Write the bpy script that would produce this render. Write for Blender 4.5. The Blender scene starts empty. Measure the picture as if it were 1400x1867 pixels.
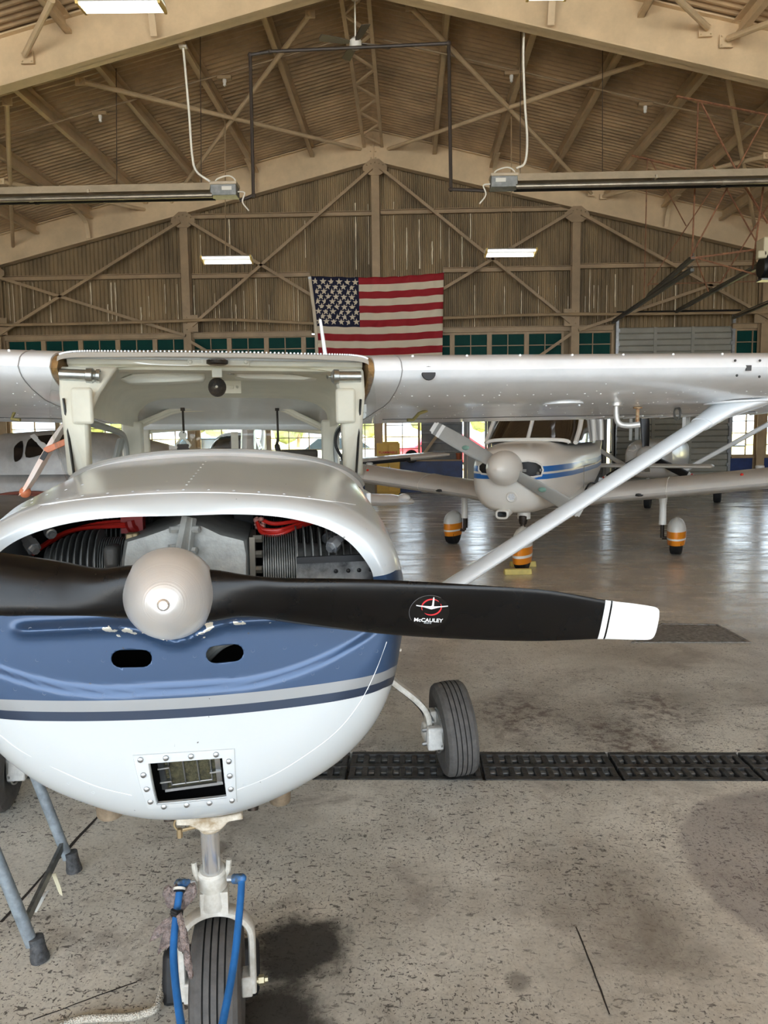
import bpy, bmesh, math, random
from math import pi, sin, cos, tan, radians, sqrt, atan2, exp
from mathutils import Vector, Matrix

# ------------------------------------------------------------------ camera, light, exposure
SC = bpy.context.scene
COL = SC.collection
random.seed(7)
V = Vector
CAM_P = V((0, 0, 1.60))
FPX, PW, PH = 1400.0, 1400, 1867
CAM_R = (Matrix.Rotation(radians(1.84), 3, 'Z') @ Matrix.Rotation(pi / 2 - radians(6.05), 3, 'X')
         @ Matrix.Rotation(radians(-0.65), 3, 'Z'))
cd = bpy.data.cameras.new('camera')
cd.sensor_fit = 'VERTICAL'; cd.sensor_height = 36.0; cd.lens = FPX / PH * 36.0
cd.clip_start = 0.05; cd.clip_end = 600
cam = bpy.data.objects.new('camera', cd); COL.objects.link(cam)
cam.matrix_world = Matrix.Translation(CAM_P) @ CAM_R.to_4x4()
SC.camera = cam

SC.view_settings.view_transform = 'Standard'
SC.view_settings.look = 'None'
SC.view_settings.gamma = 1.0
SC.view_settings.use_curve_mapping = False
SC.view_settings.exposure = 1.6
try:
    SC.cycles.use_denoising = True
    SC.cycles.max_bounces = 10
    SC.cycles.diffuse_bounces = 6
    SC.cycles.transparent_max_bounces = 24
    SC.cycles.sample_clamp_indirect = 8.0
    SC.cycles.caustics_reflective = False
    SC.cycles.caustics_refractive = False
except Exception:
    pass

wd = bpy.data.worlds.new('sky'); SC.world = wd; wd.use_nodes = True
nt = wd.node_tree; nt.nodes.clear()
wo = nt.nodes.new('ShaderNodeOutputWorld'); wb = nt.nodes.new('ShaderNodeBackground')
wb.inputs[0].default_value = (0.77, 0.885, 1.0, 1); wb.inputs[1].default_value = 1.9
nt.links.new(wb.outputs[0], wo.inputs[0])

XC = -0.8                       # hangar centre line
HALF = 12.5
FRONT, BACK = -11.0, 20.0
def hb(x): return 8.2 - 0.245 * abs(x - XC)      # underside of the rafters
DECK = 0.78

sun = bpy.data.lights.new('sun', 'SUN'); sun.energy = 20.0; sun.angle = radians(0.6); sun.color = (1, 0.97, 0.93)
so = bpy.data.objects.new('sun', sun); COL.objects.link(so)
so.rotation_euler = V((-0.70, 0.10, -0.75)).to_track_quat('-Z', 'Y').to_euler()
pl_ = bpy.data.lights.new('door_daylight_portal', 'AREA'); pl_.shape = 'RECTANGLE'; pl_.size = 25; pl_.size_y = 9
pl_.cycles.is_portal = True
po = bpy.data.objects.new('door_daylight_portal', pl_); COL.objects.link(po)
po.location = (XC, FRONT - 0.05, 4.5); po.rotation_euler = (radians(90), 0, 0)
# daylight pouring through the open hangar door behind the camera
al = bpy.data.lights.new('open_door_daylight', 'AREA'); al.shape = 'RECTANGLE'; al.size = 20; al.size_y = 5.5
al.energy = 100; al.color = (1.0, 0.98, 0.95)
ao = bpy.data.objects.new('open_door_daylight', al); COL.objects.link(ao)
ao.location = (XC, FRONT + 0.1, 3.0); ao.rotation_euler = (radians(90), 0, 0)

# ------------------------------------------------------------------ pixel helpers: a point seen at a pixel, on a plane of the place
def ray(x, y): return CAM_R @ V(((x - PW / 2) / FPX, -(y - PH / 2) / FPX, -1.0))
def on(x, y, p0, n):
    d = ray(x, y); return CAM_P + d * ((p0 - CAM_P).dot(n) / d.dot(n))
def at(x, y, Y): return on(x, y, V((0, Y, 0)), V((0, 1, 0)))
def fl(x, y, z=0.0): return on(x, y, V((0, 0, z)), V((0, 0, 1)))
def roofpt(x, y, off):
    sgn = 1 if x > 672 else -1
    return on(x, y, V((XC, 0, 8.2 + off)), V((0.245 * sgn, 0, 1)))

# ------------------------------------------------------------------ materials
def lin(c):
    return tuple(((v / 255) / 12.92 if v / 255 <= 0.04045 else ((v / 255 + 0.055) / 1.055) ** 2.4) for v in c) + (1,)
MATS = {}
def mat(name, col, rough=0.5, metal=0.0, var=0.0, vscale=6.0, bump=0.0, bscale=40.0, spec=0.5, coat=0.0, dark=None, stretch=None, emit=None):
    """principled paint with optional noise-driven wear towards a second colour and noise bump"""
    if name in MATS: return MATS[name]
    m = bpy.data.materials.new(name); m.use_nodes = True; MATS[name] = m
    n = m.node_tree; b = n.nodes['Principled BSDF']
    b.inputs['Base Color'].default_value = lin(col); b.inputs['Roughness'].default_value = rough
    b.inputs['Metallic'].default_value = metal
    b.inputs['Specular IOR Level'].default_value = spec
    if coat: b.inputs['Coat Weight'].default_value = coat; b.inputs['Coat Roughness'].default_value = 0.08
    if emit: b.inputs['Emission Color'].default_value = lin(emit[0]); b.inputs['Emission Strength'].default_value = emit[1]
    if var or bump:
        tc = n.nodes.new('ShaderNodeTexCoord'); src = tc.outputs['Object']
        if stretch:
            mp = n.nodes.new('ShaderNodeMapping'); mp.inputs['Scale'].default_value = stretch
            n.links.new(src, mp.inputs[0]); src = mp.outputs[0]
    if var:
        nz = n.nodes.new('ShaderNodeTexNoise'); nz.inputs['Scale'].default_value = vscale; nz.inputs['Detail'].default_value = 6
        nz.inputs['Roughness'].default_value = 0.65
        n.links.new(src, nz.inputs['Vector'])
        cr = n.nodes.new('ShaderNodeValToRGB'); cr.color_ramp.elements[0].position = 0.35; cr.color_ramp.elements[1].position = 0.7
        d = dark or tuple(v * (1 - var) for v in col)
        cr.color_ramp.elements[0].color = lin(d); cr.color_ramp.elements[1].color = lin(col)
        n.links.new(nz.outputs['Fac'], cr.inputs[0]); n.links.new(cr.outputs[0], b.inputs['Base Color'])
    if bump:
        nb = n.nodes.new('ShaderNodeTexNoise'); nb.inputs['Scale'].default_value = bscale; nb.inputs['Detail'].default_value = 4
        n.links.new(src, nb.inputs['Vector'])
        bp = n.nodes.new('ShaderNodeBump'); bp.inputs['Strength'].default_value = bump; bp.inputs['Distance'].default_value = 0.01
        n.links.new(nb.outputs['Fac'], bp.inputs['Height']); n.links.new(bp.outputs[0], b.inputs['Normal'])
    return m
def glass(name, tint=(255, 255, 255), gloss=0.08):
    m = bpy.data.materials.new(name); m.use_nodes = True; n = m.node_tree; n.nodes.clear()
    o = n.nodes.new('ShaderNodeOutputMaterial'); t = n.nodes.new('ShaderNodeBsdfTransparent'); g = n.nodes.new('ShaderNodeBsdfGlossy')
    x = n.nodes.new('ShaderNodeMixShader'); lw = n.nodes.new('ShaderNodeLayerWeight'); lw.inputs[0].default_value = 0.25
    mt = n.nodes.new('ShaderNodeMath'); mt.operation = 'MULTIPLY_ADD'; mt.inputs[1].default_value = 0.55; mt.inputs[2].default_value = gloss
    t.inputs[0].default_value = lin(tint); g.inputs['Roughness'].default_value = 0.03
    n.links.new(lw.outputs['Fresnel'], mt.inputs[0]); n.links.new(mt.outputs[0], x.inputs[0])
    n.links.new(t.outputs[0], x.inputs[1]); n.links.new(g.outputs[0], x.inputs[2]); n.links.new(x.outputs[0], o.inputs[0])
    MATS[name] = m; return m

# ------------------------------------------------------------------ mesh builder
def catmull(pts, sub=5, closed=False):
    pts = [V(p) for p in pts]; n = len(pts); out = []
    for i in range(n if closed else n - 1):
        p0 = pts[(i - 1) % n] if closed or i > 0 else pts[0] * 2 - pts[1]
        p1 = pts[i]; p2 = pts[(i + 1) % n]
        p3 = pts[(i + 2) % n] if closed or i + 2 < n else pts[-1] * 2 - pts[-2]
        for k in range(sub):
            t = k / sub
            out.append(0.5 * ((2 * p1) + (p2 - p0) * t + (2 * p0 - 5 * p1 + 4 * p2 - p3) * t * t + (3 * p1 - p0 - 3 * p2 + p3) * t ** 3))
    if not closed: out.append(pts[-1])
    return out
def frame(d):
    d = d.normalized(); u = d.cross(V((0, 0, 1)))
    if u.length < 1e-3: u = V((1, 0, 0))
    u.normalize(); return u, u.cross(d).normalized()
class MB:
    def __init__(s): s.v = []; s.f = []; s.m = []
    def add(s, vs, fs, mi=0):
        o = len(s.v); s.v += [tuple(p) for p in vs]; s.f += [tuple(o + i for i in f) for f in fs]; s.m += [mi] * len(fs); return s
    def box(s, c, d, rz=0.0, mi=0, R=None):
        c = V(c); h = V(d) / 2; R = R or Matrix.Rotation(rz, 3, 'Z')
        vs = [c + R @ V((sx * h.x, sy * h.y, sz * h.z)) for sx in (-1, 1) for sy in (-1, 1) for sz in (-1, 1)]
        return s.add(vs, [(0, 1, 3, 2), (4, 6, 7, 5), (0, 4, 5, 1), (2, 3, 7, 6), (0, 2, 6, 4), (1, 5, 7, 3)], mi)
    def bar(s, p, q, w, h, mi=0, up=None):
        p, q = V(p), V(q); d = (q - p).normalized()
        if up is None: u, v = frame(d)
        else: u = d.cross(V(up)).normalized(); v = u.cross(d).normalized()
        vs = [e + u * (a * w / 2) + v * (b * h / 2) for e in (p, q) for a, b in ((-1, -1), (1, -1), (1, 1), (-1, 1))]
        return s.add(vs, [(3, 2, 1, 0), (4, 5, 6, 7), (0, 1, 5, 4), (1, 2, 6, 5), (2, 3, 7, 6), (3, 0, 4, 7)], mi)
    def loft(s, rings, closed=True, cap0=False, cap1=False, mi=0):
        n = len(rings[0]); vs = [p for r in rings for p in r]; fs = []
        for i in range(len(rings) - 1):
            for j in range(n if closed else n - 1):
                k = (j + 1) % n; fs.append((i * n + j, i * n + k, (i + 1) * n + k, (i + 1) * n + j))
        if cap0: fs.append(tuple(range(n))[::-1])
        if cap1: fs.append(tuple((len(rings) - 1) * n + j for j in range(n)))
        return s.add(vs, fs, mi)
    def tube(s, pts, r, n=10, mi=0, caps=True, closed=False):
        pts = [V(p) for p in pts]; N = len(pts); rs = r if isinstance(r, (list, tuple)) else [r] * N
        rings = []; u = None
        for i, p in enumerate(pts):
            a = pts[i - 1] if (i > 0 or closed) else p; b = pts[(i + 1) % N] if (i < N - 1 or closed) else p
            d = (b - a).normalized()
            if u is None: u, _ = frame(d)
            u = (u - d * u.dot(d)).normalized(); v = d.cross(u)
            rings.append([p + u * (rs[i] * cos(2 * pi * k / n)) + v * (rs[i] * sin(2 * pi * k / n)) for k in range(n)])
        if closed: rings.append(rings[0]); caps = False
        return s.loft(rings, True, caps, caps, mi)
    def lathe(s, prof, o, ax, n=24, mi=0, sq=None):
        o = V(o); ax = V(ax).normalized(); u, v = frame(ax)
        rings = [[o + ax * h + u * (r * cos(2 * pi * k / n)) + v * (r * sin(2 * pi * k / n)) for k in range(n)] for r, h in prof]
        return s.loft(rings, True, prof[0][0] > 1e-5, prof[-1][0] > 1e-5, mi)
    def sph(s, c, r, n=10, mi=0, sc=(1, 1, 1)):
        c = V(c); rings = []
        for i in range(n // 2 + 1):
            t = pi * i / (n // 2); rr = max(sin(t), 1e-3)
            rings.append([c + V((r * rr * cos(2 * pi * k / n) * sc[0], r * rr * sin(2 * pi * k / n) * sc[1], r * cos(t) * sc[2])) for k in range(n)])
        return s.loft(rings, True, True, True, mi)
    def prism(s, poly, o, u, v, depth, mi=0):
        """polygon (x, y) in the plane o, u, v thickened by the vector depth"""
        o, u, v, depth = V(o), V(u), V(v), V(depth); n = len(poly)
        a = [o + u * x + v * y for x, y in poly]; b = [p + depth for p in a]
        fs = [tuple(range(n))[::-1], tuple(range(n, 2 * n))] + [(i, (i + 1) % n, n + (i + 1) % n, n + i) for i in range(n)]
        return s.add(a + b, fs, mi)
    def obj(s, name, mats, parent=None, loc=None, bevel=0.0, ang=35, smooth=True, fix=True, rot=None):
        me = bpy.data.meshes.new(name); me.from_pydata(s.v, [], s.f)
        for m in (mats if isinstance(mats, (list, tuple)) else [mats]): me.materials.append(m)
        me.polygons.foreach_set('material_index', s.m)
        if fix:
            bm = bmesh.new(); bm.from_mesh(me); bmesh.ops.recalc_face_normals(bm, faces=bm.faces[:]); bm.to_mesh(me); bm.free()
        if smooth:
            me.shade_smooth(); me.set_sharp_from_angle(angle=radians(ang))
        me.update()
        o = bpy.data.objects.new(name, me); COL.objects.link(o)
        if parent: o.parent = parent
        if loc is not None: o.location = loc
        if rot is not None: o.rotation_euler = rot
        if bevel:
            b = o.modifiers.new('bevel', 'BEVEL'); b.width = bevel; b.segments = 2; b.limit_method = 'ANGLE'; b.angle_limit = radians(40)
        return o
def tag(o, label=None, cat=None, group=None, kind=None):
    for k, v in (('label', label), ('category', cat), ('group', group), ('kind', kind)):
        if v: o[k] = v
    return o
def empty(name, loc=(0, 0, 0), rz=0.0):
    o = bpy.data.objects.new(name, None); COL.objects.link(o); o.location = loc; o.rotation_euler = (0, 0, rz); o.empty_display_size = 0.2
    return o
def dup(o, parent=None):
    c = o.copy(); COL.objects.link(c)
    if parent: c.parent = parent
    for ch in list(o.children): dup(ch, c)
    return c
def text_mesh(txt, size, name, m, parent=None, mw=None, extrude=0.0005, bold=False, xs=1.0):
    cu = bpy.data.curves.new(name, 'FONT'); cu.body = txt; cu.size = size; cu.extrude = extrude; cu.align_x = 'CENTER'; cu.align_y = 'CENTER'
    if bold: cu.offset = size * 0.025
    t = bpy.data.objects.new(name, cu); COL.objects.link(t)
    dg = bpy.context.evaluated_depsgraph_get(); me = bpy.data.meshes.new_from_object(t.evaluated_get(dg))
    bpy.data.objects.remove(t); bpy.data.curves.remove(cu)
    me.materials.clear(); me.materials.append(m)
    me.transform(Matrix.Diagonal((xs, 1, 1, 1)))
    if mw: me.transform(mw)
    o = bpy.data.objects.new(name, me); COL.objects.link(o)
    if parent: o.parent = parent
    return o

# paints and metals
TAN = mat('tan_steel_paint', (222, 197, 158), 0.55, var=0.12, vscale=1.5, spec=0.35)
DECKM = mat('roof_sheet_paint', (214, 184, 143), 0.45, var=0.25, vscale=0.8, spec=0.4)
WALLM = mat('brown_wall_sheet', (160, 136, 100), 0.6, var=0.35, vscale=1.2, spec=0.3, stretch=(1, 1, 0.25))
SLITLIGHT = mat('painted_light_slit', (240, 224, 190), 0.6, var=0.25, vscale=9, stretch=(1, 1, 0.3))
GIRT = mat('girt_paint', (172, 146, 110), 0.55, var=0.15, vscale=2)
RUST = mat('rusty_steel', (162, 112, 76), 0.8, var=0.35, vscale=12, dark=(106, 68, 46))
STEEL = mat('galvanised', (170, 172, 172), 0.35, 0.9, var=0.15, vscale=15)
DARKPIPE = mat('dark_pipe', (58, 48, 40), 0.55)
CHROME = mat('chrome', (232, 234, 236), 0.26, 0.85)
ALU = mat('bare_aluminium', (196, 198, 198), 0.3, 0.95, var=0.1, vscale=30)
CAST = mat('cast_aluminium', (168, 168, 162), 0.55, 0.35, var=0.18, vscale=14, bump=0.15, bscale=120)
FIN = mat('cylinder_fins', (118, 118, 115), 0.55, 0.5, var=0.25, vscale=20)
FINR = mat('cylinder_head_fins', (150, 148, 142), 0.5, 0.5, var=0.3, vscale=20)
BLACKP = mat('satin_black_paint', (13, 13, 14), 0.4, spec=0.5, var=0.25, vscale=3, dark=(9, 9, 10))
BLACK = mat('black', (14, 14, 15), 0.55)
SOOT = mat('sooty_bay', (20, 19, 18), 0.85, var=0.4, vscale=9)
RUBBER = mat('tyre_rubber', (98, 96, 94), 0.75, var=0.2, vscale=25, bump=0.1, bscale=160)
RUBBERD = mat('groove_rubber', (22, 21, 21), 0.8)
WHITE = mat('gloss_white_paint', (238, 242, 245), 0.22, spec=0.5, coat=0.3, var=0.04, vscale=8)
WHITEW = mat('worn_white_paint', (232, 231, 225), 0.45, var=0.16, vscale=22, dark=(188, 184, 172))
CREAM = mat('cream_headliner', (247, 243, 228), 0.75, var=0.05, vscale=5, bump=0.05, bscale=200)
CREAM2 = mat('cream_trim_plastic', (246, 241, 226), 0.5, var=0.06, vscale=4)
RED = mat('red_wire', (190, 38, 28), 0.4)
CLEAR = glass('clear_pane', (250, 252, 252), 0.03)
PLEXI = glass('plexiglass', (246, 248, 246), 0.035)
BLUEBAR = mat('blue_towbar_paint', (38, 110, 180), 0.45, var=0.12, vscale=30)
# ================================================================== THE HANGAR
def structure(o, label=None, cat=None, group=None): return tag(o, label, cat, group, 'structure')

# ---- concrete floor with a trench for the drain
def floor_material():
    m = bpy.data.materials.new('stained_concrete'); m.use_nodes = True; n = m.node_tree; b = n.nodes['Principled BSDF']; L = n.links.new
    tc = n.nodes.new('ShaderNodeTexCoord')
    def noise(scale, detail=6, rough=0.6, dist=0.0, stretch=None, off=(0, 0, 0), rot=0.0):
        mp = n.nodes.new('ShaderNodeMapping'); mp.inputs['Location'].default_value = off; mp.inputs['Rotation'].default_value = (0, 0, rot)
        if stretch: mp.inputs['Scale'].default_value = stretch
        L(tc.outputs['Object'], mp.inputs[0])
        t = n.nodes.new('ShaderNodeTexNoise'); t.inputs['Scale'].default_value = scale; t.inputs['Detail'].default_value = detail
        t.inputs['Roughness'].default_value = rough; t.inputs['Distortion'].default_value = dist
        L(mp.outputs[0], t.inputs['Vector']); return t.outputs['Fac']
    def ramp(src, lo, hi, a=0.0, c=1.0):
        t = n.nodes.new('ShaderNodeMapRange'); t.inputs[1].default_value = lo; t.inputs[2].default_value = hi
        t.inputs[3].default_value = a; t.inputs[4].default_value = c; t.interpolation_type = 'SMOOTHSTEP'; L(src, t.inputs[0]); return t.outputs[0]
    def mul(a, c):
        t = n.nodes.new('ShaderNodeMath'); t.operation = 'MULTIPLY'
        for i, s in enumerate((a, c)):
            if isinstance(s, (int, float)): t.inputs[i].default_value = s
            else: L(s, t.inputs[i])
        return t.outputs[0]
    def mx(f, a, c):
        t = n.nodes.new('ShaderNodeMix'); t.data_type = 'RGBA'
        if isinstance(f, (int, float)): t.inputs[0].default_value = f
        else: L(f, t.inputs[0])
        for i, s in ((6, a), (7, c)):
            if isinstance(s, tuple): t.inputs[i].default_value = lin(s)
            else: L(s, t.inputs[i])
        return t.outputs[2]
    def disc(p, r0, r1, sx=1.0, sy=1.0, wob=0.25, ws=5):
        """soft blob around a floor point, with a ragged rim"""
        mp = n.nodes.new('ShaderNodeMapping'); mp.inputs['Location'].default_value = (-p.x * sx, -p.y * sy, 0); mp.inputs['Scale'].default_value = (sx, sy, 0)
        L(tc.outputs['Object'], mp.inputs[0])
        ln = n.nodes.new('ShaderNodeVectorMath'); ln.operation = 'LENGTH'; L(mp.outputs[0], ln.inputs[0])
        ad = n.nodes.new('ShaderNodeMath'); ad.operation = 'MULTIPLY_ADD'; ad.inputs[1].default_value = wob
        L(noise(ws, 8, 0.7, off=(p.x, 3, 0)), ad.inputs[0]); L(ln.outputs['Value'], ad.inputs[2])
        return ramp(ad.outputs[0], r0 + wob * 0.5, r1 + wob * 0.5, 1.0, 0.0)
    base = mx(ramp(noise(1.1, 6, 0.65), 0.35, 0.65), (196, 193, 182), (230, 227, 216))
    base = mx(mul(ramp(noise(0.55, 8, 0.7, off=(4, 9, 0)), 0.46, 0.66), 0.7), base, (146, 140, 129))
    base = mx(mul(ramp(noise(2.3, 9, 0.72, 0.6, off=(7, 1, 0)), 0.50, 0.68), 0.6), base, (122, 112, 103))
    base = mx(mul(ramp(noise(90, 3, 0.6), 0.35, 0.75), 0.22), base, (110, 104, 96))
    # scuffs and specks of black rubber and old paint
    zone = ramp(noise(1.6, 5, 0.6, off=(2, 5, 0)), 0.34, 0.56, 0.35, 1.0)
    s1 = ramp(noise(40, 5, 0.6, 0.8, stretch=(0.8, 1.5, 1), rot=0.5), 0.59, 0.625)
    s2 = ramp(noise(95, 4, 0.6, 0.4, off=(3, 3, 0)), 0.60, 0.64)
    s3 = ramp(noise(52, 5, 0.65, 1.2, stretch=(1.7, 0.5, 1), off=(9, 2, 0), rot=-0.4), 0.61, 0.645)
    base = mx(mul(mul(s1, zone), 0.85), base, (62, 54, 50))
    base = mx(mul(mul(s2, zone), 0.9), base, (48, 43, 41))
    base = mx(mul(mul(s3, zone), 0.8), base, (66, 58, 54))
    # oil patch behind the nose wheel, drips, old patch at the edge of the picture
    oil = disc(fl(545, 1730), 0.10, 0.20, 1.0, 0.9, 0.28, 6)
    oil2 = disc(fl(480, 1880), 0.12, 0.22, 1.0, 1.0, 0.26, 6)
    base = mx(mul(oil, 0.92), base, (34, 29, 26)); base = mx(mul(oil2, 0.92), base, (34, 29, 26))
    for (x, y, r) in ((400, 1545, 0.06), (360, 1520, 0.05), (945, 1790, 0.05)):
        base = mx(mul(disc(fl(x, y), r * 0.4, r, 1, 1, 0.08, 9), 0.55), base, (70, 62, 56))
    base = mx(mul(disc(fl(1530, 1590), 0.50, 0.56, 1.0, 0.85, 0.16, 3), 0.5), base, (104, 94, 96))
    for (x, y, r) in ((1200, 1290, 0.20), (940, 1300, 0.22), (1140, 1345, 0.22)):
        base = mx(mul(mul(disc(fl(x, y), r * 0.5, r * 1.4, 1, 0.7, 0.35, 6), ramp(noise(14, 6, 0.7), 0.45, 0.6)), 0.75), base, (76, 58, 54))
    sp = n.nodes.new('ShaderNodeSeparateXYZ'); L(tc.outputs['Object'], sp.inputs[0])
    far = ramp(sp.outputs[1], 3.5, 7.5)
    base = mx(mul(far, .5), base, (222, 212, 197))  # paler towards the back: window sheen put into the floor colour
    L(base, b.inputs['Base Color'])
    rg = n.nodes.new('ShaderNodeMix'); rg.data_type = 'FLOAT'; L(far, rg.inputs[0])
    L(ramp(noise(5, 6, 0.7), 0.3, 0.7, 0.42, 0.62), rg.inputs[2]); L(ramp(noise(2.2, 6, 0.7, stretch=(0.5, 1.6, 1)), 0.3, 0.7, 0.10, 0.34), rg.inputs[3])
    L(rg.outputs[0], b.inputs['Roughness'])
    bp = n.nodes.new('ShaderNodeBump'); bp.inputs['Strength'].default_value = 0.25; bp.inputs['Distance'].default_value = 0.01
    L(noise(7, 8, 0.65), bp.inputs['Height']); L(bp.outputs[0], b.inputs['Normal'])
    return m
FLOORM = floor_material()
TY0, TY1 = 3.385, 3.70
def slab(mb, x0, x1, y0, y1, z0=-0.2, z1=0.0): mb.box(((x0 + x1) / 2, (y0 + y1) / 2, (z0 + z1) / 2), (x1 - x0, y1 - y0, z1 - z0))
mb = MB(); XL, XR = XC - HALF - 0.3, XC + HALF + 0.3
slab(mb, XL, XR, FRONT - 0.3, TY0); slab(mb, XL, XR, TY1, BACK + 0.25); slab(mb, XL, XR, TY0, TY1, -0.2, -0.17)
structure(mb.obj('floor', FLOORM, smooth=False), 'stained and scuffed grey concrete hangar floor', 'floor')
mb = MB()
for (p, q, w) in (((0, 1682), (178, 1488), 0.016), ((60, 1860), (250, 1790), 0.006), ((1050, 1690), (1112, 1850), 0.006)):
    a, c = fl(*p), fl(*q); d = (c - a).normalized(); u = V((-d.y, d.x, 0)) * w / 2; z = V((0, 0, 0.0012))
    N = 9; L_ = []
    for i in range(N):
        t = i / (N - 1); pt = a.lerp(c, t) + u * random.uniform(-0.6, 0.6); L_.append((pt + u * random.uniform(0.5, 1.1) + z, pt - u * random.uniform(0.5, 1.1) + z))
    vs = [q_ for pr in L_ for q_ in pr]
    mb.add(vs, [(2 * i, 2 * i + 1, 2 * i + 3, 2 * i + 2) for i in range(N - 1)])
structure(mb.obj('trim_1', mat('floor_joint', (52, 46, 42), 0.9)), 'dark cracked joint lines and scratches in the floor', 'floor joint')

# ---- drain grates lying in the trench
GRATE = mat('cast_iron', (84, 82, 79), 0.5, 0.3, var=0.6, vscale=22, bump=0.3, bscale=90)
def grate_mesh():
    g = MB(); Lg = 0.63; y0, y1 = 0.0, TY1 - TY0 - 0.01; zt = 0.003; h = 0.03
    def bx(xa, xb, ya, yb, dz=0.0): g.box(((xa + xb) / 2, (ya + yb) / 2, zt - h / 2 + dz), (xb - xa, yb - ya, h))
    bx(0.004, Lg - 0.004, y0, y0 + 0.035); bx(0.004, Lg - 0.004, y1 - 0.035, y1); bx(0.004, Lg - 0.004, (y1) / 2 - 0.02, (y1) / 2 + 0.02, -0.001)
    n = 10
    for i in range(n + 1):
        c = 0.02 + (Lg - 0.04) * i / n
        for ya, yb in ((y0 + 0.035, y1 / 2 - 0.02), (y1 / 2 + 0.02, y1 - 0.035)): 
            bx(c - 0.014, c + 0.014, ya, yb, -0.002)
            if i < n: m_ = c + (Lg - 0.04) / n / 2; g.box((m_, yb - .018, -.022), (.032, .034, .02), mi=1)  # tongue in each slot, its highlight painted as a paler iron
    return g
g0 = tag(grate_mesh().obj('drain_grate', [GRATE, mat('iron_highlight', (150, 152, 152), .4, .5, var=.3, vscale=30)], loc=(-3.47, TY0 + 0.005, 0), bevel=0.004), None, 'drain grate')
for i in range(9):
    o = g0 if i == 0 else dup(g0)
    o.location.x = -3.47 + 0.635 * i
    o['group'] = 'drain grates in the floor trench'
names = ['black slotted iron drain grate far off beside the stepladder', None, None, None, None, 'black slotted drain grate just left of the aeroplane main wheel', 'black slotted drain grate under the aeroplane main wheel', 'black slotted drain grate just beyond the main wheel', 'black slotted drain grate at the edge of the picture, farthest from the nose wheel']
gl = [o for o in COL.objects if o.name.startswith('drain_grate')]
gl.sort(key=lambda o: o.location.x)
for o, nme in zip(gl, names): o['label'] = nme or 'black slotted iron drain grate hidden under the white and blue aeroplane nose'
# pit cover
a, c, d, e = fl(1205, 1137, 0.002), fl(1308, 1139, 0.002), fl(1370, 1172, 0.002), fl(1150, 1172, 0.002)
mb = MB(); q4 = [a, c, d, e]; cc = (a + c + d + e) / 4
ins = [cc + (p - cc) * 0.93 for p in q4]; up = V((0, 0, 0.006))
mb.add([p for p in q4] + [p + up for p in q4] + [p + up for p in ins] + [p + V((0, 0, 0.0015)) for p in ins],
       [(i, (i + 1) % 4, 4 + (i + 1) % 4, 4 + i) for i in range(4)] + [(4 + i, 4 + (i + 1) % 4, 8 + (i + 1) % 4, 8 + i) for i in range(4)] + [(8 + i, 8 + (i + 1) % 4, 12 + (i + 1) % 4, 12 + i) for i in range(4)] + [(12, 13, 14, 15)])
tag(mb.obj('pit_cover', mat('pit_cover_iron', (165, 160, 152), 0.6, 0.0, var=0.45, vscale=30, bump=0.6, bscale=70), smooth=False), 'dark rectangular metal pit cover set in the floor near the propeller tip', 'floor hatch')

# ---- corrugated roof
mb = MB(); pitch = 0.155; ny = int((BACK + 0.2 - FRONT) / pitch)
prof = ((0.0, 0), (0.26, 0), (0.38, 0.055), (0.62, 0.055), (0.74, 0))
vs = []; 
ys = [(FRONT + (i + t) * pitch, dz) for i in range(ny + 1) for t, dz in prof[:-1]]
for y, dz in ys:
    for x in (XC - HALF - 0.3, XC, XC + HALF + 0.3): vs.append((x, y, hb(x) + DECK + dz))
mb.add(vs, [(3 * i + k, 3 * i + 3 + k, 3 * i + 4 + k, 3 * i + 1 + k) for i in range(len(ys) - 1) for k in (0, 1)])
structure(mb.obj('ceiling', DECKM, smooth=False, fix=False), 'brown corrugated metal roof sheets seen from below', 'ceiling')

# ---- rigid frames
def rafter(Y, depth_w=0.16, name='rafter'):
    m = MB(); X0, X1 = XC - HALF, XC + HALF
    for xa, xb in ((X0, XC), (XC, X1)):
        za, zb = hb(xa), hb(xb)
        # web, bottom flange, top flange
        for (w, z0, z1) in ((0.02, 0.0, DECK - 0.02), (0.24, 0.0, 0.022), (0.20, DECK - 0.045, DECK - 0.022)):
            vs = [(x, Y + sy * w / 2, z + zz) for x, z in ((xa, za), (xb, zb)) for sy in (-1, 1) for zz in (z0, z1)]
            m.add(vs, [(0, 1, 3, 2), (4, 6, 7, 5), (0, 4, 5, 1), (2, 3, 7, 6), (0, 2, 6, 4), (1, 5, 7, 3)])
    m.box((XC, Y - 0.02, hb(XC) + 0.33), (0.03, 0.2, 0.62))     # ridge splice plates
    for s in (-1, 1):
        for zz in (0.1, 0.25, 0.4, 0.55): m.sph((XC + s * 0.06, Y - 0.035, hb(XC) + zz), 0.016, 6)
        xc_ = XC + s * (HALF - 0.2); zc = hb(xc_)
        m.box((xc_, Y, zc / 2), (0.45, 0.24, zc))               # frame leg at the side wall
    return m
structure(rafter(12.25).obj('rafter', TAN, smooth=False), 'wide tan steel roof rafter nearest overhead, crossing the top corners', 'beam', 'steel roof rafters')
structure(rafter(19.78).obj('rafter', TAN, smooth=False), 'tan steel roof rafter against the brown back wall above the flag', 'beam', 'steel roof rafters')
structure(rafter(-2.9).obj('rafter', TAN, smooth=False), 'tan steel roof rafter behind the camera near the open door', 'beam', 'steel roof rafters')
structure(rafter(4.7).obj('rafter', TAN, smooth=False), 'tan steel roof rafter out of view above the camera', 'beam', 'steel roof rafters')

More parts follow.
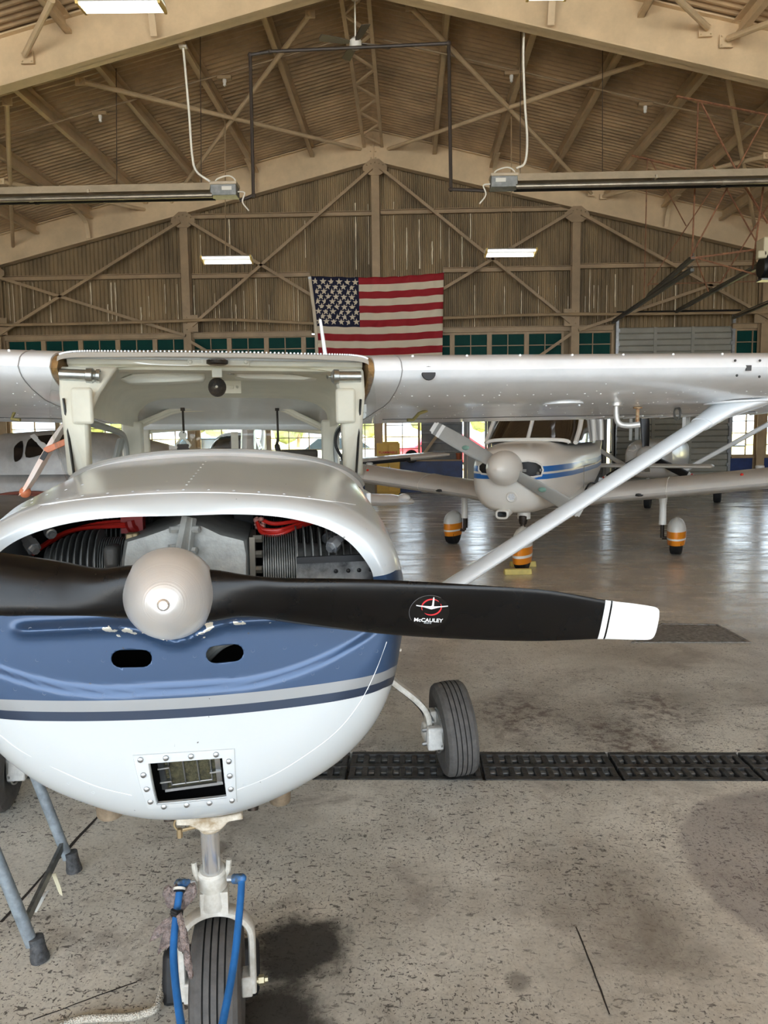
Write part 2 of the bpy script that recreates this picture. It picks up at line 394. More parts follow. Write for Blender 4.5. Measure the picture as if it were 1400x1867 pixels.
# ---- purlins: channels under the deck, one per bay and line
def purlin(x, y0, y1):
    m = MB(); z1 = hb(x) + DECK - 0.01; z0 = z1 - 0.25; s = 1 if x < XC else -1
    m.box((x, (y0 + y1) / 2, (z0 + z1) / 2), (0.012, y1 - y0, z1 - z0))
    m.box((x + s * 0.045, (y0 + y1) / 2, z0 + 0.006), (0.095, y1 - y0, 0.012))
    m.box((x + s * 0.05, (y0 + y1) / 2, z1 - 0.012), (0.112, y1 - y0, 0.012))
    m.box((x + s * 0.087, (y0 + y1) / 2, z0 + 0.03), (0.012, y1 - y0, 0.05))
    return m
offs = (1.55, 2.95, 4.35, 5.75, 7.15, 8.55, 9.95, 11.3)
side_n = {-1: 'flag-canton', 1: 'roller-door'}
ordn = ('first', 'second', 'third', 'fourth', 'fifth', 'sixth', 'seventh', 'eighth')
for (y0, y1, bay) in ((12.27, 19.74, 'far'), (4.74, 12.23, 'near')):
    for s in (-1, 1):
        for i, of in enumerate(offs):
            if bay == 'near' and i < 2: continue
            x = XC + s * of
            structure(purlin(x, y0, y1).obj('roof_purlin', TAN, smooth=False),
                      '%s tan roof purlin from the ridge on the %s side, %s bay' % (ordn[i], 'ladder' if s < 0 else 'roller-door', bay), 'roof purlin', 'roof purlins')
# curved fly braces from purlin to rafter flange
def fly(x, Yf, s):
    m = MB(); z1 = hb(x) + DECK - 0.26; z0 = hb(x) + 0.03
    pts = catmull([(x, Yf - 1.0, z1), (x, Yf - 0.55, z1 - 0.03), (x, Yf - 0.25, z1 - 0.16), (x, Yf - 0.13, z0)], 5)
    for a, c in zip(pts[:-1], pts[1:]): m.bar(a, c, 0.10, 0.02)
    return m
for s, of in ((-1, 2.95), (-1, 7.15), (1, 2.95), (1, 7.15)):
    structure(fly(XC + s * of, 19.74, s).obj('fly_brace', TAN), 'curved tan brace bending from a purlin down to the back rafter, %s purlin from the ridge, %s side' % ('second' if of < 4 else 'fifth', 'ladder' if s < 0 else 'roller-door'), 'roof brace', 'curved fly braces')
for s in (-1, 1):
    structure(fly(XC + s * 2.95, 12.2, s).obj('fly_brace', TAN), 'curved tan brace on the near rafter, %s side of the ridge' % ('ladder' if s < 0 else 'roller-door'), 'roof brace', 'curved fly braces')
# ridge lattice
mb = MB(); zr = hb(XC) + DECK - 0.42
for s in (-1, 1): mb.bar((XC + s * 0.22, 12.3, zr), (XC + s * 0.22, 19.7, zr), 0.07, 0.07)
N = 11
for i in range(N):
    y0 = 12.35 + 7.3 * i / N; y1 = 12.35 + 7.3 * (i + 1) / N; s = 1 if i % 2 else -1
    mb.bar((XC + s * 0.22, y0, zr), (XC - s * 0.22, y1, zr), 0.04, 0.04)
    mb.bar((XC + s * 0.22, y0, zr), (XC + s * 0.22, y0, zr + 0.3), 0.035, 0.035)
structure(mb.obj('ridge_lattice', TAN, smooth=False), 'tan lattice girder running along the roof ridge behind the ceiling fan', 'beam')
# round roof braces crossing under the purlins
RB = [((565, 25), (308, 375), 'tan pipe brace from the ridge down towards the hanging heater, ladder side'),
      ((145, 148), (662, 273), 'tan pipe brace from the near rafter up to the back wall ridge, ladder side'),
      ((748, 12), (1078, 352), 'tan pipe brace from the ridge down behind the heater, roller-door side'),
      ((1186, 108), (707, 272), 'tan pipe brace from the near rafter up to the back wall ridge, roller-door side'),
      ((1326, 137), (1376, 415), 'tan pipe brace dropping behind the rusty hanger frame'),
      ((1100, 358), (1400, 283), 'tan pipe brace from the back rafter rising behind the rusty hanger frame'),
      ((12, 185), (24, 455), 'upright tan pipe brace at the edge of the picture, ladder side'),
      ((0, 330), (278, 385), 'tan pipe brace passing behind the hanging heater tube, ladder side')]
for p, q, lb in RB:
    a, c = roofpt(*p, 0.40), roofpt(*q, 0.40)
    mb = MB(); mb.tube([a, c], 0.042, 10)
    for e in (a, c): mb.box(e + V((0, 0.02, 0)), (0.16, 0.03, 0.12))
    structure(mb.obj('roof_brace', TAN), lb, 'roof brace', 'pipe braces under the roof')
# braces above the near rafter, in the near bay
for p, q, lb in (((45, 100), (95, 0), 'short tan pipe brace above the near rafter beside the strip light'), ((1290, 50), (1228, -10), 'short tan pipe brace above the near rafter, roller-door side'),
                 ((1328, 70), (1420, 35), 'low-angled tan pipe brace above the near rafter at the picture corner')):
    a = on(*p, V((0, 12.1, 0)), V((0, 1, 0))); c = on(*q, V((0, 11.2, 0)), V((0, 1, 0)))
    mb = MB(); mb.tube([a, c], 0.045, 10); mb.box(a + V((0, 0.08, 0)), (0.2, 0.03, 0.18))
    for dx in (-0.07, 0.07):
        for dz in (-0.06, 0.06): mb.sph(a + V((dx, 0.06, dz)), 0.016, 6)
    structure(mb.obj('roof_brace', TAN), lb, 'roof brace', 'pipe braces under the roof')

# ---- back wall: corrugated sheets above, ribbed siding below
mb = MB(); p2 = 0.107; WX0, WX1 = XC - HALF - 0.3, XC + HALF + 0.3; zb = 4.10
cols = []
i = 0
while WX0 + i * p2 < WX1:
    for t, dy in ((0.0, 0), (0.35, 0), (0.5, 0.03), (0.85, 0.03)): cols.append((WX0 + (i + t) * p2, BACK + dy))
    i += 1
mb.add([(x, y, z) for x, y in cols for z in (zb, hb(x) + DECK + 0.05)], [(2 * i, 2 * i + 2, 2 * i + 3, 2 * i + 1) for i in range(len(cols) - 1)])
# pale strips painted for sunlight leaking through slits in the sheets
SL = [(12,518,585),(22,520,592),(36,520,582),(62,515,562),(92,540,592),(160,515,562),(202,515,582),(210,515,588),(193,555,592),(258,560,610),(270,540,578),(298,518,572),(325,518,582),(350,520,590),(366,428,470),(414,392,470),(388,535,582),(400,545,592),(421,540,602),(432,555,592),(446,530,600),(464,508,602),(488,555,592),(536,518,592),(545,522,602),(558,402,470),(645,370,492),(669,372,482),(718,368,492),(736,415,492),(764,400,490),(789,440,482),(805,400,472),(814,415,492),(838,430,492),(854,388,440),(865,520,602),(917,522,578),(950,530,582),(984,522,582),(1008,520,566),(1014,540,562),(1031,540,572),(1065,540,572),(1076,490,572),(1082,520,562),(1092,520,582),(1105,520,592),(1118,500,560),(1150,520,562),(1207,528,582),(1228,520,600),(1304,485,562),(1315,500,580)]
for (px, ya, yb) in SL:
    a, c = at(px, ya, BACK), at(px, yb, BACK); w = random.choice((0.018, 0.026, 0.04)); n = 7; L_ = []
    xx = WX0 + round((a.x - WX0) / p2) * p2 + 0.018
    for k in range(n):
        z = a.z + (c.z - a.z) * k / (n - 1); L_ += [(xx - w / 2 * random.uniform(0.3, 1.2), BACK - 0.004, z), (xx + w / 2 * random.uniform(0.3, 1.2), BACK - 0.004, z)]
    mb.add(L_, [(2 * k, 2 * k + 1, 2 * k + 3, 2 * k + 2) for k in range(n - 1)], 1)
SID = mat('grey_ribbed_siding', (124, 124, 122), 0.5, 0.1, var=0.2, vscale=3)
def siding(m, x0, x1, z0, z1, mi, step=0.24):
    z = z0
    while z < z1 - 1e-3:
        e = min(z + step, z1)
        m.add([(x, y, zz) for zz, y in ((z, BACK), (z + (e - z) * 0.8, BACK - 0.035), (z + (e - z) * 0.86, BACK + 0.0), (e, BACK)) for x in (x0, x1)],
              [(0, 1, 3, 2), (2, 3, 5, 4), (4, 5, 7, 6)], mi); z = e
def X_(px): return at(px, 800, BACK).x
siding(mb, X_(768), X_(843), 0.82, 2.35, 2); siding(mb, X_(896), X_(1098), 0.0, 2.35, 2)
for (x0, x1) in ((at(1026, 630, BACK).x, at(1043, 630, BACK).x), (at(1112, 630, BACK).x, X_(1123)), (X_(1325), at(1338, 630, BACK).x), (at(1404, 630, BACK).x, WX1)): mb.box(((x0 + x1) / 2, BACK + .04, 3.2), (x1 - x0, .06, 1.9), mi=0)
for (x0, x1) in ((WX0, X_(768)), (X_(768), X_(843)), (X_(1328), WX1)): mb.box(((x0 + x1) / 2, BACK + 0.05, 0.41), (x1 - x0, 0.08, 0.82), mi=3)
structure(mb.obj('wall_back', [WALLM, SLITLIGHT, SID, mat('cream_wall_base', (170, 165, 150), 0.7)], smooth=False, fix=False), 'brown corrugated back wall with painted pale light slits above grey siding', 'wall')
DADO = mat('blue_wall_board', (22, 52, 112), 0.45, var=0.3, vscale=5)
k = 1
for (x0, x1, lb) in ((X_(664), X_(686), None), (X_(729), X_(843), 'dark blue board along the back wall beside the yellow cabinet'), (X_(1330), X_(1480), 'dark blue board on the back wall beside the roller door'), (-9.0, X_(664), 'long dark blue board under the windows behind the white aeroplane')):
    if lb is None: continue
    m = MB(); m.box(((x0 + x1) / 2, BACK - 0.06, 0.40), (x1 - x0, 0.10, 0.80)); m.box(((x0 + x1) / 2, BACK - 0.08, 0.82), (x1 - x0, 0.20, 0.035), mi=1)
    for j in range(1, 4): m.box((x0 + (x1 - x0) * j / 4, BACK - 0.112, 0.40), (0.012, 0.006, 0.78))
    k += 1
    structure(m.obj('trim_%d' % k, [DADO, GIRT], smooth=False), lb, 'wall board')
for nm, x, lb in (('wall_left', WX0, 'brown sheet side wall by the ladder side'), ('wall_right', WX1, 'brown sheet side wall by the roller door')):
    m = MB(); m.box((x, (FRONT + BACK) / 2, hb(x) / 2 + 0.42), (0.06, BACK - FRONT, hb(x) + 0.84))
    structure(m.obj(nm, WALLM, smooth=False), lb, 'wall')

# columns of the back wall
for px, lb in ((-8, 'tan wall column at the left edge beyond the light aeroplane wing'), (340, 'tan wall column behind the cabin roof, between flag and left edge'), (686.5, 'tan centre wall column running up from the flag to the ridge'), (1049, 'tan wall column beside the grey roller door'), (1396, 'tan wall column past the roller door')):
    x = at(px, 560, 19.7).x; m = MB(); zt = hb(x) + 0.05
    for dy in (-0.1, 0.1): m.box((x, 19.78 + dy, zt / 2), (0.2, 0.014, zt))
    m.box((x, 19.78, zt / 2), (0.014, 0.2, zt))
    m.prism([(-0.3, 0), (-0.1, 0.16), (0.1, 0.16), (0.3, 0), (0.3, -0.10), (0.13, -0.22), (-0.13, -0.22), (-0.3, -0.10)], (x, 19.655, zt - 0.16), (1, 0, 0), (0, 0, 1), (0, 0.02, 0))
    for dx in (-0.2, -0.1, 0, 0.1, 0.2): m.sph((x + dx, 19.65, zt - 0.16 - abs(dx) * 0.3 + 0.08), 0.018, 6)
    m.box((x + (0.16 if px < 700 else -0.16), 19.66, 4.35), (0.26, 0.02, 0.42))
    for dz in (-0.15, 0, 0.15): m.sph((x, 19.65, 4.35 + dz), 0.018, 6)
    structure(m.obj('wall_column', GIRT, smooth=False), lb, 'column', 'tan columns of the back wall')
# girts and wall braces
for k_, (p, q, w, lb) in enumerate((((-20, 508), (330, 504), 0.10, 'tan girt across the back wall, left end'), ((350, 505), (565, 500), 0.10, 'tan girt between the flag and the next column'), ((808, 495), (1042, 487), 0.10, 'tan girt from the flag to the column by the roller door'), ((1057, 487), (1420, 478), 0.10, 'tan girt above the roller door'),
                     ((346, 397), (680, 388), 0.09, 'upper tan girt left of the centre column'), ((694, 388), (1042, 380), 0.09, 'upper tan girt right of the centre column'),
                     ((-20, 617), (568, 609), 0.12, 'tan window head rail left of the flag'), ((806, 603), (1118, 597), 0.12, 'tan window head rail right of the flag'), ((1335, 595), (1420, 593), 0.12, 'tan window head rail past the roller door'))):
    a, c = at(*p, 19.9), at(*q, 19.9); m = MB(); z = (a.z + c.z) / 2
    m.box(((a.x + c.x) / 2, 19.93, z), (c.x - a.x, 0.10, w)); m.box(((a.x + c.x) / 2, 19.88, z + w / 2), (c.x - a.x, 0.14, 0.014))
    structure(m.obj('wall_girt', GIRT, smooth=False), lb, 'wall rail', 'horizontal rails of the back wall')
for p, q, lb in (((-25, 625), (328, 404), 'diagonal brace rising to the column left of the flag'), ((-30, 497), (338, 612), 'diagonal brace falling to the foot of the column left of the flag'),
                 ((678, 306), (350, 594), 'diagonal brace from the wall peak down to the left of the flag'), ((345, 404), (590, 552), 'diagonal brace from the left column top down behind the flag'),
                 ((693, 306), (1040, 588), 'diagonal brace from the wall peak down towards the roller door'), ((1042, 386), (786, 540), 'diagonal brace from the right column top down behind the flag'),
                 ((1060, 390), (1420, 590), 'diagonal brace from the right column top falling behind the rusty frame'), ((1055, 602), (1420, 478), 'diagonal brace rising above the roller door behind the rusty frame'),
                 ((346, 622), (385, 645), 'short diagonal brace below the left column plate'), ((1042, 608), (985, 648), 'short diagonal brace below the right column plate'),
                 ((803, 785), (764, 840), 'tan diagonal brace low on the wall beside the yellow cabinet')):
    a, c = at(*p, 19.62), at(*q, 19.62); m = MB(); m.bar(a, c, 0.07, 0.07); m.bar(a + V((0, .03, 0)), c + V((0, .03, 0)), 0.09, 0.02)
    structure(m.obj('wall_brace', GIRT, smooth=False), lb, 'wall brace', 'diagonal braces of the back wall')
for pts, lb in (([(-20, 593), (150, 590), (330, 585), (420, 583), (575, 590)], 'thin tan pipe across the wall left of the flag'), ([(805, 580), (940, 575), (1075, 572)], 'thin tan pipe across the wall right of the flag'), ([(1040, 573), (1200, 572), (1420, 569)], 'thin tan pipe above the roller door')):
    m = MB(); m.tube(catmull([at(*p, 19.5) for p in pts], 4), 0.035, 8)
    tag(m.obj('wall_pipe', GIRT), lb, 'pipe', 'pipes across the back wall')

# ---- windows of the back wall
GREEN = mat('green_painted_pane', (12, 66, 58), 0.6, spec=0.12, var=0.15, vscale=2)
def window(n, x0, x1, z0, z1, mat_p, label, nx=2, nz=2, wide=0.06, bare=False):
    e = empty('window_%d' % n, ((x0 + x1) / 2, BACK, z0)); structure(e, label, 'window', 'windows of the back wall')
    w, h = x1 - x0, z1 - z0; f = MB()
    for s in (-1, 1): f.box((s * (w / 2 - wide / 2), 0, h / 2), (wide, 0.09, h))
    for zz in (wide / 2, h - wide / 2): f.box((0, 0, zz), (w - 2 * wide, 0.09, wide))
    for i in range(1, nx): f.box((-w / 2 + w * i / nx, 0, h / 2), (0.022, 0.05, h - 2 * wide))
    for i in range(1, nz): f.box((0, 0.0, h * i / nz), (w - 2 * wide, 0.046, 0.022))
    f.obj('window_frame', GIRT, e, smooth=False)
    p = MB(); p.box((0, 0.02, h / 2), (w - 0.04, 0.006, h - 0.04)); p.obj('pane', mat_p, e, smooth=False)
wn = 1
ORD = ('first','second','third','fourth','fifth','sixth','seventh','eighth','ninth','tenth','eleventh','twelfth','thirteenth','fourteenth','fifteenth','sixteenth','seventeenth')
xs = [at(13 + 67.6 * i, 630, BACK).x for i in range(-3, 16)]
for i in range(len(xs) - 1):
    if X_(1110) < xs[i + 1]: continue
    window(wn, xs[i] , xs[i + 1], 2.36, 4.06, GREEN, 'dark green painted window high on the back wall, %s bay counting from the roller door' % ORD[max(0, 15 - wn)], 2, 5); wn += 1
for xa, xb in ((at(1042, 630, BACK).x, at(1118, 630, BACK).x), (at(1337, 630, BACK).x, at(1405, 630, BACK).x)):
    window(wn, xa, xb, 2.36, 4.06, GREEN, 'dark green window beside the roller door top, ' + ('flag side' if xa < 6 else 'far side'), 2, 5); wn += 1
xs = [X_(p) for p in (-150, -20, 107, 235, 362, 490, 600, 698)]
for i in range(len(xs) - 1):
    window(wn, xs[i], xs[i + 1], 0.83, 2.34, CLEAR, 'clear sunlit window low on the back wall seen behind the white aeroplane cabin', 3, 5); wn += 1
window(wn, X_(701), X_(766), 0.83, 2.34, CLEAR, 'clear sunlit window behind the yellow cabinet', 2, 5); wn += 1
window(wn, X_(1329), X_(1389), 0.83, 2.34, CLEAR, 'clear sunlit window beyond the roller door', 2, 5); wn += 1
window(wn, X_(1392), X_(1500), 0.83, 2.34, CLEAR, 'clear sunlit window at the right picture edge', 2, 5); wn += 1
# doors
def man_door(n, x0, x1, label, glass_z=0.95):
    e = empty('door_%d' % n, ((x0 + x1) / 2, BACK, 0)); structure(e, label, 'door'); w = x1 - x0; m = MB(); fw = 0.09
    for s in (-1, 1): m.box((s * (w / 2 - fw / 2), -0.03, 1.18), (fw, 0.14, 2.36))
    m.box((0, -0.03, 2.31), (w, 0.14, 0.1)); m.obj('door_frame', mat('grey_door_frame', (120, 118, 112), 0.5), e, smooth=False)
    lf = MB(); lw = w - 2 * fw - 0.02
    lf.box((0, 0, glass_z / 2 + 0.02), (lw, 0.05, glass_z)); lf.box((0, 0, 2.15), (lw, 0.05, 0.2))
    st = lw * 0.12
    for s in (-1, 1): lf.box((s * (lw / 2 - st / 2), 0, (glass_z + 2.05) / 2), (st, 0.05, 2.05 - glass_z))
    lf.obj('door_leaf', mat('grey_door_paint', (150, 149, 144), 0.5), e, smooth=False)
    p = MB(); p.box((0, 0.01, (glass_z + 2.05) / 2), (lw - 2 * st, 0.008, 2.05 - glass_z)); p.obj('pane', CLEAR, e, smooth=False)
    h = MB(); h.sph((lw * 0.4, -0.05, 0.98), 0.03, 8); h.obj('door_handle', STEEL, e)
man_door(1, X_(845), X_(895), 'grey glazed personnel door beside the low-wing aeroplane nose')
man_door(2, X_(1098), X_(1120), 'narrow glazed door beside the grey roller door', 0.6)
e = empty('door_3', (0, BACK, 0)); structure(e, 'grey ribbed overhead door in the back wall under the rusty frame', 'overhead door')
m = MB(); x0, x1 = X_(1122), X_(1326); zt = 4.12; nz = 9
for i in range(nz):
    za = zt * i / nz; zc = zt * (i + 1) / nz
    for j in range(3):
        a, c = za + (zc - za) * j / 3, za + (zc - za) * (j + 1) / 3
        m.add([(x, y, z) for z, y in ((a, -0.01), (a + 0.02, -0.035), (c - 0.02, -0.035), (c, -0.01)) for x in (x0, x1)], [(0, 1, 3, 2), (2, 3, 5, 4), (4, 5, 7, 6)])
    m.box(((x0 + x1) / 2, 0.03, (za + zc) / 2), (x1 - x0, 0.03, zc - za - 0.006))
for t in (0.33, 0.66): m.box((x0 + (x1 - x0) * t, -0.045, zt / 2), (0.08, 0.02, zt))
m.obj('door_curtain', mat('overhead_door_paint', (152, 148, 135), 0.5, var=0.1, vscale=2), e, smooth=False, fix=False)
m = MB()
for s, x in ((-1, x0 - 0.03), (1, x1 + 0.03)):
    m.box((x, -0.06, zt / 2 + 0.15), (0.07, 0.08, zt + 0.3))
    for k in range(12): m.box((x - s * 0.04, -0.08, 0.3 + k * 0.34), (0.05, 0.03, 0.08))
m.obj('door_track', STEEL, e, smooth=False)
m = MB(); m.tube([(x0 - 0.1, -0.25, zt + 0.32), (x1 + 0.1, -0.25, zt + 0.32)], 0.055, 10); m.obj('spring_shaft', BLACK, e)

# ---- outdoors, seen through the windows
def outside():
    g = MB(); g.box((0, 160, -0.15), (420, 279, 0.1)); structure(g.obj('ground_grass', mat('dry_grass', (205, 190, 120), 0.9, var=0.25, vscale=0.4), smooth=False), 'dry yellow grass field outside the windows', 'ground')
    g = MB(); g.box((0, -66, -0.17), (300, 109, 0.1)); structure(g.obj('ground_apron', mat('apron_concrete', (190, 189, 186), 0.85, var=0.1, vscale=0.6), smooth=False), 'pale concrete apron outside the open door', 'ground')
    rnd = random.Random(3)
    lf = mat('distant_foliage', (150, 164, 120), 0.9, var=0.4, vscale=1.5)  # distance haze put into the pale foliage colour
    for i in range(16):
        x = -54 + i * 7.0 + rnd.uniform(-.4, .4); y = 78 + rnd.uniform(-8, 8); h = rnd.uniform(4.5, 7.5)
        e = empty('distant_tree', (x, y, -0.1)); tag(e, 'hazy green tree far beyond the back wall windows', 'tree', 'trees beyond the airfield')
        t = MB(); t.tube([(0, 0, 0), (0, 0, h * 0.5)], [0.25, 0.15], 6); t.obj('trunk', GIRT, e)
        c = MB()
        for k in range(9): c.sph((rnd.uniform(-1.7, 1.7), rnd.uniform(-1, 1), h * rnd.uniform(0.35, 0.95)), rnd.uniform(0.8, 1.5), 8)
        c.obj('crown', lf, e)
    def car(loc, rz, col, lb):
        e = empty('parked_car', loc, rz); tag(e, lb, 'car', 'cars parked outside')
        P = [(-2.2, 0.35), (-2.2, 0.8), (-1.9, 0.95), (-1.2, 1.0), (-0.6, 1.5), (1.0, 1.52), (1.7, 1.05), (2.15, 0.9), (2.2, 0.35)]
        b = MB(); b.prism(P, (0, -0.85, 0), (1, 0, 0), (0, 0, 1), (0, 1.7, 0)); b.obj('body', mat('car_%d%d%d' % col, col, 0.3), e, bevel=0.05)
        for yy in (-0.862, 0.85):
            w = MB(); w.prism([(-1.0, 1.02), (-0.5, 1.42), (0.95, 1.44), (1.5, 1.05)], (0, yy, 0), (1, 0, 0), (0, 0, 1), (0, 0.012, 0)); w.obj('side_window', mat('car_glass', (40, 52, 66), 0.1), e)
        for x in (-1.35, 1.35):
            for yy in (-0.8, 0.8):
                t = MB(); t.lathe([(0.2, -0.1), (0.33, -0.1), (0.33, 0.1), (0.2, 0.1)], (x, yy, 0.33), (0, 1, 0), 16); t.obj('wheel', RUBBERD, e)
    car((1.4, 33, -0.1), 0.06, (196, 48, 66), 'red car parked outside the window beside the yellow cabinet')
    car((-3.0, 30, -0.1), 0.1, (196, 206, 220), 'pale silver car parked outside, seen through the cabin rear window on the tail side')
    car((-8.6, 32, -0.1), -0.05, (92, 124, 158), 'blue car parked outside, seen through the cabin rear window')
    car((-13.8, 33, -0.1), -0.05, (198, 60, 48), 'red car parked outside, seen through the cabin side window')
outside()
# ================================================================== THINGS HUNG IN THE HANGAR
HOUSE = mat('cream_heater_steel', (196, 180, 152), 0.45, var=0.12, vscale=4)
LAMPW = mat('white_lamp_body', (225, 222, 212), 0.5)
TUBEL = mat('fluorescent_tube', (240, 244, 250), 0.4, emit=((238, 244, 255), 1.6))

# ---- flag
def flag_material():
    m = bpy.data.materials.new('flag_cloth'); m.use_nodes = True; b = m.node_tree.nodes['Principled BSDF']; b.inputs['Roughness'].default_value = 0.85
    return m
def build_flag():
    tl, tr, bl, br = at(566, 503, 19.38), at(809, 497, 19.38), at(574, 672, 19.38), at(806, 668, 19.38)
    nu, nv = 72, 52; Wf, Hf = (tr.x - tl.x), (tl.z - bl.z)
    e = empty('national_flag', ((tl + tr) / 2).to_tuple()); tag(e, 'large stars and stripes flag hanging on the brown back wall', 'flag')
    org = e.location
    def P(u, v, off=0.0):
        top = tl.lerp(tr, u); bot = bl.lerp(br, u); p = top.lerp(bot, v)
        sag = 0.07 * sin(pi * u) * (1 - v * 0.4) * (1 if u > 0.0 else 0)
        y = 0.03 * sin(u * 23 + v * 5) * (0.3 + v) + 0.02 * sin(u * 47 - v * 9 + 1) + 0.015 * sin((u * 1.2 + v) * 40)
        lx = 0.10 * (1 - u) ** 6 * sin(v * 2.2)
        return V((p.x + lx, p.y + y - off, p.z - sag)) - org
    rd = mat('flag_red', (146, 18, 27), 0.8); wh = mat('flag_white', (208, 195, 170), 0.85); bl_ = mat('flag_blue', (17, 19, 46), 0.85)
    n13 = 13 * 4
    m = MB(); vs = [P(i / nu, j / n13) for j in range(n13 + 1) for i in range(nu + 1)]; fs = []; mi = []
    cu, cv = 0.366, 7 / 13
    for j in range(n13):
        for i in range(nu):
            fs.append((j * (nu + 1) + i, j * (nu + 1) + i + 1, (j + 1) * (nu + 1) + i + 1, (j + 1) * (nu + 1) + i))
            u, v = (i + .5) / nu, (j + .5) / n13
            mi.append(2 if (u < cu and v < cv) else (0 if int(v * 13) % 2 == 0 else 1))
    m.v = [tuple(p) for p in vs]; m.f = fs; m.m = mi
    o = m.obj('flag_cloth', [rd, wh, bl_], e, fix=False, ang=180)
    so_ = o.modifiers.new('thick', 'SOLIDIFY'); so_.thickness = 0.006; so_.offset = 1
    s = MB(); k = 0
    for r in range(9):
        nc = 6 if r % 2 == 0 else 5
        for c in range(nc):
            u = cu * ((c * 2 + (1 if r % 2 == 0 else 2)) / 12); v = cv * (r + 1) / 10
            ctr = P(u, v, 0.012); pts = []
            for q in range(10):
                rr = 0.088 if q % 2 == 0 else 0.036
                pts.append((rr * sin(q * pi / 5), rr * cos(q * pi / 5)))
            s.prism(pts, ctr, (1, 0, 0), (0, 0, 1), (0, 0.02, 0))
    s.obj('stars', wh, e, smooth=False)
    hd = MB()
    hv = [P(0, j / 30, 0.004) + V((dx, 0, 0)) for j in range(31) for dx in (-0.07, 0.012)]
    hd.add(hv, [(2 * j, 2 * j + 1, 2 * j + 3, 2 * j + 2) for j in range(30)])
    h = hd.obj('header_band', wh, e, fix=False); sm = h.modifiers.new('thick', 'SOLIDIFY'); sm.thickness = 0.006
    g = MB()
    for p in (P(0, 0.02), P(0, 0.98)): g.lathe([(0.02, -0.004), (0.035, -0.004), (0.035, 0.004), (0.02, 0.004)], p + V((-0.03, -0.012, 0)), (0, 1, 0), 10)
    g.obj('grommets', STEEL, e)
    for u in (0.0, .33, .66, 1.0):
        c = MB(); p = P(u, 0); q = V((p.x, 19.9 - org.y, p.z + .03)); c.tube([p, q], .008, 6); c.obj('hanging_cord', STEEL, e)
build_flag()

# ---- radiant tube heaters
def heater(label, box_px, far_px, Y, sgn):
    c = at(box_px[0], box_px[1], Y); f = at(far_px[0], far_px[1], Y); f.z = c.z + 0.02
    e = empty('tube_heater', c); tag(e, label, 'heater', 'radiant tube heaters')
    d = f - c; Lx = d.x
    b = MB(); b.box((0, 0, 0.0), (0.42, 0.26, 0.17)); b.box((0, 0, 0.105), (0.44, 0.28, 0.05), mi=1)
    b.obj('burner_box', [mat('burner_grey', (150, 152, 148), 0.4, 0.3, var=0.2, vscale=12), HOUSE], e, bevel=0.01)
    pl1 = MB(); pl1.box((0.06 * -sgn, -0.134, 0.02), (0.16, 0.006, 0.06)); pl1.obj('rating_plate', mat('pale_plate', (215, 212, 200), 0.4), e, smooth=False)
    r = MB(); x0 = 0.2 * sgn; x1 = Lx
    poly = [(-0.20, -0.04), (-0.10, 0.10), (0.10, 0.10), (0.20, -0.04), (0.188, -0.04), (0.094, 0.088), (-0.094, 0.088), (-0.188, -0.04)]
    r.prism(poly, (x0, 0, 0.02), (0, 1, 0), (0, 0, 1), (x1 - x0, 0, 0)); 
    for t in (0.3, 0.62, 0.9): r.box((x0 + (x1 - x0) * t, 0, 0.0), (0.03, 0.42, 0.05))
    r.obj('reflector', HOUSE, e, smooth=False)
    for yy, zz in ((-0.1, -0.075), (0.1, -0.06)):
        t = MB(); t.tube([(x0 - 0.02 * sgn, yy, zz), (x1, yy, zz)], 0.042, 12)
        t.lathe([(0.05, -0.03), (0.05, 0.03)], (x0 + (x1 - x0) * 0.45, yy, zz), (1, 0, 0), 12)
        t.obj('radiant_tube', mat('heater_tube', (168, 158, 140), 0.35, 0.7, var=0.2, vscale=6) if yy < 0 else mat('heater_tube_dark', (40, 38, 36), 0.5, 0.5), e)
    lp = MB(); lp.tube(catmull([(-0.16, 0, 0.12), (-0.12, 0, 0.2), (0.05, 0, 0.25), (0.16, 0, 0.2), (0.18, 0, 0.1)], 5), 0.012, 6)
    lp.tube(catmull([(-0.2 * sgn, 0, 0.0), (-0.32 * sgn, 0, -0.02), (-0.28 * sgn, 0, -0.16), (-0.38 * sgn, 0, -0.3)], 5), 0.012, 6)
    lp.obj('flex_hose', CREAM2, e)
    return e
heater('long cream tube heater hung on the ladder side, left of the flag', (410, 350), (-330, 372), 12.75, -1)
heater('long cream tube heater hung on the roller-door side, right of the flag', (918, 335), (1780, 323), 12.75, 1)
for pts, lb in (([(334, 88), (338, 130), (345, 210), (350, 280), (358, 312), (383, 331)], 'pale hose drooping from the near rafter to the left heater'),
                ([(955, 56), (954, 110), (957, 190), (961, 255), (957, 296), (941, 307)], 'pale hose drooping from the near rafter to the right heater')):
    m = MB(); P_ = [at(x, y, 12.6) for x, y in pts]; m.tube(catmull(P_, 6), 0.018, 8); m.box(P_[0] + V((0, 0, 0.02)), (0.12, 0.08, 0.03))
    tag(m.obj('gas_hose', CREAM2), lb, 'hose', 'hoses to the heaters')
m = MB(); Y = 12.9
P_ = [at(x, y, Y) for x, y in ((437, 366), (462, 356), (456, 100), (492, 94), (818, 79), (822, 345), (886, 348))]
for a, c in zip(P_[:-1], P_[1:]): m.tube([a, c], 0.028, 8)
for p in P_[1:-1]: m.sph(p, 0.042, 8)
tag(m.obj('gas_pipe', DARKPIPE), 'dark gas pipe looping below the ridge between the two heaters', 'pipe')

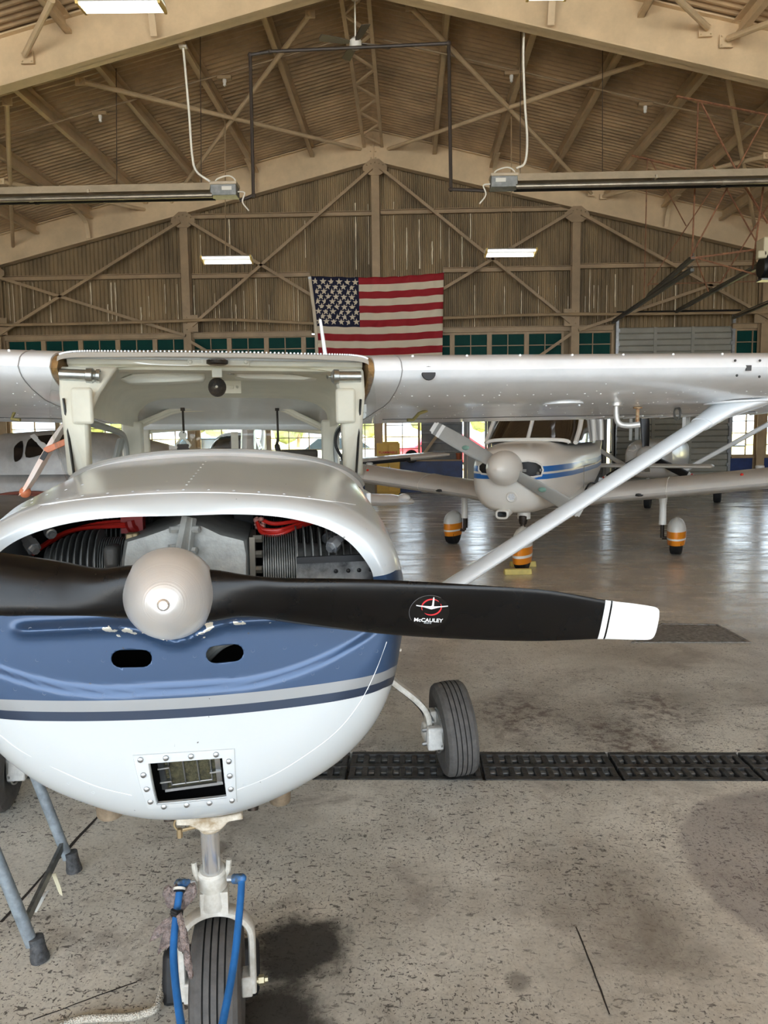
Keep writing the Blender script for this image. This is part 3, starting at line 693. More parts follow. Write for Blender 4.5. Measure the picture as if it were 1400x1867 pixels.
# ---- fluorescent strip lights
def strip(label, c, L, tubes, tilt):
    e = empty('strip_light', c); e.rotation_euler = (radians(tilt), 0, radians(2)); tag(e, label, 'light', 'hanging fluorescent strip lights')
    b = MB(); b.prism([(-0.17, 0.0), (-0.07, 0.07), (0.07, 0.07), (0.17, 0.0), (0.155, 0.0), (0.06, 0.055), (-0.06, 0.055), (-0.155, 0.0)], (-L / 2, 0, 0), (0, 1, 0), (0, 0, 1), (L, 0, 0))
    b.obj('reflector_housing', LAMPW, e, smooth=False)
    for s in (-1, 1):
        k = MB(); k.box((s * (L / 2 - 0.02), 0, 0.0), (0.035, 0.34, 0.06)); k.obj('end_cap', mat('yellowed_end_cap', (226, 196, 120), 0.6), e, bevel=0.006)
    for i in range(tubes):
        t = MB(); y = -0.12 + 0.24 * i / (tubes - 1); t.tube([(-L / 2 + 0.03, y, -0.01), (L / 2 - 0.03, y, -0.01)], 0.018, 8); t.obj('tube', TUBEL, e)
    return e
strip('dimly lit strip light hanging left of the flag, near the wall', at(414, 474, 16.4), 1.06, 2, -14)
strip('bright strip light hanging right of the flag', at(931, 461, 16.4), 1.06, 2, -14)
strip('many-tubed strip light high at the top left, before the near rafter', at(222, 12, 10.0), 1.04, 4, 6)
strip('strip light just peeping in at the top, right of the ridge', at(1000, -12, 10.0), 0.5, 2, 6)
# ---- conduit with lamp holders under the purlins and the chains of the strip lights
CY = 14.6
def under(px): 
    a = at(px, 200, CY); return V((a.x, CY, hb(a.x) + DECK - 0.30))
for pxs, lb in (((-30, 648), 'thin conduit crossing the purlins on the ladder side'), ((700, 1420), 'thin conduit crossing the purlins on the roller-door side')):
    m = MB(); m.tube([under(pxs[0]), under(pxs[1])], 0.018, 8); tag(m.obj('conduit', GIRT), lb, 'conduit', 'conduits under the roof')
for px, lb in ((411, 'small lamp holder on the conduit above the left strip light'), (182, 'small lamp holder on the conduit, far left'), (932, 'small lamp holder on the conduit above the right strip light'), (1176, 'small lamp holder on the conduit, right of the heater box')):
    p = under(px); e = empty('lamp_holder', p + V((0, 0, -0.05))); tag(e, lb, 'lamp holder', 'lamp holders on the roof conduits')
    b = MB(); b.box((0, 0, -0.02), (0.26, 0.1, 0.06)); b.obj('junction_box', GIRT, e, bevel=0.008)
    b = MB(); b.lathe([(0.035, 0), (0.035, -0.06), (0.025, -0.08), (0.03, -0.115), (0.0, -0.135)], (0, 0, -0.04), (0, 0, 1), 12); b.obj('bulb', LAMPW, e)
for (x, y0, y1, Y, r, lb) in ((411, 215, 466, 16.35, 0.012, 'thin chain from the roof to the left strip light'), (932, 195, 452, 16.35, 0.012, 'thin chain from the roof to the right strip light'), (367, 110, 335, 13.5, 0.006, 'dark cable hanging beside the hose of the left heater'), (213, 150, 335, 14, 0.006, 'thin dark cable hanging farther left under the roof'), (1098, 92, 320, 13.5, 0.006, 'thin dark cable hanging right of the right heater hose'), (948, 230, 318, 13.2, 0.006, 'short dark cable above the right heater box')):
    a, c = at(x, y0, Y), at(x, y1, Y); a = V((a.x, Y, hb(a.x) + DECK + .01)); m = MB(); m.tube([a, c], r, 6); tag(m.obj('hanging_cable', GIRT if r > .01 else DARKPIPE), lb, 'cable', 'cables hanging from the roof')

# ---- ceiling fan
c = at(648, 79, 13.1); e = empty('ceiling_fan', c); tag(e, 'white ceiling fan with dark blades hanging on a rod from the ridge', 'ceiling fan')
m = MB(); m.lathe([(0.0, -0.09), (0.07, -0.08), (0.1, -0.03), (0.1, 0.03), (0.06, 0.07), (0.02, 0.1)], (0, 0, 0), (0, 0, 1), 20); m.obj('motor_housing', LAMPW, e)
m = MB(); m.tube([(0, 0, 0.08), (0, 0, 0.72)], 0.013, 8); m.lathe([(0.06, 0.66), (0.05, 0.74), (0.0, 0.75)], (0, 0, 0), (0, 0, 1), 12); m.obj('down_rod', CREAM2, e)
for k in range(4):
    a = radians(8 + 90 * k + 12); R = Matrix.Rotation(a, 3, 'Z') @ Matrix.Rotation(radians(12), 3, 'X'); m = MB()
    n0 = len(m.v); m.prism([(0.1, -0.03), (0.2, -0.06), (0.58, -0.075), (0.6, 0.0), (0.58, 0.075), (0.2, 0.06), (0.1, 0.03)], (0, 0, 0), R @ V((1, 0, 0)), R @ V((0, 1, 0)), R @ V((0, 0, 0.012)))
    m.obj('blade', mat('fan_blade', (92, 84, 70), 0.5), e)

# ---- rusty hanger frame with door opener at the right
def P3(x, y, Y): return at(x, y, Y)
e = empty('hanger_frame', at(1262, 466, 14.8)); tag(e, 'rusty thin steel hanger frame hung from the roof above the roller door', 'hanger frame')
o0 = e.location.copy()
segs = [((1233, 175), (1399, 209), 13.4, .035), ((1278, 187), (1341, 308), 13.4, .03), ((1397, 210), (1344, 308), 13.4, .026), ((1273, 187), (1262, 466), 13.4, .026),
        ((1152, 283), (1251, 308), 16.2, .04), ((1180, 288), (1174, 544), 16.2, .026), ((1187, 293), (1251, 412), 16.2, .022), ((1321, 310), (1180, 522), 16.2, .022),
        ((1330, 335), (1259, 469), 13.4, .026), ((1300, 300), (1384, 450), 15.0, .026), ((1345, 318), (1400, 407), 13.8, .04), ((1259, 471), (1420, 449), 13.4, .032),
        ((1273, 471), (1384, 502), 13.4, .028), ((1180, 518), (1420, 512), 16.2, .02), ((1397, 300), (1372, 490), 13.6, .032), ((1268, 470), (1292, 532), 15.0, .022), ((1400, 375), (1312, 518), 15.2, .026)]
for p, q, Y, w in segs:
    w *= .62; m = MB(); m.bar(P3(*p, Y) - o0, P3(*q, Y) - o0, w, w); m.bar(P3(*p, Y) - o0 + V((0, w * .4, 0)), P3(*q, Y) - o0 + V((0, w * .4, 0)), w * .3, w * 1.6)
    m.obj('rod', RUST, e, smooth=False)
for p, q, ya, yb, lb in (((1117, 588), (1262, 492), 19.6, 13.6, 'grey door rail climbing from the roller door head, flag side'), ((1180, 542), (1264, 470), 17.4, 13.4, 'thin grey rail beside the door rail, flag side'), ((1233, 569), (1384, 486), 19.4, 13.7, 'dark opener rail running from the roller door up to the motor'), ((1336, 580), (1420, 546), 19.6, 15.8, 'grey door rail climbing from the roller door head, far side')):
    m = MB(); a, c = P3(*p, ya), P3(*q, yb); m.bar(a, c, 0.06, 0.05); m.bar(a + V((0, 0, .06)), c + V((0, 0, .06)), 0.02, 0.02); tag(m.obj('door_rail', mat('dull_rail', (92, 90, 84), 0.5, 0.4)), lb, 'rail', 'rails of the overhead door')
c = at(1408, 478, 13.0); e = empty('door_opener', c); tag(e, 'cream and black door opener motor at the picture edge under the rusty frame', 'door opener')
m = MB(); m.box((0, 0, 0.22), (0.42, 0.3, 0.3)); m.box((-0.22, -0.1, 0.1), (0.14, 0.1, 0.12)); m.obj('motor_cover', mat('opener_cream', (206, 196, 164), 0.5), e, bevel=0.02)
m = MB(); m.lathe([(0.0, -0.24), (0.16, -0.24), (0.2, -0.16), (0.2, 0.16), (0.0, 0.2)], (0.05, 0, -0.08), (1, 0, 0), 14)
for i in range(7): m.box((-0.14 + i * 0.05, -0.05, -0.1), (0.015, 0.42, 0.38))
m.obj('gearbox', BLACK, e)
m = MB(); m.box((-0.1, -0.1, -0.3), (0.3, 0.2, 0.03)); m.obj('mount_plate', STEEL, e, smooth=False)

# ---- yellow cabinet by the wall
x0, x1 = at(687, 840, 19.3).x, at(729, 840, 19.3).x; zt = at(708, 808, 19.3).z
e = empty('storage_cabinet', ((x0 + x1) / 2, 19.35, 0)); tag(e, 'yellow two-door metal cabinet with red lettering by the back wall windows', 'cabinet')
YEL = mat('yellow_cabinet_paint', (216, 168, 32), 0.45, var=0.08, vscale=3); w = x1 - x0
m = MB(); m.box((0, 0.02, zt / 2 + 0.02), (w, 0.42, zt - 0.04)); m.box((0, 0, 0.03), (w - 0.06, 0.38, 0.06)); m.box((0.06, 0, zt + 0.012), (0.4, 0.25, 0.05)); m.obj('body', YEL, e, bevel=0.006)
for s in (-1, 1):
    d = MB(); d.box((s * w / 4, -0.2, zt / 2 + 0.03), (w / 2 - 0.012, 0.03, zt - 0.12)); do = d.obj('door', YEL, e, bevel=0.006)
    h = MB(); h.box((s * 0.03, -0.225, zt * 0.5), (0.025, 0.03, 0.12)); h.obj('handle', STEEL, do)
REDT = mat('red_lettering', (206, 52, 30), 0.5)
text_mesh('FLAMMABLE', 0.085, 'lettering', REDT, e, Matrix.Translation((0.0, -0.219, zt - 0.23)) @ Matrix.Rotation(radians(90), 4, 'X'), bold=True)
m = MB(); m.box((0.1, -0.218, zt - 0.34), (0.13, 0.004, 0.06)); m.obj('sticker', mat('pink_sticker', (226, 120, 130), 0.5), e, smooth=False)
p = at(836, 843, 19.86); m = MB(); m.lathe([(0.05, 0), (0.07, 0.14), (0.075, 0.14), (0.075, 0.16), (0.0, 0.16)], (p.x, p.y, 0.845), (0, 0, 1), 14)
tag(m.obj('clay_pot', mat('terracotta', (150, 78, 44), 0.7)), 'small brown pot on the ledge of the blue wall board', 'pot')
p = at(750, 835, 19.5); e = empty('hand_truck_wheel', (p.x, 19.3, 0.95)); 
tag(e, 'small dark wheel with yellow hub against the wall beside the yellow cabinet', 'wheel')
m = MB(); m.lathe([(0.09, -0.04), (0.15, -0.05), (0.17, 0), (0.15, 0.05), (0.09, 0.04)], (0, 0, 0), (0, 1, 0), 20); m.obj('tyre', RUBBERD, e)
m = MB(); m.lathe([(0.0, -0.04), (0.1, -0.035), (0.1, 0.035), (0.0, 0.04)], (0, 0, 0), (0, 1, 0), 16); m.obj('hub', mat('cream_hub', (205, 190, 140), 0.5), e)
m = MB(); m.bar((0, 0.02, 0), (0, 0.42, -0.02), 0.04, 0.04); m.obj('axle', STEEL, e)
# ================================================================== THE WHITE AND BLUE HIGH-WING AEROPLANE
from mathutils.bvhtree import BVHTree
TH = radians(10.3)
EA, ES, EZ = V((-sin(TH), cos(TH), 0)), V((cos(TH), sin(TH), 0)), V((0, 0, 1))
HUB = CAM_P + ray(310, 1089) * 1.40
HZ = HUB.z
K = empty('high_wing_aeroplane', (HUB.x, HUB.y, 0), TH)
tag(K, 'white and blue high-wing light aeroplane with open cowl inlet and black propeller, nearest the camera', 'aeroplane')
UP = V((0, 0, HZ))
def cs(px, py, a):
    q = on(px, py, HUB + EA * a, EA) - HUB
    return V((q.dot(ES), a, q.z))
def cz(px, py, z):
    q = on(px, py, HUB + EZ * z, EZ) - HUB
    return V((q.dot(ES), q.dot(EA), z))
def part(mb, name, m, parent=None, **k):
    o = mb.obj(name, m, parent or K, **k)
    if (parent or K) is K: o.location = UP
    return o
ROLL = Matrix.Rotation(radians(0.6), 3, 'Y')

def full(half, sub=9):
    pts = [V((s, 0, z)) for s, z in half] + [V((-s, 0, z)) for s, z in half[-2:0:-1]]
    return catmull(pts, sub, True)
# ---- cowling
S_ = [(0, .186), (.195, .175), (.315, .15), (.39, .115), (.45, .063), (.478, -.008), (.486, -.10), (.474, -.2), (.452, -.3), (.40, -.40), (.30, -.487), (.14, -.56), (0, -.578)]
O_ = [(0, .131), (.115, .131), (.21, .122), (.29, .10), (.345, .067), (.387, .015), (.397, -.02), (.385, -.052), (.34, -.062), (.27, -.062), (.2, -.062), (.1, -.062), (0, -.062)]
M_ = [(0, .197), (.2, .187), (.325, .163), (.41, .128), (.465, .07), (.497, -.01), (.503, -.1), (.493, -.21), (.47, -.32), (.42, -.42), (.32, -.52), (.16, -.59), (0, -.605)]
W_ = [(0, .229), (.22, .215), (.36, .19), (.44, .15), (.492, .09), (.52, 0), (.53, -.1), (.53, -.22), (.52, -.34), (.49, -.47), (.4, -.57), (.22, -.63), (0, -.645)]
B_ = [(0, .205), (.22, .195), (.37, .172), (.455, .14), (.52, .085), (.545, 0), (.55, -.1), (.55, -.22), (.54, -.34), (.51, -.48), (.42, -.58), (.24, -.64), (0, -.655)]
S, O = full(S_), full(O_)
def ringat(half, a): return [V((p.x, a, p.z)) for p in full(half)]
rings = [ringat(B_, 1.5), ringat(W_, 1.1)]
mid = [V((p.x * .5 + q.x * .5, .78, p.z * .5 + q.z * .5)) for p, q in zip(ringat(W_, 0), ringat(M_, 0))]
rings += [mid, ringat(M_, 0.5)]
d0s = [0, .07, .17, .31, .48, .64, .8]; NB, NR = 56, 8
def sstep(x, a, b):
    t = min(1, max(0, (x - a) / (b - a))); return t * t * (3 - 2 * t)
def face_relief(s, z):
    a = 0.0
    zb = -0.092 - 0.036 * exp(-((s + 0.012) / 0.062) ** 2)
    g = exp(-((z - zb) / 0.0115) ** 2); ends = sstep(abs(s), .34, .30)
    a -= 0.015 * g * ends
    zl = -0.229 + 1.0 * max(0, abs(s + .02) - .1) ** 2
    a += 0.009 * sstep(z, zl - .010, zl + .010) * sstep(abs(s), .42, .38)
    return a
for ki in range(len(d0s) + NB + NR):
    r_ = []
    for p, q in zip(S, O):
        Ln = (p - q).length; d1 = min(Ln, .07) * .9
        rr = .066 if Ln < .08 else .066 + .12 * min(1, (Ln - .08) / .3)
        if ki < len(d0s): d = d1 * d0s[ki] / .8
        elif ki < len(d0s) + NB: d = d1 + (Ln - d1) * (1 - (1 - (ki - len(d0s) + 1) / NB) ** 1.6)
        else: d = Ln
        u = min(d / rr, 1); w = p.lerp(q, d / Ln); a = .33 - .16 * sqrt(max(0, 1 - (1 - u) ** 2))
        if Ln > .1: a += face_relief(w.x, w.z) * sstep(d, .05, .1) * sstep(w.z, .0, -.055)
        if ki >= len(d0s) + NB:
            f_ = (ki - len(d0s) - NB + 1) / NR; a += .11 * f_; w = w + (w - V((0, 0, .03))).normalized() * (.03 * sstep(f_, .05, .6))
        r_.append(V((w.x, a, w.z)))
    rings.append(r_)
cb = MB(); cb.loft(rings, True)
bm = bmesh.new(); vv = [bm.verts.new(p) for p in cb.v]
for f in cb.f:
    try: bm.faces.new([vv[i] for i in f])
    except ValueError: pass
def punch(bm, poly, amax=0.30):
    """cut a convex opening, given as (s, z) corners, through the front face"""
    c = V((sum(p[0] for p in poly) / len(poly), 0, sum(p[1] for p in poly) / len(poly))); n = len(poly)
    planes = []
    for i in range(n):
        p, q = V((poly[i][0], 0, poly[i][1])), V((poly[(i + 1) % n][0], 0, poly[(i + 1) % n][1])); d = q - p
        nn = V((d.z, 0, -d.x)).normalized()
        if (c - p).dot(nn) > 0: nn = -nn
        planes.append((p, nn))
    x0, x1 = min(p[0] for p in poly) - .03, max(p[0] for p in poly) + .03; z0, z1 = min(p[1] for p in poly) - .03, max(p[1] for p in poly) + .03
    def near():
        return [f for f in bm.faces if (lambda m: x0 < m.x < x1 and z0 < m.z < z1 and m.y < amax)(f.calc_center_median())]
    for p, nn in planes:
        fs = near(); geom = list({e for f in fs for e in f.edges}) + fs + list({v for f in fs for v in f.verts})
        bmesh.ops.bisect_plane(bm, geom=geom, plane_co=p, plane_no=nn, dist=1e-5)
    kill = [f for f in near() if all((f.calc_center_median() - p).dot(nn) < 1e-5 for p, nn in planes)]
    bmesh.ops.delete(bm, geom=kill, context='FACES')
def capsule(c, hl, r, n=7, skew=0.0):
    pts = [(c[0] + hl + r * cos(t), c[1] + skew * hl + r * sin(t)) for t in [(-pi / 2 + pi * i / n) for i in range(n + 1)]]
    return pts + [(c[0] - hl + r * cos(t), c[1] - skew * hl + r * sin(t)) for t in [(pi / 2 + pi * i / n) for i in range(n + 1)]]
tmp = bmesh.new(); tmp_me = bpy.data.meshes.new('t'); bm.to_mesh(tmp_me); tmp.from_mesh(tmp_me)
FACE = BVHTree.FromBMesh(tmp)
def fa(s, z, off=0.0):
    h = FACE.ray_cast(V((s, -1, z)), V((0, 1, 0)))
    return (h[0].y if h[0] else .2) - off
def facehit(px, py):
    """cowl point seen at a pixel, in aeroplane coordinates"""
    d = ray(px, py); o = CAM_P - HUB; oo = V((o.dot(ES), o.dot(EA), o.z)); dd = V((d.dot(ES), d.dot(EA), d.z)).normalized()
    h = FACE.ray_cast(oo, dd); return h[0], h[1]
CH = [facehit(272, 1392)[0], facehit(405, 1382)[0], facehit(413, 1453)[0], facehit(287, 1466)[0]]
CO = [facehit(241, 1376)[0], facehit(428, 1364)[0], facehit(433, 1462)[0], facehit(270, 1474)[0]]
sl1 = facehit(240, 1201)[0]; sl2 = facehit(410, 1192)[0]
punch(bm, capsule((sl1.x, sl1.z), .022, .0185, skew=-.04)); punch(bm, capsule((sl2.x, sl2.z), .020, .0185, skew=.04))
punch(bm, [(p.x, p.z) for p in CH])
bmesh.ops.recalc_face_normals(bm, faces=bm.faces[:])
me = bpy.data.meshes.new('engine_cowling'); bm.to_mesh(me); bm.free(); tmp.free(); bpy.data.meshes.remove(tmp_me)
def cowl_paint():
    m = bpy.data.materials.new('cowl_paint'); m.use_nodes = True; n = m.node_tree; b = n.nodes['Principled BSDF']; L = n.links.new
    tc = n.nodes.new('ShaderNodeTexCoord'); sp = n.nodes.new('ShaderNodeSeparateXYZ'); L(tc.outputs['Object'], sp.inputs[0])
    def mth(op, *a):
        t = n.nodes.new('ShaderNodeMath'); t.operation = op
        for i, v in enumerate(a):
            if isinstance(v, (int, float)): t.inputs[i].default_value = v
            else: L(v, t.inputs[i])
        return t.outputs[0]
    x, y, z = sp.outputs
    zc = mth('SUBTRACT', z, mth('MULTIPLY', mth('MULTIPLY', x, x), 0.15))
    zc = mth('SUBTRACT', zc, mth('MULTIPLY', mth('MAXIMUM', mth('SUBTRACT', y, .2), 0.0), -0.22))
    v = mth('ADD', zc, 0.6)
    cr = n.nodes.new('ShaderNodeValToRGB'); cr.color_ramp.interpolation = 'CONSTANT'; e = cr.color_ramp.elements
    blue, grey, navy, wht = lin((50, 75, 108)), lin((150, 154, 157)), lin((42, 56, 78)), lin((198, 205, 208))
    e[0].position = 0.0; e[0].color = wht; e[1].position = .6 - .292; e[1].color = navy
    for p, c in ((.6 - .272, grey), (.6 - .252, blue), (.6 - .035, wht)):
        q = e.new(p); q.color = c
    L(v, cr.inputs[0])
    # chipped paint along the bead below the spinner
    nz = n.nodes.new('ShaderNodeTexNoise'); nz.inputs['Scale'].default_value = 34; nz.inputs['Detail'].default_value = 5; L(tc.outputs['Object'], nz.inputs['Vector'])
    near = mth('SUBTRACT', 1.0, mth('MULTIPLY', mth('ABSOLUTE', mth('SUBTRACT', z, mth('SUBTRACT', -.098, mth('MULTIPLY', .026, mth('POWER', 2.718, mth('MULTIPLY', mth('MULTIPLY', mth('ADD', x, .012), mth('ADD', x, .012)), -260.0)))))), 55.0))
    chip = mth('GREATER_THAN', mth('ADD', nz.outputs['Fac'], mth('SUBTRACT', mth('MULTIPLY', near, .14), mth('MULTIPLY', mth('ABSOLUTE', mth('SUBTRACT', mth('ABSOLUTE', x), .08)), 1.4))), .60)
    chip = mth('MULTIPLY', chip, mth('GREATER_THAN', near, 0.1))
    # oil specks
    n2 = n.nodes.new('ShaderNodeTexNoise'); n2.inputs['Scale'].default_value = 70; n2.inputs['Detail'].default_value = 2; L(tc.outputs['Object'], n2.inputs['Vector'])
    spk = mth('GREATER_THAN', n2.outputs['Fac'], .765)
    mx = n.nodes.new('ShaderNodeMix'); mx.data_type = 'RGBA'; L(chip, mx.inputs[0]); L(cr.outputs[0], mx.inputs[6]); mx.inputs[7].default_value = lin((214, 212, 200))
    m2 = n.nodes.new('ShaderNodeMix'); m2.data_type = 'RGBA'; L(mth('MULTIPLY', spk, .8), m2.inputs[0]); L(mx.outputs[2], m2.inputs[6]); m2.inputs[7].default_value = lin((70, 66, 62))
    L(m2.outputs[2], b.inputs['Base Color'])
    isblue = mth('MULTIPLY', mth('GREATER_THAN', v, .6 - .292), mth('LESS_THAN', v, .6 - .035))
    L(mth('MULTIPLY', isblue, .35), b.inputs['Metallic'])
    L(mth('ADD', .22, mth('MULTIPLY', isblue, .14)), b.inputs['Roughness'])
    b.inputs['Coat Weight'].default_value = 0.3; b.inputs['Coat Roughness'].default_value = 0.1
    return m
COWLP = cowl_paint()
me.materials.append(COWLP); me.shade_smooth(); me.set_sharp_from_angle(angle=radians(50))
cowl = bpy.data.objects.new('engine_cowling', me); COL.objects.link(cowl); cowl.parent = K; cowl.location = UP
tag(cowl, 'white, blue and grey striped nose cowling')
sd = cowl.modifiers.new('skin', 'SOLIDIFY'); sd.thickness = 0.003; sd.offset = -1
# rivets, screws
rv = MB()
def rivet(mb, px, py, r=0.0038):
    h, nn = facehit(px, py)
    if h is None: return
    u, v = frame(nn); rg = [[h + nn * zz + u * (rr * cos(2 * pi * k / 8)) + v * (rr * sin(2 * pi * k / 8)) for k in range(8)] for rr, zz in ((r, -.0004), (r * .85, r * .35), (r * .35, r * .55))]
    mb.loft(rg, True, False, True)
for x, y in ([(5, 1148), (55, 1147), (110, 1146), (165, 1146), (220, 1144), (430, 1132), (12, 1203), (68, 1203), (127, 1204), (188, 1204), (300, 1199), (355, 1196), (461, 1186), (519, 1181), (575, 1175), (630, 1168), (657, 1191),
              (28, 1256), (81, 1264), (134, 1267), (190, 1268), (245, 1266), (300, 1263), (358, 1260), (412, 1254), (466, 1248), (518, 1240), (570, 1228), (615, 1216), (660, 1180), (686, 1187), (605, 1150),
              (45, 1380), (80, 1405), (125, 1428), (170, 1445), (445, 1432), (495, 1410), (550, 1378), (600, 1344), (640, 1305), (670, 1255)]): rivet(rv, x, y)
for x in range(12, 620, 46): rivet(rv, x, 893 + ((x - 350) / 350.0) ** 2 * 34, 0.0032)
for i in range(9): rivet(rv, 340 + i * 4.3, 884 - i * 5.3, 0.0026)
for p in ((58, 911), (70, 898), (85, 902), (150, 884), (120, 893), (700, 1030), (690, 1046), (728, 1035)): rivet(rv, *p)
part(rv, 'rivets', mat('painted_rivet', (214, 220, 226), 0.25, 0.3), cowl)
sm = MB(); pts = []
for (x, y) in ((0, 1340), (40, 1370), (120, 1410), (180, 1435), (240, 1450)): pts.append(facehit(x, y)[0])
sm.tube(catmull([p for p in pts if p], 4), 0.0009, 6); part(sm, 'cowl_seam', WHITE, cowl); sm = MB(); pts = []
for (x, y) in ((432, 1440), (500, 1412), (560, 1375), (612, 1335), (650, 1290), (680, 1235), (705, 1170)): pts.append(facehit(x, y)[0])
sm.tube(catmull([p for p in pts if p], 4), 0.0009, 6)
part(sm, 'cowl_seam', WHITE, cowl)
sm = MB(); P_ = []
for i in range(19):
    x = 2 + i * 38; h = facehit(x, 898 + ((x - 362) / 362.0) ** 2 * 36)[0]
    if h: P_.append(h)
sm.tube(catmull(P_, 3), 0.0014, 6); part(sm, 'top_seam', WHITE, cowl)
# inlet frame of the carburettor air filter
def lerpq(q, u, v): return q[0].lerp(q[1], u).lerp(q[3].lerp(q[2], u), v)
def edge(q, n=7):
    L_ = [(i / n, 0) for i in range(n)] + [(1, i / n) for i in range(n)] + [(1 - i / n, 1) for i in range(n)] + [(0, 1 - i / n) for i in range(n)]
    return [lerpq(q, u, v) for u, v in L_]
def onface(p, off): return V((p.x, fa(p.x, p.z, off), p.z))
e_o, e_i = edge(CO), edge(CH)
cen = sum((p for p in e_o), V()) / len(e_o)
fr = MB(); fr.loft([[onface(p, -.001) for p in e_o], [onface(p.lerp(q, .06), .0032) for p, q in zip(e_o, e_i)], [onface(p.lerp(q, .5), .0038) for p, q in zip(e_o, e_i)], [onface(p.lerp(q, .95), .0032) for p, q in zip(e_o, e_i)], [onface(q, 0.0) + V((0, .012, 0)) for q in e_i]])
inf = part(fr, 'inlet_frame', mat('cowl_white', (204, 210, 213), .25, coat=.3), cowl, ang=25); tag(inf, 'riveted white square inlet frame')
rv = MB()
for i, (p, q) in enumerate(zip(e_o, e_i)):
    if i % 2 == 0:
        c = onface(p.lerp(q, .5), .0038); rv.lathe([(.0062, 0), (.0055, .003), (.002, .0045)], c, (0, -1, 0), 10)
part(rv, 'frame_rivets', STEEL, cowl)
fl_ = MB(); q4 = [onface(p, -.05) for p in CH]
gx = q4[0].lerp(q4[1], .5); 
ff = [onface(lerpq(CH, u, v), -.045) for u, v in ((.1, .1), (.95, .0), (.95, .78), (.1, .84))]
fl_.add([p for p in ff] + [p + V((0, .03, 0)) for p in ff], [(0, 1, 2, 3), (0, 4, 5, 1), (1, 5, 6, 2), (2, 6, 7, 3), (3, 7, 4, 0)])
flo = part(fl_, 'air_filter', mat('olive_filter_foam', (96, 92, 66), 0.95, var=0.45, vscale=90, bump=0.8, bscale=260), smooth=False); tag(flo, 'olive foam air filter')
fw = MB(); F_ = lambda u, v, off=.003: lerpq(ff, u, v) + V((0, -off, 0))
for u in (0.12, .36, .6, .82): fw.tube([F_(u, .08), F_(u, .92)], .0018, 6)
for v in (.1, .9): fw.tube([F_(.12, v), F_(.82, v)], .0018, 6)
part(fw, 'filter_wires', STEEL, flo, loc=(0, 0, 0))
fw = MB()
for a, c in (((0, -.02), (1, -.02)), ((0, 1.02), (1, 1.02)), ((.0, 0), (0, 1)), ((.95, 0), (.95, 1))): fw.bar(F_(*a, .004), F_(*c, .004), .012, .006)
for v in (.25, .7): fw.bar(F_(-.05, v, .006), F_(.14, v, .006), .02, .003); fw.bar(F_(.8, v - .1, .006), F_(1.0, v - .1, .006), .02, .003)
part(fw, 'filter_bracket', STEEL, flo, smooth=False)
bx = MB(); bq = [onface(lerpq(CH, u, v), -.09) for u, v in ((-.4, -.4), (1.4, -.4), (1.4, 1.2), (-.4, 1.2))]
bx.add(bq + [p + V((0, -.08, 0)) for p in bq], [(0, 1, 2, 3), (0, 4, 5, 1), (2, 6, 7, 3), (1, 5, 6, 2), (3, 7, 4, 0)])
part(bx, 'filter_box', BLACK, smooth=False)
# exhaust stubs
for (x, y, r) in ((200, 1478, .036), (510, 1455, .030)):
    c = cs(x, y - 14, .62); d = V((0.0, .25, -1)).normalized(); m = MB()
    m.lathe([(r, -.16), (r, .03), (r * .88, .03), (r * .88, -.1), (0, -.1)], c, d, 20); part(m, 'exhaust_stub', mat('burnt_exhaust', (186, 168, 144), 0.55, 0.6, var=0.35, vscale=14))
# ---- propeller
prop = empty('propeller'); prop.parent = K; prop.location = UP + V((0, 0, .006)); prop.rotation_euler = (0, radians(6.15), 0)
tag(prop, 'black two-bladed propeller with white tip')
ST = [(.05, .050, -.052, .05), (.085, .050, -.046, .048), (.125, .047, -.038, .042), (.165, .0465, -.040, .036), (.21, .048, -.045, .042), (.33, .0545, -.054, .034), (.46, .0575, -.0585, .026), (.61, .0575, -.0565, .013), (.72, .0555, -.0515, .010), (.833, .0435, -.040, .008), (.90, .0395, -.037, .006), (.935, .0365, -.0355, .005), (.948, .034, -.0335, .004), (.9545, .028, -.028, .003), (.957, .017, -.018, .002)]
def blade():
    m = MB(); rings = []
    st = catmull([V((s, t, b)) for s, t, b, _ in ST], 4); th = catmull([V((s, w, 0)) for s, _, _, w in ST], 4)
    for p, w in zip(st, th):
        s, zt, zb, tk = p.x, p.y, p.z, w.y
        c = (zt + zb) / 2; hw = (zt - zb) / 2; beta = radians(34 - 24 * min(1, s / .95)) * sstep(s, .06, .2); rg = []
        for k in range(20):
            t = 2 * pi * k / 20; zz = cos(t); th_ = sin(t) * (1 - .35 * zz if zz < 0 else 1) * (sqrt(max(0, 1 - 0)))
            z = c + hw * zz; a = tk / 2 * th_ * (abs(sin(t)) ** .0) - tan(beta) * hw * zz * .8
            rg.append(V((s, a, z)))
        rings.append(rg)
    m.loft(rings, True, True, True); return m
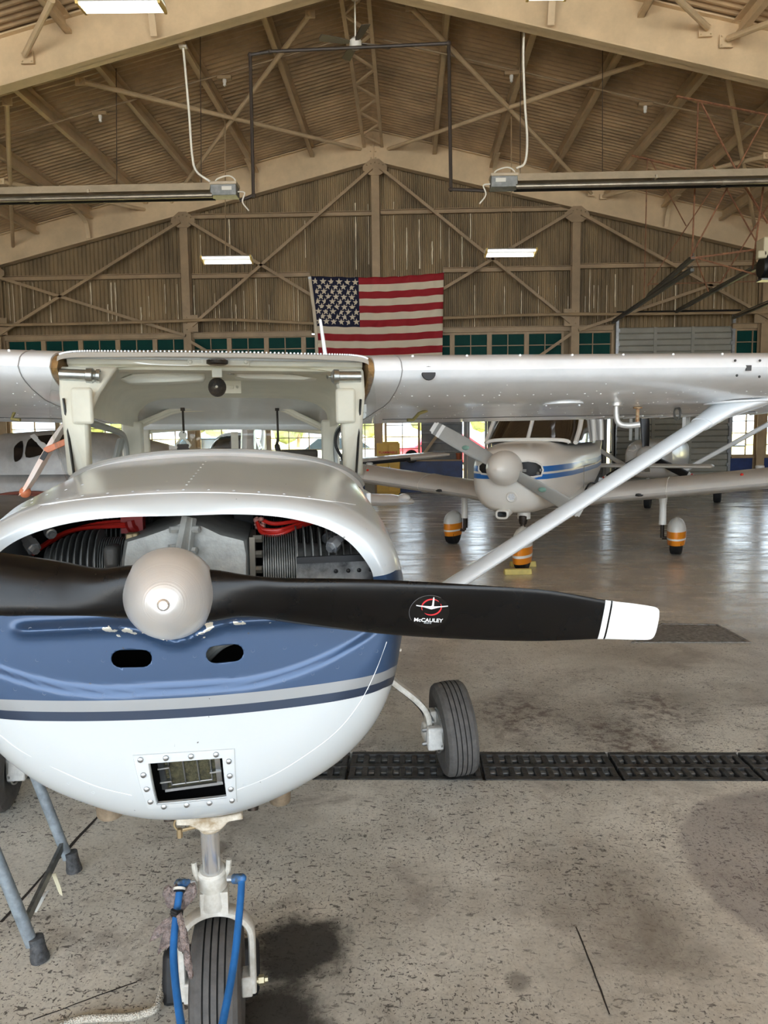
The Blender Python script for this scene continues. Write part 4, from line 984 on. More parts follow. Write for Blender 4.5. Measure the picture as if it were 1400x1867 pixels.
def blade_paint():
    m = mat('propeller_paint', (13, 13, 14), 0.3, spec=0.3); n = m.node_tree; b = n.nodes['Principled BSDF']; L = n.links.new
    tc = n.nodes.new('ShaderNodeTexCoord'); sp = n.nodes.new('ShaderNodeSeparateXYZ'); L(tc.outputs['Object'], sp.inputs[0])
    cr = n.nodes.new('ShaderNodeValToRGB'); cr.color_ramp.interpolation = 'CONSTANT'; e = cr.color_ramp.elements
    bk, wh = lin((7, 7, 8)), lin((228, 232, 234)); e[0].color = bk; e[1].position = .833; e[1].color = wh
    for p, c in ((.844, bk), (.851, wh)): e.new(p).color = c
    L(sp.outputs[0], cr.inputs[0]); 
    nz = n.nodes.new('ShaderNodeTexNoise'); nz.inputs['Scale'].default_value = 9; nz.inputs['Detail'].default_value = 8; L(tc.outputs['Object'], nz.inputs['Vector'])
    mr = n.nodes.new('ShaderNodeMapRange'); mr.inputs[1].default_value = .3; mr.inputs[2].default_value = .7; mr.inputs[3].default_value = .2; mr.inputs[4].default_value = .34
    L(nz.outputs['Fac'], mr.inputs[0]); L(mr.outputs[0], b.inputs['Roughness']); L(cr.outputs[0], b.inputs['Base Color']); return m
BLP = blade_paint()
bl1 = blade().obj('blade', BLP, prop, ang=60); bl2 = bl1.copy(); COL.objects.link(bl2); bl2.parent = prop; bl2.rotation_euler = (0, pi, 0)
m = MB(); m.lathe([(.055, -.03), (.066, -.02), (.07, 0), (.066, .045), (.05, .05)], (0, 0, 0), (0, 1, 0), 32)
m.obj('hub', BLP, prop)
m = MB(); R0 = .0845
pr = [(R0 * .97, .022), (R0, .012), (R0, .004), (R0 * .985, -.008), (R0 * .93, -.024), (R0 * .82, -.042), (R0 * .66, -.06), (R0 * .46, -.075), (R0 * .26, -.0855), (R0 * .12, -.089), (R0 * .11, -.0885), (0.0, -.0885)]
m.lathe(pr, (0, 0, 0), (0, 1, 0), 64)
def spun():
    mm = mat('spun_aluminium', (226, 227, 227), 0.36, 0.65); n = mm.node_tree; b = n.nodes['Principled BSDF']; L = n.links.new
    tc = n.nodes.new('ShaderNodeTexCoord'); sp = n.nodes.new('ShaderNodeSeparateXYZ'); L(tc.outputs['Object'], sp.inputs[0])
    cb_ = n.nodes.new('ShaderNodeCombineXYZ'); ln = n.nodes.new('ShaderNodeVectorMath'); ln.operation = 'LENGTH'
    L(sp.outputs[0], cb_.inputs[0]); L(sp.outputs[2], cb_.inputs[1]); L(cb_.outputs[0], ln.inputs[0])
    nz = n.nodes.new('ShaderNodeTexNoise'); nz.noise_dimensions = '1D'; nz.inputs['Scale'].default_value = 420; nz.inputs['Detail'].default_value = 4; L(ln.outputs['Value'], nz.inputs['W'])
    bp = n.nodes.new('ShaderNodeBump'); bp.inputs['Strength'].default_value = .12; bp.inputs['Distance'].default_value = .002; L(nz.outputs['Fac'], bp.inputs['Height']); L(bp.outputs[0], b.inputs['Normal'])
    n2 = n.nodes.new('ShaderNodeTexNoise'); n2.inputs['Scale'].default_value = 22; n2.inputs['Detail'].default_value = 7; L(tc.outputs['Object'], n2.inputs['Vector'])
    mr = n.nodes.new('ShaderNodeMapRange'); mr.inputs[1].default_value = .3; mr.inputs[2].default_value = .7; mr.inputs[3].default_value = .28; mr.inputs[4].default_value = .44; L(n2.outputs['Fac'], mr.inputs[0]); L(mr.outputs[0], b.inputs['Roughness'])
    return mm
sp_ = m.obj('spinner', spun(), prop, ang=60); tag(sp_, 'bare spun aluminium spinner')
m = MB(); m.lathe([(.011, -.0875), (.011, -.0905), (.0075, -.093), (.0072, -.0905), (0, -.0905)], (0, 0, 0), (0, 1, 0), 20); m.obj('spinner_screw', CHROME, prop)
# maker's decal on the blade
dec = empty('decal'); dec.parent = prop
Rm = Matrix.Rotation(radians(-6.15), 3, 'Y')
bvb = BVHTree.FromPolygons([v.co.copy() for v in bl1.data.vertices], [tuple(p.vertices) for p in bl1.data.polygons])
def blp(px, py, off):
    """blade point seen at a pixel, in propeller coordinates"""
    q = cs(px, py, 0.0); q.z -= .006; q = Rm @ q; h = bvb.ray_cast(V((q.x, -1, q.z)), V((0, 1, 0)))
    return V((q.x, (h[0].y if h[0] else 0) - off, q.z))
def decal(polys, off, m, name):
    b = MB()
    for poly in polys:
        n = len(poly); b.add([blp(x, y, off) for x, y in poly], [tuple(range(n))])
    return b.obj(name, m, dec, smooth=False)
DBK = mat('decal_black', (8, 8, 9), 0.25); DWH = mat('decal_white', (236, 240, 242), 0.4); DRD = mat('decal_red', (206, 52, 58), 0.4)
def D(x, y): return (720 + x / 10.0, 1060 + y / 10.0)
disc_rings = [[blp(*D(600 + 365 * r * cos(t), 530 + 318 * r * sin(t)), .0008) for t in [2 * pi * k / 40 for k in range(40)]] for r in (1, .75, .5, .25, .02)]
b = MB(); b.loft(disc_rings, True, False, True); b.obj('decal_disc', DBK, dec)
rim = MB(); rim.tube([blp(*D(600 + 365 * cos(t), 530 + 318 * sin(t)), .001) for t in [radians(150 + 8 * k) for k in range(20)]], .0003, 5); rim.obj('decal_rim', mat('decal_edge', (120, 122, 124), .4), dec)
def arc(t0, t1, n=22):
    out = []
    for i in range(n):
        a0, a1 = [radians(t0 + (t1 - t0) * k / n) for k in (i, i + 1)]; w0, w1 = [14 * max(.25, sin(pi * k / n) ** .5) for k in (i, i + 1)]
        out.append([D(635 + (178 + w0) * cos(a0), 437 + (150 + w0) * sin(a0)), D(635 + (178 + w1) * cos(a1), 437 + (150 + w1) * sin(a1)), D(635 + (178 - w1) * cos(a1), 437 + (150 - w1) * sin(a1)), D(635 + (178 - w0) * cos(a0), 437 + (150 - w0) * sin(a0))])
    return out
decal(arc(-45, -202) + arc(-26, 132), .0014, DRD, 'decal_ring')
decal([[D(352, 390), D(358, 410), D(480, 430), D(480, 408)], [D(480, 408), D(480, 430), D(632, 478), D(632, 420), D(600, 415)], [D(632, 420), D(632, 478), D(780, 440), D(930, 425), D(932, 408), D(780, 418), D(680, 420)],
       [D(652, 265), D(666, 240), D(678, 270), D(675, 420), D(690, 425), D(632, 440), D(600, 420), D(640, 405)]], .002, DWH, 'decal_wings')
tx = text_mesh('McCAULEY', .0098, 'decal_lettering', DWH, dec, bold=True, xs=1.12, extrude=0.0)
def wrap(o, ctr, ang_, off=.002):
    c0 = D(*ctr)
    for v in o.data.vertices:
        q = Matrix.Rotation(ang_, 2) @ v.co.xy; px = c0[0] + q.x / .00102; py = c0[1] - q.y / .00102
        v.co = blp(px, py, off)
wrap(tx, (590, 690), radians(-2.5))
for i, s_ in enumerate(('Serviced by', 'Member Inc.')):
    t2 = text_mesh(s_, .0026, 'decal_small_print', DWH, dec, xs=1.1, extrude=0.0); wrap(t2, (585, 727 + 22 * i), radians(-2.5))

# ---- engine behind the opening
eng = empty('engine'); eng.parent = K; eng.location = UP; tag(eng, 'grey finned aircooled engine in the cowl opening')
m = MB(); E = lambda x, y, a: cs(x, y, a)
def slabs(mb, prof, a0, a1, a2):
    r0 = [E(x, y, a0) for x, y in prof]; r1 = [p + V((0, a1 - a0, 0)) for p in r0]; c = sum(r0, V()) / len(r0)
    rb = [c + (p - c) * .93 + V((0, -.02, 0)) for p in r0]
    mb.loft([rb, r0, r1], True, True, True)
prof = [(228, 985), (262, 975), (300, 962), (334, 948), (372, 955), (408, 972), (452, 983), (457, 1010), (457, 1070), (222, 1070), (222, 1020)]
slabs(m, prof, .30, .75, 0)
m.bar(E(345, 944, .27), E(332, 1010, .25), .016, .03); m.bar(E(345, 944, .275) , E(338, 1010, .262), .03, .012)
for p in ((320, 965), (355, 965), (318, 998), (350, 1003)): m.lathe([(.008, -.006), (.008, .012), (.0, .014)], E(*p, .262), (1 if p[0] > 335 else -1, -.5, 0), 6)
m.obj('crankcase', CAST, eng, ang=30)
m = MB()
for x in (457, 463): pass
m.box(E(459, 1018, .30) + V((.002, .05, 0)), (.012, .14, .10)); 
for y in (982, 1010, 1038): m.lathe([(.009, 0), (.009, .02), (.0, .021)], E(462, y, .29), (1, -.2, 0), 6)
m.box(E(400, 1048, .29), (.02, .02, .02))
m.obj('flange_nuts', mat('cad_bolts', (96, 90, 80), .5, .6), eng, smooth=False)
def cylinder(name, s0, s1, s2, a, zc, rb, rh, mb_, sgn=1):
    o = MB(); n = 15
    o.lathe([(rb * .72, s0), (rb * .72, s1)], (0, a, zc), (1, 0, 0), 20)
    for i in range(n):
        s = s0 + (s1 - s0) * (i + .5) / n; o.lathe([(rb * .7, s - .0018), (rb, s - .0012), (rb, s + .0012), (rb * .7, s + .0018)], (0, a, zc), (1, 0, 0), 22)
    c1 = o.obj('cylinder_barrel', mb_[0], eng)
    o = MB(); n = 9; o.lathe([(rh * .6, s1), (rh * .5, s2)], (0, a, zc), (1, 0, 0), 20)
    for i in range(n):
        s = s1 + (s2 - s1) * i / (n - 1); r = rh * (1 - .45 * (i / (n - 1)) ** 2.2)
        o.lathe([(r * .5, s - .003), (r, s - .0014), (r, s + .0014), (r * .5, s + .003)], (0, a, zc), (1, 0, 0), 22)
    c2 = o.obj('cylinder_head', mb_[1], eng)
cylinder('f', .165, .242, .385, .38, -.02, .082, .098, (FINR, FINR))
cylinder('f', -.125, -.2, -.315, .40, .0, .062, .082, (FIN, FIN))
cylinder('r', -.11, -.17, -.265, .62, .035, .062, .085, (FIN, FIN))
cylinder('r', .165, .242, .385, .66, .0, .082, .098, (FIN, FIN))
m = MB(); m.box(E(205, 1013, .33), (.03, .06, .05)); m.obj('intake_elbow', mat('dull_grey_cast', (92, 90, 86), .6, .4, var=.2, vscale=30), eng, bevel=.01)
m = MB(); m.box(E(238, 984, .34), (.016, .03, .03)); m.box(E(248, 979, .34), (.012, .03, .02)); m.obj('brass_clip', mat('brass', (158, 138, 104), .5, .5), eng, bevel=.003)
for pts, r in (([(40, 972, .34), (66, 1006, .30)], .013), ([(82, 962, .42), (96, 976, .38)], .010), ([(626, 975, .31), (600, 1002, .27)], .013), ([(606, 972, .40), (594, 985, .36)], .011)):
    a, c = E(*pts[0]), E(*pts[1]); d = (c - a).normalized(); Ln = (c - a).length; m = MB()
    m.lathe([(r * .75, -.02), (r * .75, Ln * .35), (r, Ln * .36), (r, Ln * .55), (r * 1.25, Ln * .56), (r * 1.25, Ln * .85), (r * .9, Ln * .86), (r * .7, Ln)], a, d, 6 if r > .012 else 10); m.obj('hose_fitting', CHROME, eng)
WIRES = [[(70, 1000, .5), (110, 975, .46), (160, 962, .44), (220, 956, .44), (262, 955, .46)], [(80, 995, .5), (130, 968, .47), (190, 953, .45), (262, 950, .47)], [(60, 1010, .5), (120, 970, .45), (200, 960, .43), (255, 960, .46)],
         [(470, 955, .4), (478, 972, .38), (505, 975, .37), (540, 962, .39), (580, 950, .45)], [(468, 950, .41), (476, 964, .39), (510, 966, .38), (555, 952, .42)], [(478, 948, .41), (500, 955, .4), (540, 950, .42), (570, 946, .46)], [(474, 960, .4), (490, 970, .385), (520, 968, .38), (560, 955, .42)], [(654, 985, .34), (664, 1000, .33), (668, 1022, .34)]]
for w in WIRES:
    m = MB(); m.tube(catmull([E(*p) for p in w], 5), .0048, 8); m.obj('ignition_wire', RED, eng)
m = MB(); m.box(E(243, 955, .46), (.05, .04, .04)); m.tube(catmull([E(236, 950, .44), (E(240, 962, .44)), E(250, 966, .45)], 3), .012, 8); m.obj('wire_boot', mat('dark_red_boot', (150, 28, 24), .5), eng)
m = MB(); rr = random.Random(5)
for i in range(26):
    p = E(rr.uniform(466, 482), rr.uniform(944, 962), .40 + rr.uniform(0, .03)); m.sph(p, rr.uniform(.003, .007), 6)
m.obj('frayed_insulation', mat('frayed_pale', (170, 120, 110), .9), eng)
m = MB(); m.tube(catmull([V((sl2.x - .06, .30, sl2.z - .05)), V((sl2.x - .01, .27, sl2.z)), V((sl2.x + .05, .27, sl2.z + .012)), V((sl2.x + .1, .34, sl2.z - .02))], 5), .014, 10); m.obj('induction_tube', CAST, eng)
bp_ = MB(); a, c = E(541, 1026, .24), E(682, 1020, .24); b0, b1 = E(541, 1056, .24), E(682, 1056, .24)
bp_.add([a, c, b1, b0] + [p + V((0, .006, 0)) for p in (a, c, b1, b0)], [(0, 1, 2, 3), (4, 7, 6, 5), (0, 4, 5, 1), (1, 5, 6, 2), (2, 6, 7, 3), (3, 7, 4, 0)])
bf = bp_.obj('baffle_plate', mat('worn_baffle', (190, 190, 188), .3, .9, var=.6, vscale=12, dark=(60, 60, 60)), eng, smooth=False)
m = MB(); m.bar(a + V((0, -.004, .006)), c + V((0, -.004, .006)), .012, .014)
for t in (.5, .66, .8, .95): m.sph(a.lerp(c, t) + V((0, -.003, -.022)), .005, 8)
m.obj('baffle_seal', BLACK, eng, smooth=False)
m = MB(); fwp = [V((p.x * .965, .95, p.z * .965)) for p in full(W_)]; m.loft([fwp, [V((p.x * .5, .95, p.z * .5)) for p in fwp], [V((p.x * .02, .95, p.z * .02)) for p in fwp]], True, False, True); fwl = m.obj('firewall', SOOT, eng, smooth=False)
m = MB(); m.box(E(445, 960, .62), (.06, .02, .09)); m.box(E(300, 958, .66), (.18, .02, .05)); m.obj('magneto_bracket', BLACK, eng, bevel=.006)
m = MB()
for k in range(40):
    p = E(rr.uniform(250, 330), rr.uniform(948, 985), .78); m.sph(p, rr.uniform(.002, .01), 5, sc=(1.6, .3, .7))
m.obj('peeling_insulation', mat('peeling_pale', (190, 186, 176), .8), eng)
# ---- fuselage behind the cowl
def fus_rings():
    F = [(1.5, B_, 1, 1, 0, .085)]
    out = [ringat(B_, 1.48)]
    for a, sc, zt, zbm in ((2.2, 1.0, .07, -.66), (3.0, .97, .05, -.64), (3.5, .84, .04, -.58), (4.4, .58, .0, -.47), (5.4, .34, -.05, -.40), (6.5, .12, -.12, -.34), (6.9, .03, -.16, -.30)):
        half = []
        for k in range(13):
            t = pi / 2 - pi * k / 12; c, s = cos(t), sin(t)
            half.append((.55 * sc * (abs(c) ** .55), (zt + zbm) / 2 + (zt - zbm) / 2 * (1 if s > 0 else -1) * abs(s) ** .6))
        half[0] = (0, zt); half[-1] = (0, zbm); out.append(ringat(half, a))
    return out
m = MB(); m.loft(fus_rings(), True, True, True); fus = part(m, 'fuselage', WHITE)
m = MB()
ws = catmull([(0, 1.075, .232), (.14, 1.085, .228), (.25, 1.11, .215), (.36, 1.17, .192), (.45, 1.28, .158), (.505, 1.40, .12), (.535, 1.52, .09)], 5)
ws = [V((-p.x, p.y, p.z)) for p in ws[::-1]][:-1] + ws
hd = catmull([(0, 1.59, .585), (.15, 1.588, .585), (.3, 1.585, .583), (.42, 1.575, .581), (.51, 1.56, .577), (.56, 1.545, .565), (.575, 1.535, .54)], 5)
hd = [V((-p.x, p.y, p.z)) for p in hd[::-1]][:-1] + hd
hd = [ROLL @ p for p in hd]
rg = []
for i in range(11):
    t = i / 10; rg.append([p.lerp(q, t) + V((0, -.09, .05)) * sin(pi * t) * (1 - (abs(p.x) / .56) ** 2 * .6) + V((p.x, 0, 0)) * .06 * sin(pi * t) for p, q in zip(ws, hd)])
m.loft(rg, False); w_ = part(m, 'windshield', PLEXI, fix=False); tag(w_, 'clear wraparound windshield')
m = MB(); m.tube([p + V((0, -.012, .004)) for p in ws], .012, 8); part(m, 'windshield_base_seal', mat('grey_seal', (150, 150, 146), .5))
m = MB(); off = [p + V((0, -.02, -.014)) for p in ws]; 
m.loft([[p + V((p.x * .02, -.075 - .02 * (1 - abs(p.x)), -.022 - .02 * abs(p.x))) for p in ws], [p + V((0, -.05, -.008)) for p in ws], [p + V((0, -.012, .006)) for p in ws]], False); part(m, 'windshield_fairing', WHITE, fix=False)
m = MB()
g0_ = [p + V((0, .02, -.012)) for p in ws]; g1 = [V((p.x * .86, 1.62, .06)) for p in ws]; gm = [p.lerp(q, .4) + V((0, 0, .0)) for p, q in zip(g0_, g1)]
m.loft([g0_, gm, g1], False); part(m, 'glare_shield', mat('black_glare_shield', (26, 26, 27), .7), fix=False)
for (x0, y0, x1, y1, a) in ((262, 832, 330, 828, 1.5), (490, 829, 556, 840, 1.5)):
    p, q = cs(x0, y0, a), cs(x1, y1, a); b = MB(); b.box((p + q) / 2 + V((0, .05, -.012)), (abs(q.x - p.x), .14, .035)); part(b, 'panel_hood', BLACK, bevel=.01)
# ---- cabin: headliner, roof skin, posts, bows, rear window
UPPER = [(0, 0), (.0125, .0215), (.025, .0299), (.05, .0413), (.1, .0563), (.2, .0726), (.3, .0788), (.4, .0780), (.6, .0636), (.8, .0375), (1, .0013)]
LOWER = [(1, -.0013), (.8, -.0150), (.6, -.0256), (.4, -.0350), (.3, -.0412), (.2, -.0423), (.1, -.0337), (.05, -.0248), (.025, -.0178), (.0125, -.0110)]
ROOTC, LE0, LEZ, INC = 1.63, 1.50, .530, radians(6.5)
def wing_pt(s, xc, zc, ch, le): 
    x, z = xc * ch, zc * ch
    return ROLL @ V((s, le + x * cos(INC) + z * sin(INC), LEZ + .020 * max(0, abs(s) - .56) - x * sin(INC) + z * cos(INC)))
m = MB(); rr_ = []
for s in [-.565 + 1.13 * i / 10 for i in range(11)]:
    pts = [wing_pt(s, x, z, ROOTC, LE0 + .045) for x, z in UPPER[2:]] + [wing_pt(s, 1, -.02, ROOTC, LE0 + .045)]
    rr_.append(pts)
m.loft(rr_, False); o = part(m, 'cabin_roof', WHITE, fix=False); sd = o.modifiers.new('skin', 'SOLIDIFY'); sd.thickness = .012; sd.offset = 0
m = MB(); st = MB()
P_ = [p + V((0, -.006, .004)) for p in hd[4:-4]]
m.loft([[p + V((0, -.012, -.012)) for p in P_], [p + V((0, -.004, .006)) for p in P_], [p + V((0, .05, .014)) for p in P_]], False); ro = part(m, 'windshield_retainer', mat('retainer_strip', (178, 176, 168), .4, .5), fix=False)
for i in range(1, len(P_) - 1): st.sph(P_[i] + V((0, .012, .012)), .0045, 6); st.sph(P_[i].lerp(P_[i + 1], .5) + V((0, .012, .012)), .0045, 6)
part(st, 'retainer_rivets', WHITE, ro, loc=(0, 0, 0))
def arch(a, zt, zs, hw, n=24, sq=.42):
    out = []
    for k in range(n + 1):
        t = pi * k / n; c, s = cos(t), sin(t)
        out.append(ROLL @ V((-hw * (1 if c > 0 else -1) * abs(c) ** sq, a, zs + (zt - zs) * s ** sq)))
    return out
m = MB(); m.loft([arch(1.60, .548, .36, .535), arch(1.75, .545, .36, .53), arch(2.1, .528, .35, .52), arch(2.5, .490, .335, .515), arch(2.78, .470, .325, .51), arch(2.88, .462, .325, .51)], False)
part(m, 'headliner', CREAM, fix=False)
m = MB()
bow = catmull([cs(255, 772, 2.9), cs(290, 757, 2.9), cs(330, 744, 2.9), cs(420, 741, 2.9), cs(505, 741, 2.9), cs(545, 757, 2.9), cs(585, 776, 2.9)], 6)
m.tube(bow, .0125, 8); m.tube([p + V((0, .03, -.013)) for p in bow], .011, 8); part(m, 'headliner_bow', CREAM2)
m = MB(); rear = catmull([cs(250, 790, 3.3), cs(330, 784, 3.3), cs(418, 781, 3.3), cs(505, 783, 3.3), cs(590, 790, 3.3)], 9)[:len(bow)]
n_ = min(len(bow), len(rear)); import itertools
rear = [rear[int(i * (len(rear) - 1) / (len(bow) - 1))] for i in range(len(bow))]
m.loft([[p + V((0, .03, .0)) for p in bow], [p.lerp(q, .5) + V((0, 0, .03)) for p, q in zip(bow, rear)], [q + V((0, -.03, .012)) for q in rear], [q + V((0, -.05, -.008)) for q in rear], [q for q in rear]], False); part(m, 'rear_headliner', CREAM, fix=False)
# rear window with centre strip, side columns
zt, zb_ = .285, .03
for s in (-1, 1):
    m = MB(); m.loft([[V((s * .47, 2.78, z)), V((s * .56, 2.70, z)), V((s * .575, 2.86, z)), V((s * .48, 2.9, z))] for z in (-.2, .1, .33, .36)], True, True, True); part(m, 'cabin_post', CREAM2, bevel=.012)
    m = MB(); m.loft([[V((s * .50, 3.24, z)), V((s * .58, 3.2, z)), V((s * .58, 3.34, z)), V((s * .515, 3.36, z))] for z in (-.2, .1, .36)], True, True, True); part(m, 'rear_window_post', CREAM2, bevel=.01)
m = MB(); a, c = cs(421, 790, 3.34), cs(434, 790, 3.34); m.box(((a.x + c.x) / 2, 3.34, .15), (c.x - a.x, .03, .30)); part(m, 'rear_window_strip', CREAM2, smooth=False)
m = MB(); m.loft([[V((s, 3.33 + .02 * (z < .1), z)) for s in (-.52, -.25, 0, .25, .52)] for z in (-.05, .1, .29)], False); part(m, 'rear_window', PLEXI, fix=False)
# front posts, wide and flared at the wing root
for s, bot, top, midp in ((-1, (122, 165, 868), (98, 215, 668), (112, 160, 765)), (1, (628, 662, 868), (608, 672, 672), (622, 662, 765))):
    rgs = []
    for (xa, xb, y), a, dp in ((bot, 1.50, .05), (midp, 1.50, .06), ((midp[0] * .6 + top[0] * .4, midp[1] * .6 + top[1] * .4, (midp[2] + top[2]) / 2), 1.53, .08), (top, 1.57, .10)):
        p, q = cs(xa, y, a), cs(xb, y, a); p.x = max(p.x, -.567) if s < 0 else p.x; q.x = min(q.x, .557) if s > 0 else q.x
        rgs.append([p, q, q + V((0, dp, 0)), p + V((0, dp, 0))])
    m = MB(); m.loft(rgs, True, True, True); po_ = part(m, 'front_post', CREAM2, bevel=.012)
    m = MB(); q0, q1 = rgs[0][0 if s < 0 else 1], rgs[2][0 if s < 0 else 1]
    m.tube([q0 + V((-s * .028, -.012, 0)), q1 + V((-s * .02, -.015, -.02))], .005, 6); part(m, 'black_seal', BLACK, po_, loc=(0, 0, 0))
    m = MB(); xx = -.45 if s < 0 else .46; p = cs(150 if s < 0 else 630, 740, 1.49)
    m.box(p + V((0, 0, 0)), (.075, .02, .13)); part(m, 'vent_duct_cover', CREAM2, po_, loc=(0, 0, 0), bevel=.01)
# door posts and side window frames
for s in (-1, 1):
    m = MB(); x = s * .555
    m.tube(catmull([(x, 1.62, .36), (x * .99, 2.1, .335), (x * .985, 2.55, .305), (x * .98, 2.68, .27), (x * .98, 2.72, .18), (x, 2.72, .06)], 5), .016, 8)
    m.tube([(x, 2.12, .31), (x, 2.5, .06)] if s > 0 else [(x * .98, 2.58, .26), (x * .98, 2.25, .05)], .02, 8)
    m.box((x, 2.12, .385), (.02, 1.1, .03)); part(m, 'side_window_frame', mat('grey_window_frame', (178, 180, 178), .4, .4))
    m = MB(); m.box((s * .56, 2.1, -.1), (.02, 1.2, .32)); part(m, 'door_panel', WHITE, bevel=.005)
m = MB(); P_ = [cs(x, y, 2.2) for x, y in ((626, 775), (614, 790), (612, 812), (622, 832), (630, 845))]; m.tube(catmull(P_, 5), .007, 8); m.sph(P_[-1], .014, 8, sc=(.8, .8, 1.8)); part(m, 'door_strap', BLACK)
# header, centre bracket, compass, visors, vents
m = MB(); P_ = [V((s * .055, 1.63, 0)) for s in range(-10, 11)]
m.loft([[ROLL @ V((p.x, y, z)) for p in P_] for y, z in ((1.615, .583), (1.60, .575), (1.605, .552), (1.62, .545), (1.61, .533), (1.64, .524), (1.70, .532))], False)
part(m, 'header_rail', CREAM2, fix=False)
m = MB(); p, q = cs(341, 652, 1.595), cs(455, 667, 1.595); c = (p + q) / 2; m.box(c, (q.x - p.x, .006, p.z - q.z)); 
for x in (347, 448): m.lathe([(.009, 0), (.007, .004), (0, .005)], cs(x, 660, 1.59), (0, -1, 0), 12)
part(m, 'header_bracket', CREAM2, bevel=.003)
m = MB(); m.lathe([(.028, -.012), (.04, -.006), (.04, .006), (.028, .012)], cs(396, 660, 1.57), (0, 0, 1), 24); part(m, 'mirror_base', BLACK)
cp = cs(396, 706, 1.64)
comp = MB(); comp.sph(cp, .0345, 24, sc=(1, 1, 1.08)); cm_ = part(comp, 'compass', mat('black_ribbed_ball', (38, 37, 37), .55, bump=.4, bscale=200)); tag(cm_, 'black ball compass')
m = MB(); m.box(cs(396, 680, 1.625), (.038, .03, .036)); m.tube([cs(396, 690, 1.64), cs(396, 696, 1.64)], .006, 8); m.lathe([(.006, 0), (.004, .005), (0, .006)], cp + V((0, -.034, 0)), (0, -1, 0), 10); part(m, 'compass_bracket', CREAM2, cm_, loc=(0, 0, 0), bevel=.003)
m = MB(); p = cs(424, 706, 2.0); m.box(p, (.075, .03, .055)); m.box(p + V((-.012, -.018, .0)), (.035, .01, .014)); m.sph(p + V((.02, -.016, 0)), .006, 8); part(m, 'roof_lamp', CREAM2, bevel=.006)
for pts in (((219, 690), (238, 682), (300, 678), (372, 677), (375, 686), (370, 694), (300, 698), (235, 699)), ((427, 680), (470, 679), (540, 684), (577, 690), (560, 693), (500, 692), (440, 690), (428, 687))):
    P_ = [cs(x, y, 1.72) for x, y in pts]; m = MB(); c = sum(P_, V()) / len(P_)
    m.loft([[c + (p - c) * .9 + V((0, -.012, 0)) for p in P_], P_, [p + V((0, .02, -.006)) for p in P_], [c + (p - c) * .9 + V((0, .03, -.006)) for p in P_]], True, True, True)
    v = part(m, 'sun_visor', mat('ivory_visor', (250, 247, 236), .6), ang=60)
    m = MB(); e0 = P_[3] if pts[0][0] < 400 else P_[0]; m.tube([e0 + V((0, .01, -.004)), V((cp.x + (-.02 if pts[0][0] < 400 else .02), 1.66, e0.z))], .004, 8); part(m, 'visor_rod', CHROME, v, loc=(0, 0, 0))
for (p0, p1, big) in (((120, 683), (183, 686), True), ((648, 687), (597, 687), False)):
    a, c = cs(*p0, 1.55), cs(*p1, 1.55); d = (c - a).normalized(); Ln = (c - a).length; m = MB(); r = .0225
    m.lathe([(r * .95, -.02), (r * .95, Ln * .58), (r * 1.2, Ln * .6), (r * 1.25, Ln * .78), (r * .9, Ln * .84), (r * .88, Ln * .86)] + ([(r * 1.12, Ln * .9), (r * 1.15, Ln), (r * .95, Ln), (r * .8, Ln * .93), (0, Ln * .92)] if big else [(r * .6, Ln * .88), (.004, Ln * .88), (.004, Ln), (0, Ln)]), a, d, 28)
    if not big: m.sph(c, .009, 8, sc=(.5, 1, 1))
    vo = part(m, 'air_vent', ALU); tag(vo, 'round silver cabin air vent, ' + ('pulled open' if big else 'pushed shut'))
for (x, y0, y1, lab) in ((333, 744, 828, 0), (505, 744, 828, 1)):
    m = MB(); a, c = cs(x, y0, 2.88), cs(x + 2, y0 + (46 if not lab else 60), 2.86); m.tube([a, c], .006, 8); m.box(a, (.022, .02, .03)); o = part(m, 'shoulder_strap', BLACK)
    if lab == 0:
        m = MB(); p = cs(333, 793, 2.86); m.lathe([(.022, -.004), (.022, .004), (.006, .005), (.006, -.005)], p, (0, 1, 0), 20)
        m.tube([p + V((-.006, 0, -.015)), cs(321, 812, 2.86), cs(324, 816, 2.86)], .007, 8); m.tube([p + V((.006, 0, -.015)), cs(347, 812, 2.86), cs(344, 816, 2.86)], .007, 8)
        part(m, 'harness_ring', LAMPW, o, loc=(0, 0, 0)); m = MB(); m.box(cs(334, 820, 2.86), (.062, .012, .062)); part(m, 'buckle_pad', BLACK, o, loc=(0, 0, 0))
    else:
        m = MB(); m.tube(catmull([cs(507, 800, 2.86), cs(505, 812, 2.86), cs(509, 828, 2.86)], 4), [.008] * 4 + [.015] * 5, 8); part(m, 'harness_tail', BLACK, o, loc=(0, 0, 0))
for (x, y, w, h) in ((545, 828, .12, .08),):
    m = MB(); m.box(cs(x, y, 3.1), (.22, .05, .05)); part(m, 'shelf_bag', mat('dark_shelf', (70, 70, 68), .7), bevel=.012)
for s in (-1, 1):
    m = MB(); m.box((s * .24, 2.55, -.18), (.42, .14, .42)); m.box((s * .24, 2.3, -.36), (.42, .5, .14)); part(m, 'seat', mat('tan_seat', (168, 152, 124), .8), bevel=.05)
# whip antenna on the roof
a, c = cs(584, 584, 2.6), cs(594, 655, 2.6); m = MB(); m.tube([c - V((0, 0, .06)), c, a], [.014, .0115, .0075], 10); m.sph(a, .0075, 8); part(m, 'whip_antenna', WHITE)
